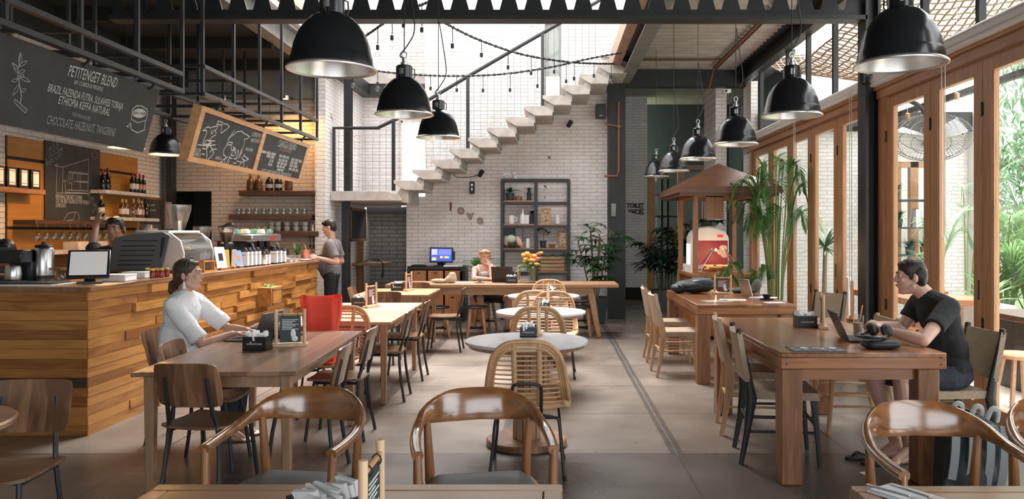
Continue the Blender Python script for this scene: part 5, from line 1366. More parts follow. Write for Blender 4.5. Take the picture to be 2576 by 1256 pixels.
# ---------------------------------------------------------------- people
def ellm(mb, c, ax, r, nu=16, nv=10):
    m = M.Translation(V(c)) @ M((V(ax[0])*r[0], V(ax[1])*r[1], V(ax[2])*r[2])).transposed().to_4x4()
    return mb.lathe([(math.sin(pi*i/nv), -math.cos(pi*i/nv)) if 0 < i < nv else (0, -math.cos(pi*i/nv)) for i in range(nv+1)], nu, m)
def chain(mb, pts, rs):
    for a, b, ra, rb in zip(pts, pts[1:], rs, rs[1:]): mb.cap(a, ra, b, rb, 12)
def axes(f, up):
    f = V(f).normalized(); r = f.cross(V(up)).normalized(); u = r.cross(f).normalized(); return r, f, u
def head(mb, c, f, up=(0, 0, 1), s=1.0):
    r, f, u = axes(f, up); c = V(c); P = lambda a, b, d: c + (r*a + f*b + u*d)*s; A = (r, f, u)
    E = lambda a, b, d, x, y, z: ellm(mb, P(a, b, d), A, (x*s, y*s, z*s))
    E(0, -.012, .035, .076, .096, .082); E(0, .022, -.03, .064, .070, .088); E(0, .052, -.092, .036, .035, .029)
    for k in (-1, 1):
        mb.cap(P(k*.056, .0, -.060), .021*s, P(k*.022, .055, -.098), .022*s, 10)
        E(k*.036, .064, -.018, .026, .020, .020)
        E(k*.085, -.016, -.006, .0105, .018, .031)
    mb.cap(P(-.032, .074, .030), .017*s, P(.032, .074, .030), .017*s, 10)
    mb.cap(P(0, .085, .022), .010*s, P(0, .103, -.020), .0125*s, 10); E(0, .096, -.024, .0175, .013, .010)
    mb.cap(P(-.016, .086, -.052), .0085*s, P(.016, .086, -.052), .0085*s, 8); mb.cap(P(-.013, .084, -.064), .009*s, P(.013, .084, -.064), .009*s, 8)
    return P, A
def face_parts(o, base, c, f, up=(0, 0, 1), s=1.0, brow=None):
    r, f, u = axes(f, up); c = V(c)-V(base); P = lambda a, b, d: c + (r*a + f*b + u*d)*s
    for k in (-1, 1):
        e = ellm(MB(), P(k*.031, .0755, .010), (r, f, u), (.0125*s, .0095*s, .0065*s)).build('eye', M_eye, o)
        ellm(MB(), P(k*.031, .0835, .010), (r, f, u), (.0068*s, .004*s, .0062*s)).build('iris', M_iris, e)
    b_ = MB()
    for k in (-1, 1): b_.tube([P(k*.014, .092, .030), P(k*.032, .090, .036), P(k*.05, .076, .031)], [.004*s, .0042*s, .002*s], 6)
    b_.build('eyebrows', brow or M_hairdark, o)
    MB().tube([P(-.022, .086, -.057), P(-.008, .0955, -.0555), P(.008, .0955, -.0555), P(.022, .086, -.057)], [.003*s, .0065*s, .0065*s, .003*s], 8).build('lips', M_lip, o)
def hand(mb, w_, d, n, thumb, curl=.3, s=1.0, spread=.06, curls=None):
    """wrist, pointing direction, back-of-hand normal, side of the thumb (+1/-1)"""
    d = V(d).normalized(); n = V(n); n = (n - d*n.dot(d)).normalized(); sd = d.cross(n)*thumb; w_ = V(w_)
    K = []
    for i, (o, L) in enumerate(((.030, .088), (.010, .092), (-.010, .088), (-.029, .080))):
        k = w_ + d*L*s + sd*o*s; K.append(k)
        mb.cap(w_ + sd*o*.55*s + d*.01*s, .0165*s, k, .0115*s, 10)
    for i, (k, L) in enumerate(zip(K, ((.040, .025, .020), (.045, .029, .021), (.041, .027, .021), (.032, .020, .018)))):
        dd = (d + sd*(spread*(1.5-i))).normalized(); q = k; a = (curls[i] if curls else curl)*(1+.12*i); rr = .0100*s
        for j, l in enumerate(L):
            dd = (M.Rotation(a*(.8 if j == 0 else 1), 3, dd.cross(n).normalized()) @ dd) if False else (dd*math.cos(a) - n*math.sin(a)).normalized()
            n2 = n
            e = q + dd*l*s; mb.cap(q, rr, e, rr*.9, 10); q = e; rr *= .9
            n = (n*math.cos(a) + d*math.sin(a)*0 + n*0).normalized() if False else n
            a *= 1.5
    t0 = w_ + d*.028*s + sd*.024*s; t1 = t0 + (d*.6 + sd*.75 - n*.25).normalized()*.044*s; t2 = t1 + (d*.9 + sd*.25 - n*.25).normalized()*.032*s; t3 = t2 + (d*.95 - sd*.05 - n*.3).normalized()*.024*s
    chain(mb, [t0, t1, t2, t3], [.016*s, .0125*s, .0105*s, .0085*s])
def foot(mb, an, toe, s=1.0):
    an, toe = V(an), V(toe); d = toe-an; d.z = 0; d = d.normalized(); sd = V((-d.y, d.x, 0)); z0 = .0
    heel = V((an.x, an.y, .032)) - d*.035
    mb.cap(an, .037*s, heel, .032*s, 10); mb.cap(heel, .030*s, heel + d*.17*s + V((0, 0, -.008)), .026*s, 12)
    mb.cap(an + d*.02, .036*s, heel + d*.16*s, .026*s, 10)
    for i, (o, L, r) in enumerate(((.032, .225, .0145), (.012, .23, .010), (-.006, .222, .0095), (-.022, .210, .009), (-.036, .195, .0085))):
        b = heel + d*.165*s + sd*o*.9*s; b.z = .022; e = heel + d*L*s + sd*o*1.05*s; e.z = .013
        mb.cap(b, r*1.25*s, e, r*s, 8)
def torso(mb, J, k=0, sx=1.0, dep=1.0, upto=None):
    """trunk shapes with radii grown by k"""
    side = (J['shR']-J['shL']).normalized()
    for nm, w_, dp, h in (('pel', .158, .118, .11), ('waist', .138, .10, .12), ('chest', .158, .112, .16)):
        i = {'pel': ('pel', 'waist'), 'waist': ('pel', 'chest'), 'chest': ('waist', 'neck')}[nm]
        u = (J[i[1]]-J[i[0]]).normalized(); s_ = (side - u*side.dot(u)).normalized(); f = u.cross(s_)
        ellm(mb, J[nm], (s_, f, u), (w_*sx+k, dp*dep+k, h+k), 20, 12)
    mb.cap((J['pel']+J['waist'])/2, .115*dep+k, (J['waist']+J['chest'])/2, .112*dep+k, 14)
    mid = J['neck'] - (J['neck']-J['chest'])*.25
    for s_ in ('shL', 'shR'):
        mb.cap(mid, .062+k, J[s_], .056+k, 12); mb.cap(J['chest'], .085+k, J[s_]*.8+J['chest']*.2, .06+k, 12)
    if 'belly' in J: ellm(mb, J['belly'][0], ((1, 0, 0), (0, 1, 0), (0, 0, 1)), [x+k for x in J['belly'][1]], 18, 10)
def arm(mb, J, S_, r=1.0, upto=1.0, k=0):
    a, b, c = J['sh'+S_], J['el'+S_], J['wr'+S_]
    chain(mb, [a, a.lerp(b, .35), b], [.052*r+k, .049*r+k, .038*r+k])
    chain(mb, [b, b.lerp(c, .3), c], [.038*r+k, .041*r+k, .026*r+k])
def sleeve(mb, J, S_, frac, r0, r1):
    a, b = J['sh'+S_], J['el'+S_]; mb.cap(a, r0, a.lerp(b, frac*.6), (r0+r1)/2, 14)
    c = a.lerp(b, frac); m = M.Translation(a) @ frame_z(b-a); L = (b-a).length*frac
    mb.lathe([(0, 0), (r0*.9, 0), (r1, L*.8), (r1*1.02, L), (0, L)], 18, m)
def leg(mb, J, S_, r=1.0):
    a, b, c = J['hip'+S_], J['kn'+S_], J['an'+S_]
    chain(mb, [a, a.lerp(b, .4), b], [.088*r, .078*r, .055*r]); chain(mb, [b, b.lerp(c, .28), c], [.053*r, .056*r, .036*r])
def shift(mb, base):
    b = V(base); mb.v = [(x-b.x, y-b.y, z-b.z) for x, y, z in mb.v]; return mb
def person(label, base, mb, skin, vox, group=None, smooth=4):
    o = skinned(shift(mb, base), 'person', skin, None, vox, smooth)
    tag(o, label, 'person', group, None, base); return o
def wear(o, base, name, mb, mt, vox=.007, smooth=6, disp=0, dscale=.08):
    return skinned(shift(mb, base), name, mt, o, vox, smooth, disp, dscale)
Vd = lambda **k: {a: (V(b) if not isinstance(b[0], (tuple, V)) else b) for a, b in k.items()}

# man in black at the front teak table
B = (2.72, 5.48, 0)
J = Vd(pel=(2.77, 5.50, .60), waist=(2.765, 5.50, .76), chest=(2.69, 5.50, .97), neck=(2.605, 5.505, 1.125), shL=(2.67, 5.31, 1.045), shR=(2.65, 5.69, 1.055),
       elL=(2.40, 5.10, .853), elR=(2.52, 5.69, .86), wrL=(2.275, 5.325, .888), wrR=(2.30, 5.52, .905), hipL=(2.72, 5.40, .555), hipR=(2.72, 5.60, .555), knL=(2.385, 5.39, .545), knR=(2.28, 5.61, .545), anL=(2.41, 5.32, .085), anR=(2.385, 5.46, .085))
hc, hf = V((2.512, 5.525, 1.238)), V((-.965, .26, -.03))
mb = MB(); head(mb, hc, hf); torso(mb, J)
chain(mb, [J['neck']-V((-.03, 0, .04)), hc-V((-.035, 0, .055))], [.062, .056])
for s_ in 'LR': arm(mb, J, s_, 1.05); leg(mb, J, s_, 1.08)
hand(mb, J['wrL'], (-.62, .62, .38), (.25, -.45, .85), 1, .30, 1.0)
hand(mb, J['wrR'], (-.75, -.60, .22), (.25, -.3, .9), -1, .42, 1.0)
foot(mb, J['anL'], (2.2, 5.24, 0)); foot(mb, J['anR'], (2.15, 5.40, 0))
o = person('man in black t-shirt and dark shorts sitting at the front teak table, looking away', B, mb, M_skin, .0048, None, 3)
face_parts(o, B, hc, hf)
mb = MB(); torso(mb, J, .014)
for s_ in 'LR': sleeve(mb, J, s_, .62, .072, .068)
wear(o, B, 't_shirt', mb, M_tee, .006, 7, .008, .09)
r, f, u = axes(hf, (0, 0, 1)); P = lambda a, b, d: hc + r*a + f*b + u*d
mb = MB()
ellm(mb, P(0, -.010, .058), (r, f, u), (.079, .094, .076)); ellm(mb, P(0, -.058, .005), (r, f, u), (.073, .052, .088)); ellm(mb, P(0, .044, .088), (r, f, u), (.058, .042, .026))
for k in (-1, 1): ellm(mb, P(k*.058, -.050, .018), (r, f, u), (.027, .046, .060)); ellm(mb, P(k*.064, .010, .050), (r, f, u), (.016, .045, .040)); ellm(mb, P(k*.068, .012, .012), (r, f, u), (.009, .013, .03))
wear(o, B, 'hair', mb, M_hairdark, .0045, 4, .002, .01)
mb = MB(); ellm(mb, J['pel']-V((0, 0, .03)), ((0, 1, 0), (1, 0, 0), (0, 0, 1)), (.18, .145, .115))
for s_ in 'LR': chain(mb, [J['hip'+s_], J['hip'+s_].lerp(J['kn'+s_], .72)], [.098, .088])
wear(o, B, 'shorts', mb, M_denim, .007, 4, .012, .06)

# woman in white at the dark brown table
B = (-2.75, 5.95, 0)
J = Vd(pel=(-2.79, 5.95, .585), waist=(-2.80, 5.95, .74), chest=(-2.775, 5.95, .94), neck=(-2.745, 5.95, 1.095), shR=(-2.755, 5.775, 1.01), shL=(-2.735, 6.125, 1.01), elR=(-2.525, 5.735, .735), elL=(-2.53, 6.2, .80), wrR=(-2.375, 5.90, .795), wrL=(-2.33, 6.08, .80),
       hipL=(-2.74, 6.05, .54), hipR=(-2.74, 5.86, .54), knL=(-2.36, 6.06, .52), knR=(-2.36, 5.86, .52), anL=(-2.40, 6.05, .08), anR=(-2.40, 5.87, .08))
hc, hf = V((-2.72, 5.95, 1.23)), V((1, .10, .03))
mb = MB(); head(mb, hc, hf, s=.95); torso(mb, J, 0, .9, .92)
chain(mb, [J['neck']-V((0, 0, .03)), hc-V((.03, 0, .05))], [.052, .047])
for s_ in 'LR': arm(mb, J, s_, .9); leg(mb, J, s_, .95)
hand(mb, J['wrR'], (.62, .42, .03), (-.1, 0, 1), 1, .16, .95); hand(mb, J['wrL'], (.7, -.3, .0), (0, 0, 1), -1, .2, .95)
foot(mb, J['anL'], (-2.1, 6.05, 0), .92); foot(mb, J['anR'], (-2.1, 5.86, 0), .92)
o = person('woman in white linen shirt, hair in a bun, at the dark brown table', B, mb, M_skintan, .0052, None, 3)
face_parts(o, B, hc, hf, s=.95, brow=M_hairbrown)
mb = MB(); torso(mb, J, .015, .92, .96)
ellm(mb, J['pel']+V((0, 0, .02)), ((0, 1, 0), (1, 0, 0), (0, 0, 1)), (.178, .145, .15)); ellm(mb, J['waist']+V((-.01, 0, 0)), ((0, 1, 0), (1, 0, 0), (0, 0, 1)), (.165, .13, .2))
for s_ in 'LR': sleeve(mb, J, s_, .88, .070, .066)
wear(o, B, 'shirt', mb, M_linen, .007, 7, .022, .09)
r, f, u = axes(hf, (0, 0, 1)); P = lambda a, b, d: hc + (r*a + f*b + u*d)*.95
mb = MB()
ellm(mb, P(0, -.022, .050), (r, f, u), (.083, .094, .082)); ellm(mb, P(0, -.062, .0), (r, f, u), (.076, .056, .085)); ellm(mb, P(0, .036, .090), (r, f, u), (.056, .042, .024))
for k in (-1, 1): mb.cap(P(k*.070, .02, .055), .016, P(k*.074, -.03, -.02), .018, 10); mb.cap(P(k*.074, -.03, -.02), .018, P(k*.03, -.10, -.075), .02, 10)
ellm(mb, P(0, -.118, -.080), (r, f, u), (.042, .038, .045)); ellm(mb, P(.01, -.135, -.11), (r, f, u), (.03, .02, .04))
wear(o, B, 'hair', mb, M_hairbrown, .005, 3, .004, .02)
c_ = V(B)
MB().tube(curve_pts([P(.085, .005, .03)-c_, P(.075, .012, .11)-c_, P(0, .016, .142)-c_, P(-.075, .012, .11)-c_, P(-.085, .005, .03)-c_], 5), .005, 6).build('headband', M_potdark, o)
for k in (-1, 1): MB().lathe([(0, 0), (.013, .004), (.009, .03), (.002, .062), (0, .065)], 10, M.Translation(P(k*.084, -.012, -.105)-c_)).build('earring', M_paper, o)
mb = MB()
for s_ in 'LR': chain(mb, [J['hip'+s_], J['kn'+s_], J['an'+s_]], [.098, .068, .055])
ellm(mb, J['pel']-V((0, 0, .03)), ((0, 1, 0), (1, 0, 0), (0, 0, 1)), (.17, .13, .1))
wear(o, B, 'trousers', mb, M_denim, .008, 4)

# man standing at the end of the counter
B = (-3.42, 12.32, 0)
J = Vd(pel=(-3.42, 12.32, .93), waist=(-3.43, 12.32, 1.08), chest=(-3.42, 12.32, 1.27), neck=(-3.42, 12.32, 1.44), shL=(-3.385, 12.12, 1.365), shR=(-3.40, 12.52, 1.365), elL=(-3.26, 12.07, 1.09), elR=(-3.32, 12.58, 1.09), wrL=(-3.535, 11.99, 1.165), wrR=(-3.57, 12.30, 1.19),
       hipL=(-3.41, 12.22, .88), hipR=(-3.41, 12.42, .88), knL=(-3.42, 12.22, .47), knR=(-3.44, 12.43, .47), anL=(-3.39, 12.21, .08), anR=(-3.41, 12.43, .08), belly=((-3.49, 12.32, 1.04), (.135, .15, .14)))
hc, hf = V((-3.448, 12.32, 1.618)), V((-1, -.03, -.16))
mb = MB(); head(mb, hc, hf, s=1.0); torso(mb, J)
chain(mb, [J['neck']-V((0, 0, .04)), hc-V((-.035, 0, .05))], [.058, .054])
for s_ in 'LR': arm(mb, J, s_, 1.05); leg(mb, J, s_)
hand(mb, J['wrL'], (-.92, -.35, .12), (0, -.85, .5), 1, .35); hand(mb, J['wrR'], (-.5, -.8, .0), (-.3, .5, .8), -1, .4)
foot(mb, J['anL'], (-3.7, 12.2, 0)); foot(mb, J['anR'], (-3.7, 12.42, 0))
o = person('man in grey t-shirt standing at the far counter end holding the orange smoothie', B, mb, M_skintan, .007, None, 3)
face_parts(o, B, hc, hf, brow=M_hairblack)
mb = MB(); torso(mb, J, .016); ellm(mb, J['pel']+V((-.02, 0, .04)), ((0, 1, 0), (1, 0, 0), (0, 0, 1)), (.185, .155, .17))
for s_ in 'LR': sleeve(mb, J, s_, .72, .078, .075)
wear(o, B, 't_shirt', mb, M_teegrey, .008, 6, .015, .1)
mb = MB(); ellm(mb, V((-3.545, 12.30, 1.26)), ((0, 1, 0), (.96, 0, .2), (0, 0, 1)), (.055, .03, .075)); wear(o, B, 'shirt_print', mb, M_shelfpale, .008, 2)
r, f, u = axes(hf, (0, 0, 1)); P = lambda a, b, d: hc + r*a + f*b + u*d
mb = MB(); ellm(mb, P(0, -.012, .060), (r, f, u), (.083, .098, .080)); ellm(mb, P(0, -.060, .012), (r, f, u), (.078, .054, .085)); ellm(mb, P(0, .062, .085), (r, f, u), (.06, .042, .038))
wear(o, B, 'hair', mb, M_hairblack, .006, 2, .008, .02)
mb = MB(); ellm(mb, J['pel']-V((0, 0, .04)), ((0, 1, 0), (1, 0, 0), (0, 0, 1)), (.172, .135, .12))
for s_ in 'LR': chain(mb, [J['hip'+s_], J['kn'+s_], J['an'+s_]], [.096, .075, .065])
wear(o, B, 'trousers', mb, M_trouser, .008, 4)
mb = MB()
for s_ in 'LR':
    a = J['an'+s_]; mb.cap((a.x+.03, a.y, .045), .045, (a.x-.17, a.y, .035), .035, 12)
wear(o, B, 'shoes', mb, M_black, .008, 2)

# woman in the headscarf at the communal table
B = (-1.05, 12.72, 0)
J = Vd(pel=(-1.05, 12.72, .56), waist=(-1.05, 12.71, .72), chest=(-1.05, 12.68, .90), neck=(-1.05, 12.65, 1.03), shR=(-1.215, 12.65, .955), shL=(-.885, 12.65, .955), elR=(-1.215, 12.47, .825), elL=(-.93, 12.44, .825), wrR=(-1.0, 12.40, .825), wrL=(-.965, 12.53, 1.015),
       hipL=(-.95, 12.68, .53), hipR=(-1.15, 12.68, .53), knL=(-.66, 12.42, .50), knR=(-1.10, 12.30, .52), anL=(-.69, 12.36, .08), anR=(-1.06, 12.42, .08))
hc, hf = V((-1.05, 12.62, 1.165)), V((.30, -.93, -.20))
mb = MB(); head(mb, hc, hf, s=.98); torso(mb, J, 0, .95, .95)
chain(mb, [J['neck']-V((0, 0, .03)), hc-V((0, -.02, .05))], [.052, .048])
for s_ in 'LR': arm(mb, J, s_, .95); leg(mb, J, s_, 1.0)
hand(mb, J['wrR'], (.95, -.1, -.05), (0, 0, 1), -1, .2, .95); hand(mb, J['wrL'], (-.35, .1, .95), (.6, -.6, .3), -1, .35, .95)
foot(mb, J['anL'], (-.5, 12.2, 0)); foot(mb, J['anR'], (-1.06, 12.1, 0))
o = person('woman in white vest and patterned headscarf, chin on hand, behind the communal table', B, mb, M_skin, .0062, None, 3)
face_parts(o, B, hc, hf, s=.98, brow=M_hairblond)
mb = MB(); J2 = dict(J); k = .012
side = V((1, 0, 0))
for nm, w_, dp, h in (('pel', .165, .125, .12), ('waist', .142, .108, .13), ('chest', .142, .116, .10)): ellm(mb, J[nm], ((1, 0, 0), (0, 1, 0), (0, 0, 1)), (w_, dp, h))
for s_ in (-1, 1): mb.tube(curve_pts([(-1.05+s_*.085, 12.57, .93), (-1.05+s_*.105, 12.60, 1.01), (-1.05+s_*.105, 12.66, 1.035), (-1.05+s_*.095, 12.76, .98)], 4), .014, 8)
wear(o, B, 'vest_top', mb, M_linen, .008, 4, .008, .08)
r, f, u = axes(hf, (0, 0, 1)); P = lambda a, b, d: hc + (r*a + f*b + u*d)*.98
mb = MB(); ellm(mb, P(0, -.020, .030), (r, f, u), (.085, .096, .085)); ellm(mb, P(0, -.06, -.03), (r, f, u), (.075, .05, .07))
for k in (-1, 1): mb.cap(P(k*.072, .03, .03), .016, P(k*.072, .0, -.06), .014, 8)
wear(o, B, 'hair', mb, M_hairblond, .007, 2, .008, .02)
mb = MB(); mb.tube([P(.080*math.cos(a), .094*math.sin(a)-.012, .068 + .022*math.sin(a)) for a in [2*pi*i/20 for i in range(20)]], .021, 8, True); ellm(mb, P(.01, .075, .098), (r, f, u), (.034, .022, .024))
wear(o, B, 'headscarf', mb, mat('patterned_scarf', (.48, .22, .14), .8, noise_=.6, nscale=45), .007, 2, .006, .02)
g_ = MB(); c_ = V(B)
for k in (-1, 1): g_.tube([P(k*.032+.022*math.cos(a), .104, .008+.018*math.sin(a))-c_ for a in [2*pi*i/12 for i in range(12)]], .0022, 5, True).tube([P(k*.054, .102, .012)-c_, P(k*.08, .0, .015)-c_], .002, 5)
g_.tube([P(-.010, .106, .012)-c_, P(.010, .106, .012)-c_], .002, 5).build('spectacles', M_lbl2, o)
mb = MB(); ellm(mb, J['pel']-V((0, 0, .03)), ((1, 0, 0), (0, 1, 0), (0, 0, 1)), (.175, .135, .11))
for s_ in 'LR': chain(mb, [J['hip'+s_], J['hip'+s_].lerp(J['kn'+s_], .65)], [.098, .09])
wear(o, B, 'shorts', mb, M_trouser, .008, 3)
mb = MB()
for s_, tx, ty in (('L', -.5, 12.2), ('R', -1.06, 12.1)):
    a = J['an'+s_]; d = V((tx-a.x, ty-a.y, 0)).normalized(); p = V((a.x, a.y, .006)); mb.cap(p-d*.05, .012, p+d*.2, .012, 8)
    mb.tube([p+d*.03+V((-d.y*.05, d.x*.05, .02)), p+d*.14+V((0, 0, .045)), p+d*.03+V((d.y*.05, -d.x*.05, .02))], .007, 6)
mb = shift(mb, B); mb.build('flip_flops', M_black, o)

# barista in black reaching up
B = (-4.40, 8.0, 0)
J = Vd(pel=(-4.40, 8.02, .90), waist=(-4.40, 8.02, 1.06), chest=(-4.40, 8.02, 1.24), neck=(-4.40, 8.0, 1.40), shR=(-4.61, 8.02, 1.325), shL=(-4.19, 8.02, 1.325), elR=(-4.70, 8.12, 1.42), elL=(-4.27, 7.80, 1.07), wrR=(-4.735, 8.25, 1.63), wrL=(-4.38, 7.68, 1.15), hipL=(-4.3, 8.02, .85), hipR=(-4.5, 8.02, .85), knL=(-4.3, 8.0, .46), knR=(-4.5, 8.0, .46), anL=(-4.3, 8.03, .08), anR=(-4.5, 8.03, .08))
hc, hf = V((-4.385, 7.97, 1.578)), V((.12, -1, -.05))
mb = MB(); head(mb, hc, hf); torso(mb, J); chain(mb, [J['neck']-V((0, 0, .04)), hc-V((0, -.03, .05))], [.06, .056])
for s_ in 'LR': arm(mb, J, s_, 1.05); leg(mb, J, s_)
hand(mb, J['wrR'], (-.05, .35, .9), (-.3, -.9, .3), 1, .25); hand(mb, J['wrL'], (-.3, -.8, .1), (0, 0, 1), -1, .4)
foot(mb, J['anL'], (-4.3, 7.7, 0)); foot(mb, J['anR'], (-4.5, 7.7, 0))
o = person('barista in black printed t-shirt behind the counter, one arm raised to the chalkboard', B, mb, M_skinbrown, .0065, 'baristas behind the counter', 3)
face_parts(o, B, hc, hf, brow=M_hairblack)
mb = MB(); torso(mb, J, .016)
for s_ in 'LR': sleeve(mb, J, s_, .75, .076, .074)
wear(o, B, 't_shirt', mb, M_tee, .008, 6, .01, .1)
pb = MB(); k = V(B)
for i in range(10):
    x = -4.47+random.uniform(0, .14); z = 1.10+random.uniform(0, .22); pb.box((x-k.x, 7.872-k.y - .0*i, z), (random.uniform(.015, .04), .006, random.uniform(.008, .03)), (0, random.uniform(-.6, .6), 0))
pb.build('shirt_print', mat('red_print', (.5, .08, .07), .8), o)
r, f, u = axes(hf, (0, 0, 1)); P = lambda a, b, d: hc + r*a + f*b + u*d
mb = MB(); ellm(mb, P(0, -.014, .060), (r, f, u), (.081, .094, .076)); ellm(mb, P(0, -.060, .012), (r, f, u), (.076, .052, .082)); ellm(mb, P(0, .05, .095), (r, f, u), (.06, .038, .032))
for k in (-1, 1): ellm(mb, P(k*.068, .01, .04), (r, f, u), (.016, .04, .045))
wear(o, B, 'hair', mb, M_hairblack, .006, 2, .007, .02)
mb = MB(); ellm(mb, J['pel']-V((0, 0, .04)), ((1, 0, 0), (0, 1, 0), (0, 0, 1)), (.172, .135, .12))
for s_ in 'LR': chain(mb, [J['hip'+s_], J['kn'+s_], J['an'+s_]], [.096, .075, .065])
wear(o, B, 'trousers', mb, M_trouser, .009, 4)
# barista bending at the left edge
B = (-4.78, 7.05, 0)
J = Vd(pel=(-4.85, 7.25, .88), waist=(-4.84, 7.2, 1.0), chest=(-4.82, 7.08, 1.13), neck=(-4.79, 6.96, 1.23), shR=(-4.98, 7.02, 1.17), shL=(-4.60, 7.02, 1.17), elR=(-5.02, 6.88, .98), elL=(-4.58, 6.9, 1.0), wrR=(-4.9, 6.78, 1.18), wrL=(-4.66, 6.78, 1.18), hipL=(-4.76, 7.27, .84), hipR=(-4.95, 7.27, .84), knL=(-4.76, 7.2, .46), knR=(-4.95, 7.2, .46), anL=(-4.76, 7.27, .08), anR=(-4.95, 7.27, .08))
hc, hf = V((-4.755, 6.90, 1.355)), V((.30, -.80, -.45))
mb = MB(); head(mb, hc, hf); torso(mb, J); chain(mb, [J['neck']-V((0, -.03, .03)), hc-V((0, -.04, .04))], [.06, .056])
for s_ in 'LR': arm(mb, J, s_); leg(mb, J, s_)
hand(mb, J['wrR'], (.4, -.6, .1), (0, 0, 1), -1, .4); hand(mb, J['wrL'], (-.4, -.6, .1), (0, 0, 1), 1, .4)
foot(mb, J['anL'], (-4.76, 7.0, 0)); foot(mb, J['anR'], (-4.95, 7.0, 0))
o = person('barista in grey bending over the counter at the left frame edge', B, mb, M_skinbrown, .0065, 'baristas behind the counter', 3)
face_parts(o, B, hc, hf, brow=M_hairblack)
mb = MB(); torso(mb, J, .016)
for s_ in 'LR': sleeve(mb, J, s_, .7, .076, .072)
wear(o, B, 't_shirt', mb, mat('slate_tee', (.10, .12, .14), .85), .008, 6, .01, .1)
r, f, u = axes(hf, (0, 0, 1)); P = lambda a, b, d: hc + r*a + f*b + u*d
mb = MB(); ellm(mb, P(0, -.014, .060), (r, f, u), (.083, .096, .078)); ellm(mb, P(0, -.060, .012), (r, f, u), (.078, .054, .082)); ellm(mb, P(0, .05, .092), (r, f, u), (.064, .042, .036))
wear(o, B, 'hair', mb, M_hairblack, .006, 2, .007, .02)
mb = MB(); ellm(mb, J['pel']-V((0, 0, .04)), ((1, 0, 0), (0, 1, 0), (0, 0, 1)), (.172, .135, .12))
for s_ in 'LR': chain(mb, [J['hip'+s_], J['kn'+s_], J['an'+s_]], [.096, .075, .065])
wear(o, B, 'trousers', mb, M_trouser, .01, 4)
# barista whose head shows over the espresso machine
B = (-4.66, 11.5, 0)
J = Vd(pel=(-4.66, 11.5, .90), waist=(-4.66, 11.5, 1.06), chest=(-4.66, 11.5, 1.22), neck=(-4.66, 11.5, 1.38), shR=(-4.66, 11.7, 1.30), shL=(-4.66, 11.3, 1.30), elR=(-4.66, 11.74, 1.04), elL=(-4.6, 11.25, 1.04), wrR=(-4.8, 11.6, .98), wrL=(-4.75, 11.3, .98), hipL=(-4.66, 11.4, .85), hipR=(-4.66, 11.6, .85), knL=(-4.66, 11.4, .46), knR=(-4.66, 11.6, .46), anL=(-4.64, 11.4, .08), anR=(-4.64, 11.6, .08))
hc, hf = V((-4.66, 11.5, 1.555)), V((-.9, -.25, -.3))
mb = MB(); head(mb, hc, hf); torso(mb, J); chain(mb, [J['neck']-V((0, 0, .04)), hc-V((-.03, 0, .05))], [.06, .056])
for s_ in 'LR': arm(mb, J, s_); leg(mb, J, s_)
hand(mb, J['wrR'], (-.8, -.3, .0), (0, 0, 1), -1, .4); hand(mb, J['wrL'], (-.8, .3, 0), (0, 0, 1), 1, .4)
foot(mb, J['anL'], (-4.9, 11.4, 0)); foot(mb, J['anR'], (-4.9, 11.6, 0))
o = person('dark haired barista whose head shows above the espresso machine', B, mb, M_skinbrown, .008, 'baristas behind the counter', 3)
face_parts(o, B, hc, hf, brow=M_hairblack)
mb = MB(); torso(mb, J, .016)
for s_ in 'LR': sleeve(mb, J, s_, .8, .076, .072)
wear(o, B, 't_shirt', mb, M_tee, .009, 5)
r, f, u = axes(hf, (0, 0, 1)); P = lambda a, b, d: hc + r*a + f*b + u*d
mb = MB(); ellm(mb, P(0, -.014, .060), (r, f, u), (.083, .098, .078)); ellm(mb, P(0, -.060, .012), (r, f, u), (.078, .054, .082)); ellm(mb, P(0, .055, .09), (r, f, u), (.06, .042, .034))
wear(o, B, 'hair', mb, M_hairblack, .007, 2, .007, .02)
mb = MB(); ellm(mb, J['pel']-V((0, 0, .04)), ((0, 1, 0), (1, 0, 0), (0, 0, 1)), (.172, .135, .12))
for s_ in 'LR': chain(mb, [J['hip'+s_], J['kn'+s_], J['an'+s_]], [.096, .075, .065])
wear(o, B, 'trousers', mb, M_trouser, .01, 4)
# ---------------------------------------------------------------- staircase
YN, YW, PM = 13.25, 14.345, F/13.25
t = thing('staircase', 'folded concrete staircase with landing, rising across the white brick wall', 'stairs', (0, 0, 0))
lz0, lz1 = zat(505, YN), zat(481, YN)
MB().prism([(-3.69, lz0), (-2.80, lz0), (xat(1010, YN), lz0), (xat(1003, YN), lz1-.06), (xat(975, YN), lz1), (-3.69, lz1)], lambda u, v, w_: (u, w_, v), YN, 15.58).build('landing_slab', M_conc, t, bev=.004)
hexp = [(0, 0), (.33, 0), (.483, -.085), (.483, -.165), (.187, -.165), (0, -.053)]
for i in range(13):
    x0 = xat(990+46.8*i, YN); zt = zat(453.7-26.75*i, YN)
    if x0 > 1.0: break
    MB().prism([(x0+u, zt+v) for u, v in hexp], lambda u, v, w_: (u, w_, v), YN, YW if x0 < .5 else 14.15).build('step', M_conc, t, bev=.005)
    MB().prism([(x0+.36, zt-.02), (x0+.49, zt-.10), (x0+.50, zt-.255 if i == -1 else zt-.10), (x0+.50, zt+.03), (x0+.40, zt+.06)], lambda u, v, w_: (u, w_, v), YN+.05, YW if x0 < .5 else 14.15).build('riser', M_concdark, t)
MB().prism([(xat(1003, YN)-.10, lz0+.02), (xat(1003, YN)+.155, lz0-.05), (xat(1003, YN)+.155, lz1+.03), (xat(1003, YN)+.02, lz1+.05)], lambda u, v, w_: (u, w_, v), YN+.05, YW).build('riser', M_concdark, t)
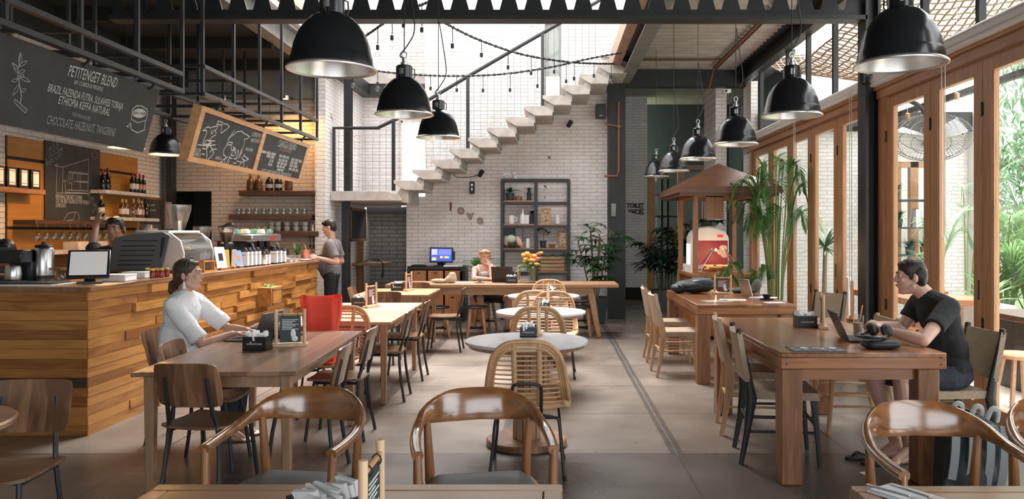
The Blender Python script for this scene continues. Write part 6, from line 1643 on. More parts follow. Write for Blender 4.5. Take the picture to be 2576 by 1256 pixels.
# railing with wire mesh
t = thing('stair_railing', 'black pipe stair railing filled with thin wire mesh', 'railing', (0, 0, 0))
yr = YN+.06
hp = [(840, 482), (840, 322), (950, 322), (1000, 298), (1075, 253), (1177, 192), (1365, 83), (1480, 17), (1520, -6)]
MB().tube([at(px, py, yr) for px, py in hp], .032, 10).build('handrail', M_bsteel, t)
for p, b_, tp in ((990, 480, 303), (1177, 375, 192), (1365, 266, 83)): MB().bar(at(p, b_, yr), at(p, tp, yr), .055, .055).build('post', M_bsteel, t)
def hand_y(p):
    for (a, b), (c, d) in zip(hp[1:], hp[2:]):
        if a <= p <= c: return b+(d-b)*(p-a)/(c-a)
    return 0
def tread_y(p): return 481 if p < 990 else 453.7-26.75*int((p-990)/46.8)
mb = MB(); mb.c = 0
for p in range(852, 1510, 17): mb.tube([at(p, tread_y(p), yr), at(p+random.uniform(-2, 2), hand_y(p)+4, yr)], .002, 4)
for k in range(40):
    py = 470-k*16
    seg = None
    for p in range(846, 1512, 6):
        ok = hand_y(p)+3 < py < tread_y(p)
        if ok and seg is None: seg = p
        if not ok and seg is not None:
            if p-seg > 12: mb.tube([at(seg, py, yr), at(p-6, py, yr)], .002, 4)
            seg = None
mb.build('wire_mesh', M_bsteel, t)
tag(MB().boxz(-3.52, -3.40, 13.45, 13.47, lz1, 4.42).boxz(-3.52, -3.40, 13.57, 13.59, lz1, 4.42).boxz(-3.47, -3.45, 13.47, 13.57, lz1, 4.42).build('steel_post', M_black, None), 'black steel post standing on the stair landing', 'post')
tag(MB().boxz(xat(863, 13.6), xat(881, 13.6), 13.5, 13.62, 0, lz0).build('steel_post', M_black, None), 'black steel post under the stair landing', 'post')

# ---------------------------------------------------------------- pendant lamps
M_bulb = mat('bulb_glass', (.7, .7, .68), .15)
def pendant(label, loc, top, group):
    t = thing('pendant_lamp', label, 'lamp', loc, 0, group)
    MB().lathe([(.196, .012), (.190, .055), (.187, .062), (.185, .068), (.176, .115), (.158, .165), (.130, .210), (.095, .245), (.064, .262), (.058, .264), (.058, .345), (.052, .352), (0, .352)], 40).build('shade', M_enamel, t)
    MB().lathe([(.196, .014), (.205, .008), (.2105, .003), (.2105, -.003), (.205, -.004), (.190, .004), (.183, .05), (.170, .11), (.150, .158), (.122, .20), (.085, .232), (.03, .245), (0, .246)], 40).build('reflector', M_alu, t)
    for a in (-100, 20, 140):
        m_ = M.Rotation(R(a), 4, 'Z'); MB().boxz(.045, .0592, -.014, .014, .285, .325, m_).build('neck_window', M_alu, t)
        MB().tube([m_ @ V(q) for q in ((.058, 0, .335), (.074, 0, .33), (.076, 0, .28), (.064, 0, .262))], .004, 6).build('neck_bracket', M_black, t)
    MB().lathe([(0, .35), (.026, .35), (.026, .375), (.016, .38), (.016, .405), (.010, .41), (0, .41)], 14).tube([(.018*math.cos(a), 0, .43+.022*math.sin(a)) for a in [2*pi*i/12 for i in range(12)]], .004, 6, True).build('fitting', M_chrome, t)
    MB().tube([(0, 0, .45), (0, 0, top-loc[2])], .0035, 6).build('suspension_cord', M_cord, t)
    h = min(top-loc[2]-.05, 1.1)
    MB().tube(curve_pts([(.0, 0, .40), (-.03, 0, .43), (.02, .01, .5), (.07, .02, .62), (.045, .02, .85), (.005, 0, h)], 6), .0045, 6).build('power_cable', M_cord, t)
    MB().lathe([(0, .17), (.02, .18), (.034, .14), (.03, .11), (0, .1)], 12).build('bulb', M_bulb, t)
    return t
lamps = [(2265, 163, 3.72, 4.74, 'black dome pendant lamp, biggest of the row along the glass doors', 0), (1992, 292, 5.58, 4.74, 'black dome pendant lamp second from the camera along the glass doors', 0), (1851, 364, 7.47, 4.74, 'black dome pendant lamp third from the camera along the glass doors', 0),
         (1756, 401, 9.0, 4.48, 'black dome pendant lamp fourth from the camera along the glass doors', 0), (1695, 431, 10.73, 4.48, 'black dome pendant lamp fifth from the camera along the glass doors', 0), (1651, 445, 12.68, 4.48, 'black dome pendant lamp farthest along the glass doors, smallest in view', 0),
         (835, 176, 3.75, 4.74, 'black dome pendant lamp, biggest over the dark brown table', 1), (1017, 289, 5.69, 4.74, 'black dome pendant lamp in the middle of the three left of the stairs', 1), (1103, 347, 7.47, 4.74, 'black dome pendant lamp, smallest of three, before the stairs', 1)]
for px, py, Y, top_, lb, g in lamps:
    c = at(px, py, Y); pendant(lb, (c.x, c.y, c.z), top_, ('pendant lamps along the glass doors', 'pendant lamps over the aisle tables')[g])
def lit(name, loc, e, col, r=.03, kind='POINT'):
    l = bpy.data.lights.new(name, kind); l.energy = e; l.color = col; l.shadow_soft_size = r
    o = bpy.data.objects.new(name, l); COL.objects.link(o); o.location = loc; return o
M_warm = mat('lit_filament', (1, .6, .2), .3, emit=(1, .42, .10), es=22)
for px, py, Y, lb, e in ((417, 390, 10.0, 'lit black dome lamp hanging between the two menu boards', 6), (318, 372, 9.5, 'lit black dome lamp half hidden under the petitenget board', 22)):
    c = at(px, py, Y); t = pendant(lb, (c.x, c.y, c.z), 4.28, 'lit lamps over the bar')
    for ch in t.children:
        if ch.name.startswith('bulb'): ch.data = ch.data.copy(); ch.data.materials[0] = M_warm
    l = lit('lamp_light', (c.x, c.y, c.z+.04), e, (1, .55, .22), .04)
for px, Y, e in ((718, 12.75, 20), (560, 12.75, 1.5)):
    t = thing('downlight', 'small warm downlight under the grey wall band behind the bar' if px == 718 else 'warm downlight hidden behind the pipe rack', 'lamp', (xat(px, Y), Y, 3.70), 0, 'downlights behind the bar')
    MB().lathe([(.05, 0), (.06, 0), (.06, .05), (0, .05)], 16).build('housing', M_chrome, t)
    MB().lathe([(0, .02), (.045, .015), (0, .03)], 14).build('lens', M_warm, t)
    MB().bar((0, 0, .05), (0, .36, .06), .03, .02).build('bracket', M_bsteel, t)
    l = lit('downlight_light', (xat(px, Y), Y, 3.66), e*1.6, (1, .50, .16), .06, 'SPOT'); l.data.spot_size = R(150); l.data.spot_blend = .6

# ---------------------------------------------------------------- string lights
def string(label, ctrl, bulbs, n=6):
    t = thing('string_lights', label, 'string lights', (0, 0, 0), 0, 'bulb strings in the stair void')
    P = curve_pts([at(*c) for c in ctrl], 14)
    mb = MB()
    for ph in (0, pi):
        q = []
        for i, p in enumerate(P):
            a = i*1.9+ph; q.append(p + V((.0, math.cos(a)*.010, math.sin(a)*.012)))
        mb.tube(q, .010, 6)
    mb.build('twisted_cable', M_cord, t)
    for px, py, sc in bulbs:
        best = min(P, key=lambda p: abs(1386+F*p.x/p.y-px)); b_ = at(px, py, best.y)
        top_ = V((b_.x, best.y, best.z))
        MB().tube([top_, (top_+b_)/2+V((.004, 0, 0)), b_+V((0, 0, .075))], .005, 5).build('drop_wire', M_cord, t)
        MB().lathe([(0, .03), (.017, .03), (.020, .05), (.018, .085), (.008, .095), (0, .095)], 10, M.Translation(b_)).build('socket', M_black, t)
        MB().lathe([(0, -.062), (.016, -.058), (.029, -.040), (.032, -.022), (.026, 0), (.015, .02), (.012, .035)], 12, M.Translation(b_)).build('bulb', M_glassware, t)
string('string of clear bulbs sagging from the castellated beam to the right of the stairs', [(1085, 30, 8.7), (1112, 53, 8.9), (1200, 98, 10), (1310, 136, 11.3), (1420, 155, 12.3), (1500, 160, 12.9), (1562, 160, 13.3)], [(1138, 128, 1), (1211, 150, 1), (1278, 180, 1), (1336, 194, 1), (1394, 190, 1), (1444, 207, 1), (1494, 200, 1), (1537, 202, 1)])
string('string of clear bulbs running level in front of the stair railing', [(870, 165, 12.4), (940, 178, 12.4), (1050, 188, 12.4), (1150, 191, 12.4), (1260, 187, 12.4), (1380, 170, 12.4), (1480, 148, 12.4), (1585, 128, 12.4)], [(888, 212, 1), (950, 220, 1), (1083, 232, 1), (1149, 236, 1), (1215, 237, 1), (1283, 236, 1), (1352, 226, 1), (1424, 214, 1)])
string('short string of clear bulbs crossing behind the biggest aisle lamp', [(905, 100, 9.2), (940, 76, 9.2), (975, 52, 9.1), (1020, 28, 9.0), (1080, 4, 8.9)], [(950, 132, 1), (986, 108, 1), (1015, 76, 1), (1061, 88, 1)])

# ---------------------------------------------------------------- on the stair wall
YS = 14.35
def text3d(txt, size, depth, m_, loc, name='letter', rot=(R(90), 0, 0), off=0):
    cu = bpy.data.curves.new('t', 'FONT'); cu.body = txt; cu.size = size; cu.extrude = depth/2; cu.align_x = 'CENTER'; cu.offset = off; cu.resolution_u = 3
    o = bpy.data.objects.new('t', cu); COL.objects.link(o)
    me = bpy.data.meshes.new_from_object(o); bpy.data.objects.remove(o); me.name = name
    me.materials.clear(); me.materials.append(m_); q = bpy.data.objects.new(name, me); COL.objects.link(q); q.location = loc; q.rotation_euler = rot
    return q
M_letr = mat('brown_letter', (.14, .055, .035), .7); M_letb = mat('beige_letter', (.36, .28, .25), .7)
for ch, px, py, m_ in (('l', 1134, 530, M_letr), ('o', 1159, 538, M_letb), ('v', 1183, 552, M_letb), ('e', 1207, 563, M_letb)):
    q = text3d(ch, .215 if ch == 'l' else .23, .02, m_, at(px, py, YS-.012), 'wall_letter', off=.004)
    tag(q, 'wooden letter %s of the word love on the white brick wall' % ch, 'letter', 'wall letters spelling love')
    if m_ is M_letb: text3d(ch, .23, .008, M_letr, at(px, py, YS-.006), 'letter_edge', off=.012).parent = q; ch_ = q.children[0]; ch_.location = (0, 0, -.006); ch_.rotation_euler = (0, 0, 0)
t = thing('air_freshener', 'black wall dispenser above the word love', 'dispenser', at(1188, 473, YS))
MB().boxz(-.045, .045, -.06, 0, -.11, .11).build('case', M_plblack, t, bev=.01)
MB().boxz(-.02, .02, -.063, -.06, .03, .07).boxz(-.012, .012, -.064, -.06, -.05, .0).build('window', M_chrome, t)
for p, py, lb in ((1210, 439, 'small black spot lamp with cable on the stair wall'), (1432, 315, 'small black spot lamp high on the stair wall')):
    t = thing('spot_lamp', lb, 'lamp', at(p, py, YS), 0, 'small spot lamps on the stair wall')
    MB().cyl((0, 0, 0), (0, -.05, 0), .03).build('base', M_black, t)
    MB().cyl((-.02, -.05, -.03), (.03, -.12, .05), .038, .045).build('head', M_black, t)
    if p == 1210: MB().tube(curve_pts([(-.02, -.01, -.0), (-.2, -.01, -.05), (-.42, -.01, -.05), (-.5, -.01, -.0)], 6), .006, 6).build('cable', M_cord, t)
t = thing('speaker', 'black wall loudspeaker beside the steel column', 'loudspeaker', at(1511, 281, 14.2))
MB().boxz(-.09, .09, -.08, .1, -.125, .125).build('cabinet', M_plblack, t, bev=.008)
MB().boxz(-.025, .025, -.083, -.08, -.085, -.075).build('badge', M_chrome, t)
t = thing('conduit', 'rusty pipe conduit running down the back column', 'pipe', (0, 0, 0))
mb = MB(); mb.tube([at(1556, 255, 14.13), at(1556, 318, 14.13), at(1556, 430, 14.13), at(1552, 443, 14.13), at(1520, 443, 14.13)], .018, 8).tube([at(1556, 318, 14.13), at(1522, 312, 14.13)], .018, 8).ell(at(1556, 318, 14.12), .04)
mb.build('pipe', M_terra, t)
tag(MB().boxz(xat(1537, 14.13), xat(1549, 14.13), 14.08, 14.16, zat(545, 14.1), zat(512, 14.1)).build('wall_box', M_greysteel, None, bev=.006), 'small grey box fixed to the back column', 'box')
pl = Plane((0, 18.29, 0), (1, 0, 0), (0, 0, 1))
t = thing('sign', 'black painted toilet sign with pointing hand on the hall wall', 'sign', (0, 0, 0))
mb = MB(); fit_text(mb, 'TOILET', pl, (1576, 517), (1620, 517), .105, .008); mb.build('lettering', M_black, t)
mb = MB()
for seg in ([(1582, 529), (1600, 529), (1600, 533), (1582, 532), (1582, 529)], [(1590, 533), (1598, 534), (1596, 536), (1590, 535)], [(1600, 527), (1608, 530), (1608, 538), (1600, 538), (1597, 535)], [(1610, 526), (1618, 526), (1618, 530), (1612, 531), (1612, 534), (1618, 535), (1618, 539), (1610, 539), (1610, 526)]): mb.stroke(pl.tr(seg), .022, pl)
mb.build('hand_drawing', M_black, t)
t = thing('security_camera', 'small white security camera under the mezzanine beam', 'camera', at(1823, 232, 14.1))
MB().boxz(-.05, .09, -.12, .0, -.03, .04).build('body', M_plwhite, t, bev=.01); MB().cyl((0, -.12, 0), (0, -.135, 0), .022).build('lens', M_black, t); MB().tube([(.02, 0, .0), (-.06, .05, -.05), (-.02, .33, -.03)], .012, 6).build('bracket', M_plwhite, t)
t = thing('cable_tray', 'rusty pipes and cables under the corrugated ceiling', 'pipe', (0, 0, 0))
zc = 4.44
mb = MB(); mb.tube([(2.86, 8.6, zc), (2.86, 13.9, zc)], .02, 8).tube([(2.90, 8.6, zc-.02), (2.90, 13.9, zc-.02)], .018, 8)
mb.tube([(1.6, 10.9, zc+.01), (2.86, 10.9, zc+.01)], .016, 8).tube([(1.45, 13.3, zc+.01), (2.86, 13.3, zc+.01)], .018, 8).tube([(2.86, 13.9, zc), (2.8, 14.05, 4.1)], .018, 8); mb.build('pipes', M_letr, t)
# roller blinds above the door heads
for y0, y1, lb in ((2.0, 8.36, 'white rolled blind above the near glass doors'), (8.7, 14.0, 'white rolled blind above the far glass doors')):
    t = thing('roller_blind', lb, 'blind', (3.42, 0, 3.165), 0, 'rolled blinds')
    MB().cyl((0, y0, 0), (0, y1, 0), .058, n=20).build('roll', M_plwhite, t)
    MB().boxz(-.055, .03, y0, y1, -.085, -.045).build('bottom_rail', M_plwhite, t, bev=.01)
    for y in ((6.75,) if y0 < 5 else (8.85, 10.9)):
        MB().tube([(-.06, y, -.02), (-.06, y, -1.62-.6*(y > 8)), (-.06, y+.03, -1.68-.6*(y > 8)), (-.06, y+.06, -1.62-.6*(y > 8)), (-.06, y+.06, -.02)], .004, 5).build('pull_cord', M_plwhite, t)
t = thing('speaker', 'black wall lantern on the side column under the door head', 'lamp', (3.30, 8.36, 3.22))
MB().lathe([(0, -.12), (.04, -.1), (.055, 0), (.045, .1), (0, .13)], 14).build('body', M_plblack, t); MB().bar((0, 0, .05), (.06, .06, .05), .03).build('bracket', M_black, t)
# ---------------------------------------------------------------- plants
def fan_leaf(mb, p, d, n, L, wd, spread=1.25, droop=.7, rnd=random):
    """palmate leaf: n blades from one point"""
    d = V(d).normalized(); side = d.cross(V((0, 0, 1)))
    side = side.normalized() if side.length > .1 else V((1, 0, 0)); up = side.cross(d)
    for i in range(n):
        a = (i/(n-1)-.5)*2*spread
        leaf(mb, p, d*math.cos(a) + side*math.sin(a) + up*rnd.uniform(-.12, .12), L*(1-.25*abs(a)/spread)*rnd.uniform(.85, 1.1), wd, droop, 5)
def lady_palm(label, loc, h, r, nst, nl, lm, pot_r=.22, pot_h=.4, pot=None, L=.30, wd=.05, seed=1):
    rn = random.Random(seed); t = thing('potted_palm', label, 'plant', loc)
    MB().lathe([(0, 0), (pot_r*.75, 0), (pot_r, pot_h), (pot_r*.9, pot_h), (pot_r*.88, pot_h-.04), (0, pot_h-.04)], 20).build('pot', pot or M_potgrey, t)
    st = MB(); lf = MB()
    for i in range(nst):
        a = rn.uniform(0, 2*pi); q = V((math.cos(a), math.sin(a), 0)); hh = h*rn.uniform(.62, 1)
        b = V((0, 0, pot_h-.05)) + q*pot_r*.4*rn.random(); e = b + q*r*rn.uniform(.15, .6) + V((0, 0, hh-pot_h))
        st.tube([b, b.lerp(e, .5)+V((0, 0, .03)), e], .012, 6)
        for k in range(nl):
            f = 1-.62*k/nl; p = b.lerp(e, f); aa = rn.uniform(0, 2*pi); dd = V((math.cos(aa), math.sin(aa), rn.uniform(.0, .6)))
            pe = p + dd.normalized()*L*rn.uniform(.35, .8); st.tube([p, pe], .004, 4)
            fan_leaf(lf, pe, dd + V((0, 0, -.2)), rn.choice((6, 7, 8)), L*rn.uniform(.8, 1.15), wd, 1.3, .9, rn)
    st.build('stems', M_cane, t); lf.build('leaves', lm, t)
    return t
lady_palm('bushy lady palm behind the right end of the communal table', (xat(1495, 13.5), 13.5, 0), 1.68, .42, 8, 7, M_leafdeep, .24, .45, M_potdark, .31, .05, 4)
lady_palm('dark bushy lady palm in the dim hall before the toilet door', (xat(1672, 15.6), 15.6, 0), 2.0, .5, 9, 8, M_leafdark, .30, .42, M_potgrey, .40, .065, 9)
def areca(label, loc, n, h, spread, lm, seed, fw=.22, pot=True, az=None, sc=1.0, name='potted_palm'):
    rn = random.Random(seed); t = thing(name, label, 'plant', loc)
    z0 = 0
    if pot:
        MB().lathe([(0, 0), (.17, 0), (.22, .38), (.2, .38), (.19, .33), (0, .33)], 20).build('pot', M_potgrey, t); z0 = .33
    st = MB(); lf = MB()
    for i in range(n):
        a = rn.uniform(*(az or (0, 2*pi))); q = V((math.cos(a), math.sin(a), 0)); hh = h*rn.uniform(.55, 1.0); sp = spread*rn.uniform(.25, 1.0)
        b = V((q.x*.08, q.y*.08, z0)); ctrl = [b, b + q*sp*.12 + V((0, 0, hh*.45)), b + q*sp*.45 + V((0, 0, hh*.88)), b + q*sp*.85 + V((0, 0, hh*.96)), b + q*sp*1.15 + V((0, 0, hh*.80))]
        P = curve_pts(ctrl, 7); m_ = len(P)
        st.tube(P, [.013*sc*(1-.8*k/(m_-1)) for k in range(m_)], 5)
        for k in range(int(m_*.38), m_):
            d = (P[min(k+1, m_-1)]-P[k-1]).normalized(); sd = d.cross(V((0, 0, 1))); sd = sd.normalized() if sd.length > .05 else V((-q.y, q.x, 0))
            Lf = fw*sc*(1.15 - .8*abs((k/m_-.62)/.42)**2)*rn.uniform(.85, 1.1)
            for s_ in (-1, 1):
                for o in (0, .34, .67):
                    p = P[k].lerp(P[min(k+1, m_-1)], o)
                    leaf(lf, p, d*.75 + sd*s_*.9 + V((0, 0, .22)), max(.06, Lf*1.25), .0135*sc, .8, 3, fold=.1)
    st.build('stems', M_stem, t); lf.build('fronds', lm, t)
    return t
areca('tall feathery areca palm between the wooden cart and the glass doors', (3.12, 11.0, 0), 22, 2.42, .52, M_leafmid, 12, .17)
areca('small areca palm low in front of the wooden cart', (2.70, 10.62, 0), 5, 1.0, .40, M_leafmid, 33, .13)
# broad leaved plant behind the headscarf woman
t = thing('potted_plant', 'broad leaved variegated plant behind the woman in the headscarf', 'plant', (xat(1208, 13.6), 13.6, 0))
MB().lathe([(0, 0), (.14, 0), (.18, .45), (.16, .45), (.15, .41), (0, .41)], 18).build('pot', M_terra, t)
st = MB(); lf = MB(); rn = random.Random(3)
for i in range(16):
    a = i*2.4; q = V((math.cos(a), math.sin(a)*.6, 0)); e = V((q.x*.10, q.y*.1, .41+rn.uniform(.35, .62)))
    st.tube([(q.x*.03, q.y*.03, .4), e], .009, 5); leaf(lf, e, q + V((0, 0, .75)), rn.uniform(.32, .42), .11, 1.5, 7)
st.build('stems', M_stem, t); lf.build('leaves', leafmat('variegated_leaf', (.02, .11, .035), (.22, .36, .12), .35, .2), t)
# ---------------------------------------------------------------- terrace and garden outside
t = thing('potted_plant', 'spiky yucca in a pot seen through the far glass doors', 'plant', (4.05, 11.75, -.02))
MB().lathe([(0, 0), (.18, 0), (.22, .5), (.2, .5), (.19, .46), (0, .46)], 18).build('pot', M_potgrey, t)
st = MB().tube([(0, 0, .45), (.02, 0, 1.35)], [.04, .03], 8); lf = MB()
for i in range(54):
    a = i*2.4; e_ = rn.uniform(-.5, 1.2); leaf(lf, (.02, 0, 1.35), (math.cos(a), math.sin(a), e_), rn.uniform(.35, .5), .045, .35, 4)
st.build('stem', M_trunk, t); lf.build('leaves', M_leafdeep, t)
areca('feathery palm on the terrace, seen through the pane behind the man', (5.55, 11.6, -.02), 5, 1.7, .8, M_leafpale, 21, .26)
areca('tall feathery palm by the terrace pillar, seen behind the man in black', (6.45, 12.3, -.02), 6, 2.2, .8, M_leafpale, 22, .26)
def tree(label, loc, h, r, n, lm, seed, ls=.16, trunk=.12, group='garden trees beyond the terrace', lo=.18, lw=.30):
    rn = random.Random(seed); t = thing('tree', label, 'tree', loc, 0, group)
    tr = MB().tube([(0, 0, -.2), (rn.uniform(-.15, .15), 0, h*.4), (rn.uniform(-.2, .2), rn.uniform(-.2, .2), h*.85)], [trunk, trunk*.7, trunk*.25], 8)
    cl = []
    for i in range(26):
        a = rn.uniform(0, 2*pi); z = h*rn.uniform(lo, 1); k = math.sin(pi*min(.96, max(.12, (z/h-lo+.1)/(1.1-lo))))**.6; q = r*k*rn.uniform(.15, .9)
        c = V((q*math.cos(a), q*math.sin(a), z)); cl.append((c, r*rn.uniform(.28, .5)))
        if i % 3 == 0: tr.tube([(0, 0, z*.75), c], [trunk*.35, .012], 5)
    lf = MB()
    for i in range(n):
        c, rr = rn.choice(cl); d = V((rn.gauss(0, 1), rn.gauss(0, 1), rn.gauss(0, .8))).normalized()
        p = c + d*rr*rn.uniform(.45, 1.0); dd = (d + V((rn.uniform(-.6, .6), rn.uniform(-.6, .6), rn.uniform(-.9, .3)))).normalized()
        leaf(lf, p, dd, ls*rn.uniform(.7, 1.5), ls*lw, .8, 2)
    tr.build('trunk', M_trunk, t); lf.build('foliage', lm, t)
    return t
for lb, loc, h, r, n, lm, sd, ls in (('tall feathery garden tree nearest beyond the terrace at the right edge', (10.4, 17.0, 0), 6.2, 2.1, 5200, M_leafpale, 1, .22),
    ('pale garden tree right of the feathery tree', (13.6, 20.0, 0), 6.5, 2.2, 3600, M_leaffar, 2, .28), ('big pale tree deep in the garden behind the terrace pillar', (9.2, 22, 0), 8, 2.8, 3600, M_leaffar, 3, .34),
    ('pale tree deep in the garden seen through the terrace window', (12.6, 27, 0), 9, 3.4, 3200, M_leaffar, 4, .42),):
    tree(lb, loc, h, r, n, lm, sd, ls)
areca('bright green garden palm beyond the low white wall', (8.45, 14.7, -.2), 20, 2.2, 1.0, M_leafgarden, 41, .4, False, None, 1.4, 'garden_palm')
areca('bright bushy palm beyond the low white wall, at the frame edge', (8.3, 13.6, -.2), 18, 1.5, .8, M_leafgarden, 43, .4, False, None, 1.4, 'garden_palm')
areca('orange tipped bushy plant beyond the terrace wall', (9.7, 16.0, -.2), 18, 1.7, .8, M_leafgarden, 44, .3, False, None, 1.2, 'garden_palm')
# shelving with pots on the terrace
t = thing('terrace_shelf', 'black metal shelf unit of plants seen through the near glass door', 'shelf', (6.05, 13.35, -.02))
for x in (-.5, .42):
    for y in (-.16, .16): MB().bar((x, y, 0), (x, y, 2.55), .03).build('post', M_black, t)
for z in (.75, 1.20, 1.66, 2.12): MB().boxz(-.52, .44, -.18, .18, z-.03, z).build('shelf_board', M_black, t)
rn = random.Random(8)
for i, (x, z, kind) in enumerate(((-.3, 1.20, 0), (.0, 1.20, 0), (.25, 1.20, 1), (-.2, 1.66, 0), (.1, 1.66, 2), (-.25, 2.12, 0), (.2, .75, 0))):
    if kind == 2:
        tt = thing('metal_pail', 'grey metal watering pail on the terrace shelf', 'pail', (6.05+x, 13.35, -.02+z)); MB().lathe([(0, 0), (.11, 0), (.075, .30), (.06, .31), (0, .3)], 16).build('pail', M_chrome, tt); continue
    tt = thing('potted_plant', ('bushy plant at the left of the eye level terrace shelf', 'bushy plant in the middle of the eye level terrace shelf', 'small wooden pot plant on the terrace shelf', 'plant beside the metal pail on the terrace shelf', '', 'plant on the top board of the terrace shelf', 'plant on the lowest board of the terrace shelf')[i], 'plant', (6.05+x, 13.35, -.02+z), 0, 'pots on the terrace shelf')
    MB().lathe([(0, 0), (.06, 0), (.08, .13), (0, .13)], 12).build('pot', M_framew if kind else M_potdark, tt)
    lf = MB()
    for k in range(34): a = k*2.4; leaf(lf, (0, 0, .12), (math.cos(a), math.sin(a), rn.uniform(.2, 2)), rn.uniform(.12, .26), .05, 1, 3)
    lf.build('leaves', M_leafdeep, tt)
# rope nets over the terrace
def net(label, fn, nu, nv, r=.012):
    mb = MB(); rn = random.Random(3); P = [[V(fn(i/nu, j/nv)) + V((rn.uniform(-.012, .012), rn.uniform(-.012, .012), rn.uniform(-.012, .012))) for i in range(nu+1)] for j in range(nv+1)]
    for j in range(nv+1): mb.tube(P[j], r, 5)
    for i in range(nu+1): mb.tube([P[j][i] for j in range(nv+1)], r, 5)
    return tag(mb.build('rope_net', M_rope, None), label, 'net', 'rope nets over the terrace')
net('sagging rope net over the near terrace, above the glass doors', lambda u, v: (3.66+3.6*u, 3.6+5.0*v, 3.85+.9*(2*u-1)**2*u + .25*u - .40*math.sin(pi*u)*math.sin(pi*v) + .35*(2*v-1)**2), 32, 40)
net('sagging rope net over the far terrace, beyond the side column', lambda u, v: (3.66+3.6*u, 8.8+4.6*v, 3.95+.6*u + .3*(1-v)**2 + .5*v**6 - .55*math.sin(pi*u)*math.sin(pi*v)), 34, 42)
struct('beam_terrace_net', MB().boxz(7.28, 7.40, 3, 13.7, 4.25, 4.42).boxz(3.62, 7.4, 8.62, 8.74, 4.4, 4.5).boxz(5.2, 5.26, 3.5, 13.6, 3.28, 3.36), M_black)
tag(MB().boxz(4.8, 8.2, 15.4, 15.5, -.2, 5.6).build('white_gable', M_white, None), 'white gable of a building beyond the terrace end wall', 'building')
struct('pillar_terrace', MB().boxz(7.24, 7.40, 13.55, 13.74, -.1, 4.3).boxz(7.28, 7.40, 3.0, 3.12, -.1, 4.3), M_white)
# wall fan hanging over the terrace
t = thing('wall_fan', 'big grey caged wall fan outside the near glass doors', 'fan', at(2342, 345, 8.6), 0, None, Euler((R(38), R(-22), 0)))
mb = MB()
for k in range(70):
    a = 2*pi*k/70; c, s_ = math.cos(a), math.sin(a)
    mb.tube([(c*.06, s_*.06, .09), (c*.25, s_*.25, .085), (c*.40, s_*.40, .03), (c*.42, s_*.42, 0), (c*.38, s_*.38, -.05), (c*.06, s_*.06, -.09)], .0028, 4)
for r_, z in ((.42, 0), (.41, .02), (.33, .065), (.2, .09), (.1, .092), (.33, -.062), (.2, -.083)): mb.tube([(r_*math.cos(a), r_*math.sin(a), z) for a in [2*pi*i/36 for i in range(36)]], .004, 5, True)
mb.build('cage', M_greysteel, t)
MB().lathe([(0, -.06), (.06, -.05), (.06, .05), (0, .06)], 16).build('hub', M_black, t)
for k in range(3):
    a = 2*pi*k/3; m_ = M.Rotation(a, 4, 'Z')
    MB().slab(lambda u, v: m_ @ V((.05+.32*u, (v-.5)*(.10+.10*u), (v-.5)*.07)), 6, 4, .006).build('blade', M_chrome, t)
MB().cyl((0, 0, .06), (0, 0, .24), .075, .06).build('motor', M_black, t)
MB().tube(curve_pts([(0, 0, .2), (-.1, .12, .42), (-.35, .35, .55)], 6), .025, 8).build('mount_arm', M_black, t)
for px, py, Y, lb in ((2283, 300, 8.9, 'wooden socket bulb hanging left of the terrace fan'), (2407, 250, 8.2, 'wooden socket bulb hanging right of the terrace fan')):
    c = at(px, py, Y); t = thing('hanging_bulb', lb, 'lamp', c, 0, 'bulbs over the terrace')
    MB().lathe([(0, 0), (.025, 0), (.025, .06), (.015, .07), (0, .07)], 12).build('socket', M_framew, t); MB().ell((0, 0, -.03), (.032, .032, .036)).build('bulb', M_glassware, t); MB().tube([(0, 0, .07), (0, 0, 3.9-c.z)], .003, 5).build('cord', M_plwhite, t)
# terrace furniture
t = thing('terrace_table', 'dark slab table outside with an orange laptop on it, at the right edge', 'table', (4.95, 7.9, -.02))
MB().boxz(-.45, .75, -.5, .5, .70, .76).build('tabletop', M_shelfdark, t, bev=.005)
for x in (-.3, .6): MB().boxz(x-.03, x+.03, -.35, .35, .0, .70).build('leg', M_black, t)
t = thing('laptop', 'copper coloured laptop lid on the table outside', 'laptop', (5.0, 7.75, .74), R(-60))
MB().boxz(-.15, .15, -.1, .1, 0, .012).build('base', M_chrome, t); MB().slab(lambda u, v: ((u-.5)*.3, .1+.06*v, .012+.2*v), 1, 1, .007).build('lid', M_terra, t)
for x, y, lb in ((4.25, 7.2, 'wooden stool outside nearest the open glass door'), (4.9, 6.9, 'wooden stool outside at the right frame edge')):
    t = thing('stool', lb, 'stool', (x, y, -.02), 0, 'stools on the terrace')
    MB().lathe([(0, .43), (.18, .43), (.185, .46), (.17, .475), (0, .475)], 24).build('seat', M_lightwood, t)
    for a in (45, 135, 225, 315): c, s_ = math.cos(R(a)), math.sin(R(a)); MB().bar((c*.2, s_*.2, 0), (c*.12, s_*.12, .43), .03).build('leg', M_long, t)
for i, (x, y, w_, lb) in enumerate(((4.75, 9.7, 1.0, 'teak bench table on the terrace seen through the far panes, nearer'), (4.75, 11.0, 1.1, 'teak bench table on the terrace seen through the far panes, farther'))):
    t = thing('terrace_table', lb, 'table', (x, y, -.02), 0, 'teak terrace tables')
    MB().boxz(-w_/2, w_/2, -.45, .45, .70, .78).build('tabletop', M_teakX, t, bev=.006)
    for sx in (-1, 1):
        for sy in (-1, 1): MB().boxz(sx*(w_/2-.08)-.05, sx*(w_/2-.08)+.05, sy*.36-.05, sy*.36+.05, 0, .7).build('leg', M_teakZ, t)
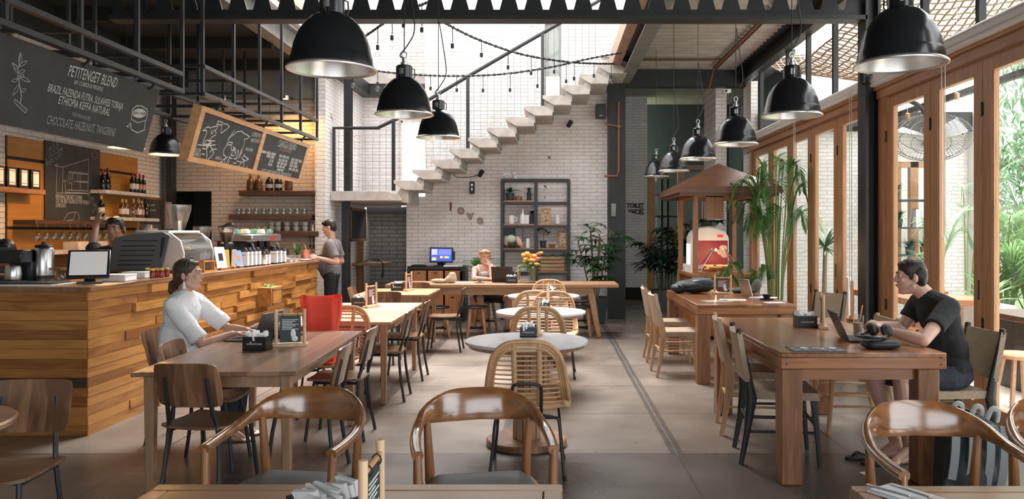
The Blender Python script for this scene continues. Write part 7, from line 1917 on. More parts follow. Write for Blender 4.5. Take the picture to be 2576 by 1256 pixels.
for i, (x, y, lb) in enumerate(((4.05, 9.4, 'white backed terrace chair, nearer of the two'), (4.05, 10.35, 'white backed terrace chair, farther of the two'))):
    t = thing('terrace_chair', lb, 'chair', (x, y, -.02), R(-90), 'white backed terrace chairs')
    MB().boxz(-.22, .22, -.22, .22, .42, .46).build('seat', M_teakX, t, bev=.005); MB().boxz(-.22, .22, -.25, -.21, .5, 1.0).build('backrest', M_plwhite, t, bev=.008)
    for sx in (-1, 1):
        for sy in (-1, 1): MB().boxz(sx*.2-.02, sx*.2+.02, sy*.2-.02, sy*.2+.02, 0, .44 if sy > 0 else .95).build('leg', M_teakZ, t)
t = thing('planter', 'white square planter outside behind the man in black', 'planter', (5.6, 10.2, -.02))
MB().boxz(-.25, .25, -.25, .25, 0, .65).build('tub', M_plwhite, t, bev=.01); lf = MB()
for k in range(40): a = k*2.4; leaf(lf, (0, 0, .62), (math.cos(a), math.sin(a), rn.uniform(.5, 2.5)), rn.uniform(.3, .6), .07, 1, 4)
lf.build('leaves', M_leafgarden, t)
# ---------------------------------------------------------------- shelf unit on the stair wall
t = thing('shelf_unit', 'open black steel shelf unit against the white brick wall', 'shelf', (0, 0, 0))
xs = [xat(p, 14.05) for p in (1263, 1348, 1431)]; zs = [zat(p, 14.05) for p in (453, 511, 570, 631, 689)]; D0, D1 = 14.05, 14.33
for x in xs:
    for y in (D0, D1): MB().bar((x, y, 0), (x, y, zs[0]), .05).build('post', M_bsteel, t)
for z in zs:
    for y in (D0, D1): MB().bar((xs[0], y, z), (xs[2], y, z), .045).build('rail', M_bsteel, t)
    for x in xs: MB().bar((x, D0, z), (x, D1, z), .04).build('cross_rail', M_bsteel, t)
for i, j in ((0, 1), (0, 2), (1, 2), (0, 3), (1, 3), (1, 4)):
    MB().boxz(xs[i]+.03, xs[i+1]-.03, D0-.02, D1, zs[j]+.023, zs[j]+.045).build('shelf_board', M_teakX, t)
Z = [z+.047 for z in zs]; YM = 14.17
def on_shelf(px, row): return (xat(px, YM), YM, Z[row])
def pot_plant(label, loc, pr, ph, fn, lm, pm=M_potdark):
    t = thing('potted_plant', label, 'plant', loc, 0, 'things on the steel shelf unit')
    MB().lathe([(0, 0), (pr*.75, 0), (pr, ph), (pr*.88, ph), (0, ph-.01)], 14).build('pot', pm, t)
    lf = MB(); fn(lf, ph); lf.build('leaves', lm, t); return t
rn = random.Random(6)
def orch(lf, h):
    for k in range(7): a = k*2.4; leaf(lf, (0, 0, h), (math.cos(a), math.sin(a)*.5, .6), rn.uniform(.16, .26), .07, 1.2, 5)
q = pot_plant('white orchid in a dark pot on the top shelf', on_shelf(1283, 1), .08, .14, orch, M_leafdeep)
mb = MB().tube(curve_pts([(0, 0, .14), (.0, 0, .3), (.05, 0, .44), (.13, 0, .47)], 5), .004, 5); mb.build('stem', M_stem, q)
mb = MB()
for k in range(11): mb.ell((.13*rn.uniform(-1, 1.1), rn.uniform(-.03, .03), .45+rn.uniform(-.06, .06)), (.028, .012, .024))
mb.build('blooms', M_paper, q)
def tuft(lf, h):
    for k in range(22): a = k*2.4; leaf(lf, (0, 0, h), (math.cos(a), math.sin(a), rn.uniform(-.2, 1.5)), rn.uniform(.06, .1), .03, .6, 3)
for px, row, lb in ((1331, 1, 'little tufted plant in a black figure pot on the top shelf'), (1338, 2, 'little tufted plant in a black figure pot on the second shelf')):
    q = thing('potted_plant', lb, 'plant', on_shelf(px, row), 0, 'things on the steel shelf unit')
    MB().lathe([(0, 0), (.05, 0), (.035, .06), (.045, .12), (.025, .16), (.03, .18), (0, .18)], 12).build('pot', M_black, q); lf = MB(); tuft(lf, .18); lf.build('leaves', M_leafdark, q)
def simple(name, label, cat, loc, prof, m_, n=16): 
    t = thing(name, label, cat, loc, 0, 'things on the steel shelf unit'); MB().lathe(prof, n).build('body', m_, t); return t
q = simple('basket', 'small round brown basket on the top shelf', 'basket', on_shelf(1304, 1), [(0, 0), (.06, 0), (.068, .04), (.06, .075), (0, .08)], M_ctop); MB().ell((0, 0, .085), .012).build('knob', M_ctop, q)
q = simple('mug', 'white handled jug on the second shelf', 'jug', on_shelf(1287, 2), [(0, 0), (.045, 0), (.06, .15), (.055, .15), (.04, .01), (0, .01)], M_porc); MB().tube(curve_pts([(.055, 0, .12), (.09, 0, .11), (.085, 0, .05), (.048, 0, .04)], 4), .008, 6).build('handle', M_porc, q)
simple('bottle', 'white ceramic bottle on the second shelf', 'bottle', on_shelf(1315, 2), [(0, 0), (.05, 0), (.05, .15), (.02, .19), (.02, .26), (.028, .27), (0, .27)], M_porc)
simple('candle', 'thick white candle beside the white bottle', 'candle', on_shelf(1326, 2), [(0, 0), (.045, 0), (.045, .16), (0, .16)], M_porc)
simple('candle', 'white candle on the right bay of the second shelf', 'candle', on_shelf(1403, 2), [(0, 0), (.038, 0), (.038, .16), (0, .16)], M_porc)
simple('candle', 'white candle on the third shelf', 'candle', on_shelf(1328, 3), [(0, 0), (.036, 0), (.036, .17), (0, .17)], M_porc)
simple('basket', 'small brown bowl on the third shelf, right bay', 'bowl', on_shelf(1389, 3), [(0, 0), (.045, 0), (.06, .06), (.05, .07), (0, .05)], M_ctop)
for px, row, w_, h, lb in ((1373, 2, .13, .24, 'framed picture on the second shelf'), (1415, 3, .13, .26, 'narrow framed picture on the third shelf')):
    q = thing('picture_frame', lb, 'frame', on_shelf(px, row), 0, 'things on the steel shelf unit')
    MB().boxz(-w_/2-.02, w_/2+.02, -.02, 0, 0, h+.04).build('frame', M_framew if row == 2 else M_ctop, q); MB().boxz(-w_/2+.01, w_/2-.01, -.022, -.02, .03, h+.01).build('picture', mat('sepia_picture', (.42, .30, .19), .6, noise_=.8, nscale=22), q)
def ficus(lf, h):
    for a, b in ((-.09, .24), (.05, .22), (.1, .18), (-.02, .28)):
        for k in range(12): c = k*2.4; leaf(lf, (a, 0, h+b-.05), (math.cos(c), math.sin(c), rn.uniform(-.4, .8)), rn.uniform(.06, .1), .035, .8, 3)
q = pot_plant('small branching tree in a blue grey pot on the third shelf', on_shelf(1366, 3), .06, .13, ficus, M_leafdark)
mb = MB()
for a, b in ((-.09, .24), (.05, .22), (.1, .18), (-.02, .28)): mb.tube([(0, 0, .12), (.01, 0, .22), (a, 0, .08+b)], .007, 5)
mb.build('stem', M_trunk, q)
# fish tank-like jar with a poster behind
q = thing('poster', 'dark printed poster leaning at the back of the third shelf', 'poster', on_shelf(1291, 3), 0, 'things on the steel shelf unit')
MB().boxz(-.2, .17, .10, .115, 0, .40).build('sheet', M_potgrey, q); mb = MB()
for k in range(9): mb.boxz(.04, .16, .096, .099, .14+k*.028, .155+k*.028)
mb.build('print', M_paper, q)
q = thing('shell_ornament', 'pink and pale green shell ornament in a glass dish on the third shelf', 'ornament', (xat(1290, 14.12), 14.11, Z[3]), 0, 'things on the steel shelf unit')
MB().ell((-.03, 0, .16), (.09, .05, .075)).build('green_shell', mat('pale_green', (.45, .56, .45), .5), q); MB().ell((.12, 0, .10), (.05, .045, .12), (0, R(-25), 0)).build('pink_shell', mat('pale_pink', (.72, .42, .36), .5), q)
MB().lathe([(0, 0), (.14, 0), (.19, .05), (.185, .05), (.13, .008), (0, .008)], 20).build('dish', M_glassware, q)
MB().ell((-.12, .0, .12), (.045, .04, .10)).build('peach_shell', M_letb, q)
q = thing('wooden_crate', 'slatted wooden crate with black leather handles on the bottom shelf', 'crate', (xat(1390, 14.15), 14.15, Z[4]))
MB().boxz(-.21, .21, -.12, .12, 0, .02).boxz(-.21, .21, .10, .12, .02, .26).build('box', M_ctop, q)
for k in range(4): MB().boxz(-.21, .21, -.13, -.115, .01+k*.067, .06+k*.067).build('slat', M_long, q)
MB().tube(curve_pts([(-.26, -.12, .31), (-.18, -.13, .28), (-.06, -.13, .27), (0, -.13, .29)], 4), .014, 6, flat=.5).build('handle', M_black, q)
MB().tube(curve_pts([(0, -.13, .29), (.06, -.13, .27), (.14, -.13, .28), (.22, -.12, .31)], 4), .014, 6, flat=.5).build('handle', M_black, q)
# ---------------------------------------------------------------- cabinet with the order screen
cx0, cx1 = xat(1025, 13.85), xat(1170, 13.85); cz = zat(671, 13.85)
t = thing('cabinet', 'black framed cabinet with amber wooden drawers under the screen', 'cabinet', ((cx0+cx1)/2, 14.08, 0))
w2 = (cx1-cx0)/2
MB().boxz(-w2, w2, -.23, .24, cz-.05, cz).boxz(-w2, -w2+.05, -.23, .24, 0, cz-.05).boxz(w2-.05, w2, -.23, .24, 0, cz-.05).boxz(-w2+.05, w2-.05, -.2, .24, .0, .06).boxz(-w2+.05, w2-.05, .2, .24, .06, cz-.05).build('frame', M_black, t, bev=.004)
for c_ in range(3):
    a = -w2+.06+c_*(2*w2-.12)/3; b2 = a+(2*w2-.12)/3-.03
    for z0, z1_ in ((.08, .46), (.49, cz-.07)):
        d = MB().boxz(a, b2, -.215, -.19, z0, z1_).build('drawer', M_cart, t, bev=.004); MB().boxz((a+b2)/2-.03, (a+b2)/2+.03, -.225, -.215, z1_-.05, z1_-.035).build('handle', M_black, d)
t = thing('order_screen', 'black touch screen showing a blue order page on the cabinet', 'monitor', (xat(1110, 13.95), 13.98, cz))
rot = M.Translation((0, -.02, .20)) @ M.Rotation(R(-8), 4, 'X') @ M.Rotation(R(8), 4, 'Z')
MB().boxz(-.205, .205, -.015, .03, -.135, .135, rot).boxz(.205, .24, -.01, .02, -.09, .07, rot).build('case', M_plblack, t, bev=.006)
def em(name, c, s_=1.1): return mat(name, c, .3, emit=c, es=s_)
MB().boxz(-.18, .18, -.0165, -.015, -.11, .11, rot).build('screen', em('blue_screen', (.035, .06, .42), .6), t)
for x0, x1, z0, z1_, c in ((-.17, -.07, .0, .10, (.35, .38, .52)), (-.16, -.09, -.10, -.045, (.42, .50, .16)), (-.02, .02, -.06, -.02, (.45, .6, .2)), (.02, .06, -.06, -.02, (.6, .08, .1)), (.06, .1, -.06, -.02, (.55, .45, .1)), (.1, .14, -.06, -.02, (.1, .5, .3)), (-.07, -.03, -.09, -.03, (.1, .07, .2)), (-.05, .17, .0, .10, (.12, .16, .5))): MB().boxz(x0, x1, -.018, -.0165, z0, z1_, rot).build('screen_button', em('screen_%d' % int(c[0]*100+c[1]*1000+c[2]*7), c, .5), t)
MB().boxz(-.13, .13, -.1, .1, 0, .02).bar((0, .03, .02), (0, .0, .12), .14, .06).build('stand', M_plblack, t, bev=.004)
tag(MB().boxz(-.16, .16, -.1, .1, 0, .025).build('papers', M_paper, None), 'stack of papers on the cabinet beside the screen', 'papers', None, None, (xat(1140, 13.9), 13.92, cz), R(4))
tag(MB().lathe([(0, 0), (.13, 0), (.14, .015), (.1, .03), (0, .03)], 20).build('tray', M_rubber, None), 'dark round tray on the left of the cabinet', 'tray', None, None, (xat(1053, 13.95), 13.98, cz))
# under the landing: framed chalkboard and wall desk
tag(MB().boxz(-3.70, -3.68, 14.5, 15.7, zat(608, 14.5), zat(522, 14.5)).build('backing', M_shelfdark, None), 'framed chalkboard in the passage under the landing', 'chalkboard'); q = bpy.data.objects['backing']; q.name = 'framed_chalkboard'
MB().boxz(-3.68, -3.675, 14.54, 15.66, zat(605, 14.5)+.02, zat(526, 14.5)-.02).build('panel', M_board, q)
fb = MB(); za, zb_ = zat(608, 14.5), zat(522, 14.5)
fb.boxz(-3.685, -3.66, 14.5, 14.55, za, zb_).boxz(-3.685, -3.66, 15.65, 15.7, za, zb_).boxz(-3.685, -3.66, 14.5, 15.7, za, za+.05).boxz(-3.685, -3.66, 14.5, 15.7, zb_-.05, zb_); fb.build('frame', M_ctop, q)
t = thing('wall_desk', 'small dark wall desk with tangled cables in the passage', 'desk', (-3.42, 15.1, 0))
MB().boxz(-.28, .32, -.4, .4, .93, .98).build('top', M_ctop, t); MB().boxz(-.26, -.16, -.05, .05, 0, 1.4).build('post', M_ctop, t)
mb = MB()
for k in range(4): mb.tube(curve_pts([(rn.uniform(-.2, .3), -.35, .99), (rn.uniform(-.1, .3), -.2, 1.04), (.25, -.3, 1.0), (.30, -.42, .97), (.31, -.43, .75+.07*k), (.28, -.42, .70)], 5), .007, 5)
mb.build('cables', M_cord, t)
# ---------------------------------------------------------------- wooden cart with ice cream machine
kx0, kx1, ky0, ky1 = 2.08, 2.93, 11.4, 12.7
kc = V(((kx0+kx1)/2, (ky0+ky1)/2, 0)); hw, hd = (kx1-kx0)/2, (ky1-ky0)/2
t = thing('food_cart', 'wooden cart with hipped roof beside the areca palm', 'cart', kc)
MB().boxz(-hw+.03, hw-.03, -hd+.03, hd-.03, .05, .90).build('cabinet', M_cart, t, bev=.005)
for sx in (-1, 1):
    for sy in (-1, 1): MB().boxz(sx*hw-.035, sx*hw+.035, sy*hd-.035, sy*hd+.035, 0, 2.16).build('post', M_cart, t, bev=.004)
MB().boxz(-hw-.05, hw+.05, -hd-.05, hd+.05, .90, .955).build('countertop', M_cart, t, bev=.006)
for a, b2, c, d in ((-hw+.06, -.03, -hd+.02, -hd+.035), (.03, hw-.06, -hd+.02, -hd+.035)): MB().boxz(a, b2, c, d, .15, .84).build('panel', M_counter, t, bev=.006)
for a, b2 in ((-hd+.06, -.03), (.03, hd-.06)): MB().boxz(-hw+.02, -hw+.035, a, b2, .15, .84).build('panel', M_counter, t, bev=.006)
ov = .30; ze, zp = 2.14, 2.58
r_ = MB(); A = [(-hw-ov, -hd-ov), (hw+ov, -hd-ov), (hw+ov, hd+ov), (-hw-ov, hd+ov)]
r_.add([(x, y, ze+.06) for x, y in A] + [(x*1.0, y*1.0, ze+.02) for x, y in A] + [(0, -.22, zp), (0, .22, zp)], [(0, 1, 8), (1, 2, 9, 8), (2, 3, 9), (3, 0, 8, 9), (4, 5, 1, 0), (5, 6, 2, 1), (6, 7, 3, 2), (7, 4, 0, 3), (7, 6, 5, 4)])
r_.build('roof', M_cartroof, t, smooth=False)
e = MB()
for k, (g, z0, z1_) in enumerate(((.02, ze-.035, ze+.02), (-.03, ze-.075, ze-.035))):
    X, Y_ = hw+ov+g, hd+ov+g
    e.boxz(-X, X, -Y_, -Y_+.05, z0, z1_).boxz(-X, X, Y_-.05, Y_, z0, z1_).boxz(-X, -X+.05, -Y_+.05, Y_-.05, z0, z1_).boxz(X-.05, X, -Y_+.05, Y_-.05, z0, z1_)
e.build('eaves_moulding', M_cartroof, t)
f = MB()
for sy in (-1, 1): f.bar((-hw, sy*hd, 2.09), (hw, sy*hd, 2.09), .04, .06)
for sx in (-1, 1): f.bar((sx*hw, -hd, 2.09), (sx*hw, hd, 2.09), .04, .06)
f.build('top_rail', M_cart, t)
MB().boxz(-.28, -.02, -hd-.02, -hd, 1.745, 2.13).build('hanging_sign_panel', M_cart, t, bev=.003)
t = thing('ice_cream_machine', 'white domed ice cream machine with a red picture inside the cart', 'machine', (kc.x-.085, 12.25, .955))
prof = [(-.29, 0), (.29, 0), (.29, .52), (.24, .60), (.13, .66), (-.02, .69), (-.16, .67), (-.25, .61), (-.29, .52)]
MB().prism(prof, lambda u, v, w_: (u, w_, v), -.2, .2).build('case', M_plwhite, t, bev=.02)
MB().boxz(-.25, .27, -.207, -.2, .02, .47).build('picture', mat('crimson_picture', (.30, .02, .035), .5, noise_=.4, nscale=4), t)
for x, z in ((.16, .30), (.22, .25), (.20, .36)): MB().ell((x, -.21, z), (.06, .01, .045)).build('ice_cream_scoop', mat('pale_scoop', (.72, .48, .42), .5), t)
MB().boxz(.11, .2, -.208, -.2, .52, .56).build('display', em('red_display', (.5, .02, .02), .8), t)
MB().boxz(-.30, -.27, -.15, .15, .1, .42).build('side_light', em('pale_side_light', (.55, .65, .75), .6), t)
t = thing('pastry_dome', 'lit glass pyramid of pastries on the cart counter', 'display case', (kc.x-.05, 11.62, .955))
def pyr(w0, w1, d0, d1, h, z0=0):
    return [(-w0, -d0, z0), (w0, -d0, z0), (w0, d0, z0), (-w0, d0, z0), (-w1, -d1, h), (w1, -d1, h), (w1, d1, h), (-w1, d1, h)], [(0, 1, 5, 4), (1, 2, 6, 5), (2, 3, 7, 6), (3, 0, 4, 7), (4, 5, 6, 7)]
MB().add(*pyr(.31, .08, .2, .06, .36, .02)).build('glass', M_glassware, t)
e = MB()
for a, b2 in (((-.31, -.2), (-.08, -.06)), ((.31, -.2), (.08, -.06)), ((.31, .2), (.08, .06)), ((-.31, .2), (-.08, .06))): e.tube([(a[0], a[1], .02), (b2[0], b2[1], .36)], .006, 6)
e.build('edges', M_chrome, t); MB().boxz(-.32, .32, -.21, .21, 0, .02).build('base', M_cart, t)
for k in range(12):
    o = MB().cyl((-.11, 0, 0), (.11, 0, 0), .026, .018, 10).build('pastry_cone', M_pastry, None); tag(o, 'golden rolled wafer inside the lit glass pyramid', 'pastry', 'wafers in the glass pyramid', None, (kc.x-.05+rn.uniform(-.13, .13), 11.62+rn.uniform(-.08, .08), 1.004+.025*(k % 3)), rn.uniform(0, 3))
lit('case_light', (kc.x-.05, 11.62, 1.22), 2.6, (1, .66, .36), .02)
t = thing('cone_rack', 'small white rack of cones at the left of the cart counter', 'rack', (kx0-.0, 12.0, .955))
for k in range(5): MB().boxz(-.03, .03, -.28+k*.13, -.22+k*.13, 0, .11).build('divider', M_plwhite, t)
MB().boxz(-.04, .04, -.30, .34, 0, .01).build('base', M_plwhite, t)
t = thing('potted_plant', 'trailing dark plant on top of the ice cream machine', 'plant', (kc.x-.06, 12.25, 1.65))
MB().lathe([(0, 0), (.12, 0), (.14, .06), (0, .06)], 14).build('pot', M_potdark, t); lf = MB()
for k in range(60): a = k*2.4; leaf(lf, (rn.uniform(-.2, .2), 0, .06), (math.cos(a)*1.6, math.sin(a), rn.uniform(.1, .8)), rn.uniform(.12, .22), .06, 1.3, 4)
lf.build('leaves', M_leafdeep, t)
tag(MB().boxz(-.1, .1, -.15, .15, 0, .05).build('steel_tray', M_chrome, None), 'steel tray at the right of the cart counter', 'tray', None, None, (kx1-.14, 11.7, .957))
# ---------------------------------------------------------------- on the tables
def caddy(label, loc, rz=0, s=1.0):
    """black tissue caddy with white lettering and folded papers"""
    t = thing('napkin_caddy', label, 'caddy', loc, rz, 'black napkin caddies')
    w_, d, h = .085*s, .06*s, .10*s
    MB().boxz(-w_, w_, -d, -d+.006, 0, h).boxz(-w_, w_, d-.006, d, 0, h*1.15).boxz(-w_, -w_+.006, -d+.006, d-.006, 0, h).boxz(w_-.006, w_, -d+.006, d-.006, 0, h).boxz(-w_, w_, -d, d, 0, .006).build('box', M_plblack, t)
    p = Plane((0, -d-.001, h*.5), (1, 0, 0), (0, 0, 1)); x = MB().text('LIVINGSTONE', .018*s, lambda u, v: (u, -d-.0015, h*.42+v), xs=1.0); x.build('lettering', M_paper, t)
    pm = MB()
    for k in range(9):
        x0 = -w_*.8+k*w_*.19; pm.box((x0, rn.uniform(-.02, .02), h*.75+rn.uniform(0, .03)), (.012, d*1.5, .07*s), (rn.uniform(-.2, .2), rn.uniform(-.35, .35), rn.uniform(-.2, .2)))
    pm.build('paper_sachets', M_paper, t)
    return t
def menu_stand(label, loc, rz, pic, face=True, h=.26):
    t = thing('menu_stand', label, 'menu stand', loc, rz, 'pale wooden menu stands')
    MB().boxz(-.12, .12, -.035, .035, 0, .022).build('base', M_pale, t, bev=.003)
    for s_ in (-1, 1): MB().cyl((s_*.095, 0, .02), (s_*.095, 0, h), .0115, n=10).build('pole', M_pale, t)
    MB().cyl((-.095, 0, h-.035), (.095, 0, h-.035), .008, n=8).build('rod', M_framew, t)
    MB().boxz(-.07, .07, -.004, .004, .03, h-.045).build('card', pic, t)
    for s_ in (-1, 1): MB().tube([(s_*.05+.0*math.cos(a), .012*math.cos(a), h-.04+.014*math.sin(a)) for a in [2*pi*i/10 for i in range(10)]], .0022, 5, True).build('ring', M_black, t)
    x = MB()
    if face:
        for k in range(7): x.boxz(-.055, .055-.02*(k % 3), -.0055, -.004, h-.075-k*.011, h-.071-k*.011)
        x.ell((.02, -.006, .09), (.018, .003, .03)).ell((.03, -.006, .055), (.022, .003, .02)); x.build('card_print', M_paper, t)
    return t
M_menug = mat('green_menu_card', (.02, .045, .042), .5); M_menur = mat('maroon_menu_card', (.10, .03, .035), .5)
TT = .75
caddy('black napkin caddy on the dark brown table before the woman in white', (-2.0, 5.40, TT), R(-3), .95)
menu_stand('menu stand with dark green card on the dark brown table', (-1.83, 5.56, TT), R(14), M_menug)
caddy('black napkin caddy on the pale striped table', (xat(906, 8.5), 8.52, TT), 0)
menu_stand('menu stand seen edge on at the pale striped table', (xat(922, 8.4)+.04, 8.45, TT), R(70), M_menur)
caddy('black napkin caddy on the honey table', (xat(1001, 10.9), 10.9, TT), 0)
menu_stand('menu stand seen edge on at the honey table', (xat(1030, 10.9), 10.85, TT), R(78), M_menur)
caddy('black napkin caddy on the communal table beside the open laptop', (xat(1288, 12.0), 11.95, .785), 0)
menu_stand('menu stand seen edge on behind the laptop on the communal table', (xat(1305, 12.2), 12.2, .785), R(86), M_menur, False)
caddy('black napkin caddy on the nearest marble table', (-.17, 5.98, .764), 0, .74)
menu_stand('menu stand seen edge on at the nearest marble table', (-.095, 6.10, .764), R(88), M_menur, False)
caddy('black napkin caddy on the second marble table', (-.07, 8.06, .764), 0, .74)
menu_stand('menu stand seen edge on at the second marble table', (-.03, 8.18, .764), R(88), M_menur, False)
caddy('black napkin caddy on the third marble table', (.0, 9.98, .764), 0, .74)
caddy('black napkin caddy on the front teak table', (1.98, 6.17, .813), R(2), .9)
menu_stand('menu stand seen edge on beside the caddy on the front teak table', (2.10, 6.13, .813), R(76), M_black)
menu_stand('menu stand with maroon coffee card on the far teak table', (2.05, 9.45, .813), R(0), M_menur, True, .23)
t = caddy('black tissue tray at the bottom frame edge', (-.59, 2.09, .75), R(52), 1.0)
menu_stand('menu stand seen edge on at the bottom frame edge', (-.445, 1.97, .75), R(90), M_menug, True, .26)
# near right table: napkin and cutlery
t = thing('napkin', 'white folded napkin under fork and knife', 'napkin', (1.115, 2.33, .75), R(33))
MB().boxz(-.065, .065, -.17, .17, 0, .006).boxz(-.055, .06, -.16, .165, .006, .010).build('cloth', M_linen, t, bev=.002)
def cutlery(label, loc, rz, fork):
    t = thing('fork' if fork else 'knife', label, 'cutlery', loc, rz)
    MB().boxz(-.007, .007, .02, .16, 0, .004).build('handle', M_chrome, t, bev=.0015)
    m_ = MB()
    if fork:
        m_.boxz(-.012, .012, -.03, .02, 0, .003)
        for k in range(4): m_.boxz(-.012+k*.0068, -.0085+k*.0068, -.07, -.03, .0, .003)
        m_.build('tines', M_chrome, t)
    else: m_.boxz(-.010, .009, -.09, .02, 0, .0025).build('blade', M_chrome, t)
cutlery('steel knife on the white napkin', (1.085, 2.35, .7605), R(38), False); cutlery('steel fork on the white napkin', (1.14, 2.34, .7605), R(28), True)
def laptop(label, loc, rz, w_, d, ang, m_, scr=None):
    t = thing('laptop', label, 'laptop', loc, rz)
    MB().boxz(-w_/2, w_/2, -d/2, d/2, 0, .014).build('base', m_, t, bev=.003)
    k = MB()
    for i in range(4): k.boxz(-w_*.42, w_*.42, -.02+i*.026, .0+i*.026, .0142, .0155)
    k.build('keyboard', M_black, t)
    rot = M.Translation((0, d/2, .012)) @ M.Rotation(R(ang), 4, 'X')
    s_ = MB().boxz(-w_/2, w_/2, 0, .008, 0, d*.96, rot).build('lid', m_, t, bev=.002)
    MB().boxz(-w_/2+.012, w_/2-.012, -.0012, 0, .012, d*.96-.012, rot).build('screen', scr or M_plblack, t)
    return t
laptop('grey laptop the woman in white types on', (-2.26, 5.93, TT), R(-98), .32, .22, -22, mat('space_grey', (.09, .09, .095), .4, .5))
laptop('thin dark laptop on the front teak table before the man in black', (2.12, 5.42, .813), R(82), .30, .21, -24, M_plblack)
laptop('black laptop of the woman in the headscarf', (xat(1270, 12.2), 12.22, .785), R(168), .34, .25, -14, M_plblack)
laptop('silver laptop half hidden behind the maroon menu stand', (2.36, 9.1, .813), R(100), .30, .21, -16, M_chrome)
# bag, pillow, tablet
t = thing('shopping_bag', 'big bright red canvas bag on the rattan chair', 'bag', (-1.93, 6.66, .455), R(2))
def bagf(u, v):
    a = 2*pi*u; c, s_ = math.cos(a), math.sin(a); k = .125+.045*v
    return (k*1.0*math.copysign(abs(c)**.55, c) + .006*math.sin(9*v+3*u*6.28), .085*(1-.45*v)*math.copysign(abs(s_)**.6, s_) + .010*math.sin(7*u*6.28)*v + .012*math.sin(11*v), .56*v + .012*v*math.sin(2*a))
mb = MB().grid(bagf, 48, 16); mb.f.append(tuple(range(47, -1, -1))); mb.build('bag', M_red, t)
MB().boxz(-.122, .122, -.092, -.086, .02, .17).build('pocket', M_red, t, bev=.003)
t = thing('cushion', 'striped woven cushion lying at the far end of the dark brown table', 'cushion', (-2.12, 6.16, TT+.02), R(-12))
m, nt, b = newmat('striped_weave'); tc = nd(nt, 'ShaderNodeTexCoord'); sp = nd(nt, 'ShaderNodeSeparateXYZ'); nt.links.new(tc.outputs['Object'], sp.inputs[0])
ml = nd(nt, 'ShaderNodeMath', operation='MULTIPLY_ADD'); ml.inputs[1].default_value = 3.6; ml.inputs[2].default_value = .5; nt.links.new(sp.outputs['Y'], ml.inputs[0])
cr = nd(nt, 'ShaderNodeValToRGB'); cr.color_ramp.interpolation = 'CONSTANT'
for i, (p_, c) in enumerate(((0, (.6, .56, .5)), (.22, (.45, .16, .2)), (.27, (.62, .58, .52)), (.36, (.4, .28, .12)), (.41, (.6, .55, .5)), (.5, (.3, .08, .22)), (.55, (.62, .58, .52)), (.64, (.25, .3, .3)), (.69, (.6, .56, .5)), (.8, (.5, .2, .2)), (.85, (.62, .58, .52)))):
    e = cr.color_ramp.elements[i] if i < 2 else cr.color_ramp.elements.new(p_); e.position = p_; e.color = rgb(c)
nt.links.new(ml.outputs[0], cr.inputs[0]); nt.links.new(cr.outputs[0], b.inputs['Base Color']); b.inputs['Roughness'].default_value = .85
def cus(s_): return lambda u, v: ((u-.5)*.34*(1-.06*math.sin(pi*v)), (v-.5)*.26*(1-.06*math.sin(pi*u)), .055 + s_*.052*(math.sin(pi*u)*math.sin(pi*v))**.45)
MB().grid(cus(1), 18, 18).grid(cus(-1), 18, 18).build('cover', m, t)
tag(MB().boxz(-.17, .14, -.12, .12, 0, .012).build('tablet', M_plblack, None, bev=.004), 'dark tablet under the striped cushion', 'tablet', None, None, (-2.08, 6.10, TT), R(-8))
# backpack on the far teak table
t = thing('backpack', 'dark slouched backpack on the far teak table', 'backpack', (1.74, 9.62, .813), R(-8))
mb = MB().ell((0, 0, .085), (.25, .17, .085)).ell((.07, .0, .12), (.15, .13, .075)).ell((-.17, -.02, .06), (.12, .13, .06)); skinned(mb, 'body', mat('black_nylon', (.02, .024, .028), .6), t, .012, 6, .02, .08)
mb = MB().ell((.10, -.06, .135), (.14, .07, .055), (R(20), 0, R(10))); skinned(mb, 'front_pocket', mat('slate_nylon', (.055, .07, .085), .6), t, .01, 4)
MB().tube(curve_pts([(-.2, -.13, .1), (-.1, -.17, .06), (.05, -.17, .08), (.2, -.13, .11)], 5), .010, 6, flat=.4).build('strap', M_black, t)
MB().tube(curve_pts([(-.02, -.12, .15), (.08, -.13, .17), (.2, -.10, .19)], 5), .004, 5).build('piping', M_cupg, t)
t = thing('coffee_cup', 'black cup and saucer on the far teak table', 'cup', (2.36, 8.66, .813))
MB().lathe([(0, 0), (.075, .004), (.08, .014), (0, .012)], 20).build('saucer', M_black, t); MB().lathe([(0, .012), (.03, .014), (.05, .06), (.046, .06), (0, .05)], 18).build('cup', M_black, t)
for x, y, r_, w_, d, m_, lb in ((1.78, 8.48, 12, .30, .2, M_cupg, 'printed menu sheet on the far teak table corner'), (1.98, 8.62, -8, .28, .2, M_lbl, 'printed magazine beside the sheet on the far teak table'), (2.34, 8.30, 5, .2, .14, M_paper, 'white paper slip near the edge of the far teak table'), (2.40, 8.95, -20, .3, .2, M_paper, 'open white notebook behind the black cup')):
    q = MB().boxz(-w_/2, w_/2, -d/2, d/2, 0, .004).build('printed_sheet', m_, None); tag(q, lb, 'paper', 'papers on the far teak table', None, (x, y, .813), R(r_))
t = thing('shoulder_bag', 'folded olive grey bag at the back of the far teak table', 'bag', (2.30, 9.72, .813))
skinned(MB().ell((0, 0, .03), (.26, .1, .03)).ell((.22, 0, .08), (.06, .08, .09), (0, R(30), 0)), 'bag', mat('olive_cloth', (.13, .13, .11), .8), t, .01, 5, .015, .07)
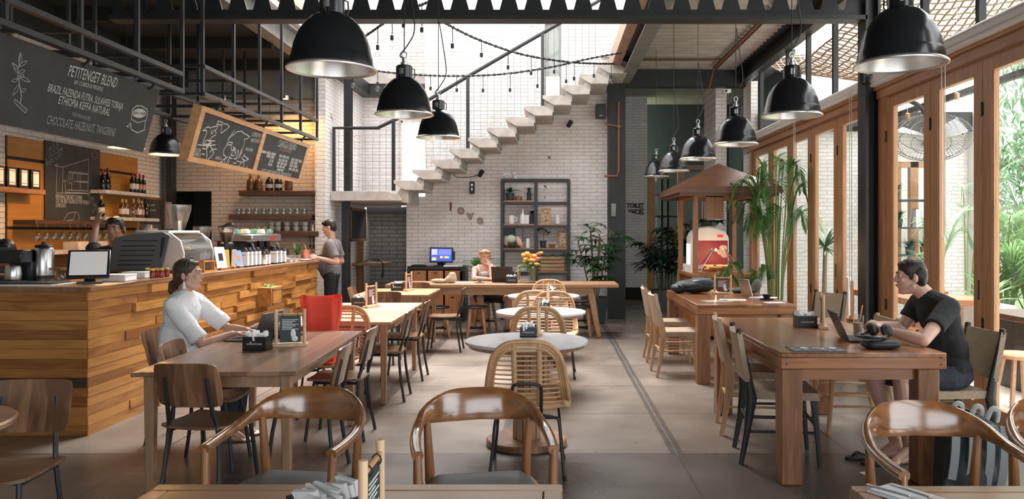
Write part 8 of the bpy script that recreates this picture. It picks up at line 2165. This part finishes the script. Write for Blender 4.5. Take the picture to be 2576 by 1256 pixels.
# front teak table things
q = tag(MB().boxz(-.165, .165, -.10, .10, 0, .006).build('menu_booklet', M_plgrey, None), 'printed menu booklet at the near edge of the front teak table', 'booklet', None, None, (1.665, 4.98, .813), R(-4))
pr = MB()
for k in range(26):
    x, y = rn.uniform(-.15, .15), rn.uniform(-.085, .085); pr.boxz(x-.012, x+.012, y-.003, y+.003, .0062, .0068)
for x in (-.07, .03, .11): pr.lathe([(0, .0068), (.024, .0068), (0, .0072)], 16, M.Translation((x, .02, 0)))
pr.build('print', M_paper, q); MB().lathe([(0, .0072), (.02, .0072), (0, .0078)], 16, M.Translation((.03, .02, 0))).build('round_picture', M_lbl2, q)
t = thing('case', 'black zip case under the headphones', 'case', (2.09, 5.02, .813), R(6))
def rb(a, b_, c, n=4): return lambda u, v: (a*math.copysign(abs(math.cos(2*pi*u))**.5, math.cos(2*pi*u))*math.sin(pi*v)**.4, b_*math.copysign(abs(math.sin(2*pi*u))**.5, math.sin(2*pi*u))*math.sin(pi*v)**.4, c*(1-math.cos(pi*v)))
MB().grid(rb(.115, .075, .030), 32, 12).build('shell', M_rubber, t); MB().tube([(.116*math.copysign(abs(math.cos(a))**.5, math.cos(a)), .076*math.copysign(abs(math.sin(a))**.5, math.sin(a)), .032) for a in [2*pi*i/32 for i in range(32)]], .003, 5, True).build('zip', M_black, t)
t = thing('headphones', 'black over ear headphones resting on the zip case', 'headphones', (2.07, 5.06, .874), R(-10))
MB().tube(curve_pts([(.075, .03, .02), (.03, -.075, .016), (-.05, -.085, .014), (-.105, -.02, .016), (-.075, .055, .02), (.0, .07, .028)], 7), .011, 10, flat=1.4).build('headband', M_plblack, t)
for x, y, z, r_ in ((.085, .05, .045, 60), (.005, .075, .05, 100)):
    m_ = M.Translation((x, y, z)) @ M.Rotation(R(r_), 4, 'Z') @ M.Rotation(R(72), 4, 'X'); MB().lathe([(0, -.03), (.034, -.028), (.044, -.016), (.044, .0), (.036, .018), (.026, .024), (0, .018)], 22, m_).build('ear_cup', M_rubber, t); MB().lathe([(.0445, -.008), (.046, -.004), (.0445, 0)], 22, m_).build('trim_ring', M_plgrey, t)
t = thing('iced_coffee', 'glass of iced latte with a straw between laptop and hands', 'drink', (2.185, 5.63, .813))
MB().lathe([(0, 0), (.032, 0), (.04, .15), (.0375, .15), (.030, .008), (0, .008)], 20).build('glass', M_glassware, t); MB().lathe([(0, .009), (.0295, .009), (.034, .095), (0, .095)], 18).build('coffee', mat('milky_coffee', (.62, .40, .24), .4), t)
MB().tube([(-.005, 0, .03), (.03, 0, .22)], .005, 8).build('straw', M_pale, t)
tag(MB().boxz(-.06, .06, -.06, .06, 0, .003).build('paper_napkin', M_paper, None), 'white paper napkin beside the iced latte', 'napkin', None, None, (2.23, 5.50, .813), R(20))
# communal table things
def lump(name, label, cat, loc, shapes, m_, vox=.012, d=.02):
    mb = MB()
    for c, r_ in shapes: mb.ell(c, r_)
    o = skinned(mb, name, m_, None, vox, 5, d, .05); return tag(o, label, cat, None, None, loc)
lump('cloth_bag', 'crumpled beige cloth bag on the communal table', 'bag', (xat(1136, 12.0), 11.95, .785), [((0, 0, .06), (.09, .08, .065)), ((.02, 0, .12), (.06, .05, .05)), ((-.16, 0, .035), (.16, .07, .035))], mat('beige_cloth', (.42, .33, .24), .85))
tag(MB().boxz(-.15, .15, -.1, .1, 0, .006).build('booklet', mat('blue_booklet', (.3, .5, .62), .5), None), 'pale blue booklet on the communal table', 'booklet', None, None, (xat(1165, 12.0), 12.0, .785), R(12))
t = thing('coffee_cup', 'cup on a saucer before the woman in the headscarf', 'cup', (xat(1208, 12.1), 12.02, .785))
MB().lathe([(0, 0), (.07, .003), (.085, .014), (0, .01)], 20).build('saucer', M_porc, t); MB().lathe([(0, .01), (.03, .012), (.045, .06), (.042, .06), (0, .05)], 16).build('cup', M_potgrey, t)
t = thing('flower_vase', 'glass vase of yellow and pink flowers on the communal table', 'flowers', (xat(1338, 12.1), 12.12, .785))
MB().lathe([(0, 0), (.05, 0), (.055, .1), (.075, .22), (.072, .22), (.05, .1), (.045, .01), (0, .01)], 18).build('vase', M_glassware, t)
st = MB(); lf = MB(); fl = {k: MB() for k in 'YOP'}
for k in range(46):
    a = k*2.4; q_ = V((math.cos(a), math.sin(a), 0)); h = rn.uniform(.28, .48); e = q_*rn.uniform(.02, .14) + V((0, 0, h-.03)); st.tube([q_*.02+V((0, 0, .03)), q_*.04+V((0, 0, .2)), e], .004, 5)
    c = rn.choice('YYYYOP'); 
    if e.z > .33 or k % 2:
        for i in range(5): b2 = 2*pi*i/5; fl[c].ell(e + V((math.cos(b2)*.018, math.sin(b2)*.018, .012)), (.022, .022, .020), None, 8, 5)
for k in range(22):
    a = k*2.4; leaf(lf, (0, 0, .2), (math.cos(a), math.sin(a), rn.uniform(.2, 1.6)), rn.uniform(.18, .34), .075, 1.0, 5)
st.build('stems', M_stem, t); lf.build('leaves', M_leafgarden, t)
for k, n_, m_ in (('Y', 'yellow_blooms', M_flowY), ('O', 'orange_blooms', M_flowO), ('P', 'pink_blooms', M_flowP)): fl[k].build(n_, m_, t)
# backpack on the floor and flip flops
t = thing('backpack', 'striped grey backpack on the floor behind the glossy armchair', 'backpack', (2.42, 4.62, 0), R(-8), None, Euler((R(-10), R(7), R(-8))))
skinned(MB().boxz(-.16, .16, -.08, .10, .02, .40).ell((0, 0, .40), (.16, .10, .09)).ell((0, -.07, .16), (.13, .07, .14)), 'body', mat('dark_grey_nylon', (.04, .05, .055), .7), t, .012, 10, .015, .08)
for x in (-.125, -.03, .065, .14): MB().slab(lambda u, v: (x+(u-.5)*.045, -.112-.03*math.sin(pi*v), .10+.34*v), 2, 8, .012).build('grey_strap', mat('light_grey_webbing', (.30, .33, .34), .8), t)
for x in (-.09, .02, .11): MB().tube(curve_pts([(x-.03, -.02, .46), (x-.01, -.04, .53), (x+.03, -.03, .52), (x+.04, .0, .46)], 5), .016, 8, flat=.5).build('loop_strap', mat('pale_webbing', (.48, .50, .50), .8), t)
for x, y, a, lb in ((2.14, 5.42, 98, 'black flip flop on the floor, farther from the man'), (2.20, 5.27, 84, 'black flip flop partly under the man\'s foot')):
    t = thing('flip_flop', lb, 'flip flop', (x, y, 0), R(a), 'black flip flops on the floor')
    MB().prism([(.045*math.cos(b_)*(1+.15*math.sin(b_)), .135*math.sin(b_)) for b_ in [2*pi*i/24 for i in range(24)]], lambda u, v, w_: (u, v, w_), 0, .018).build('sole', M_rubber, t, bev=.003)
    MB().tube(curve_pts([(-.042, -.02, .018), (-.02, .04, .045), (0, .085, .02), (.02, .04, .045), (.042, -.02, .018)], 5), .006, 6).build('strap', M_rubber, t)
tag(MB().boxz(-.03, .05, -.02, .03, 0, .004).build('paper_scrap', M_paper, None), 'white paper scrap on the floor by the front teak table', 'scrap', None, None, (2.02, 5.08, 0.001), .4)
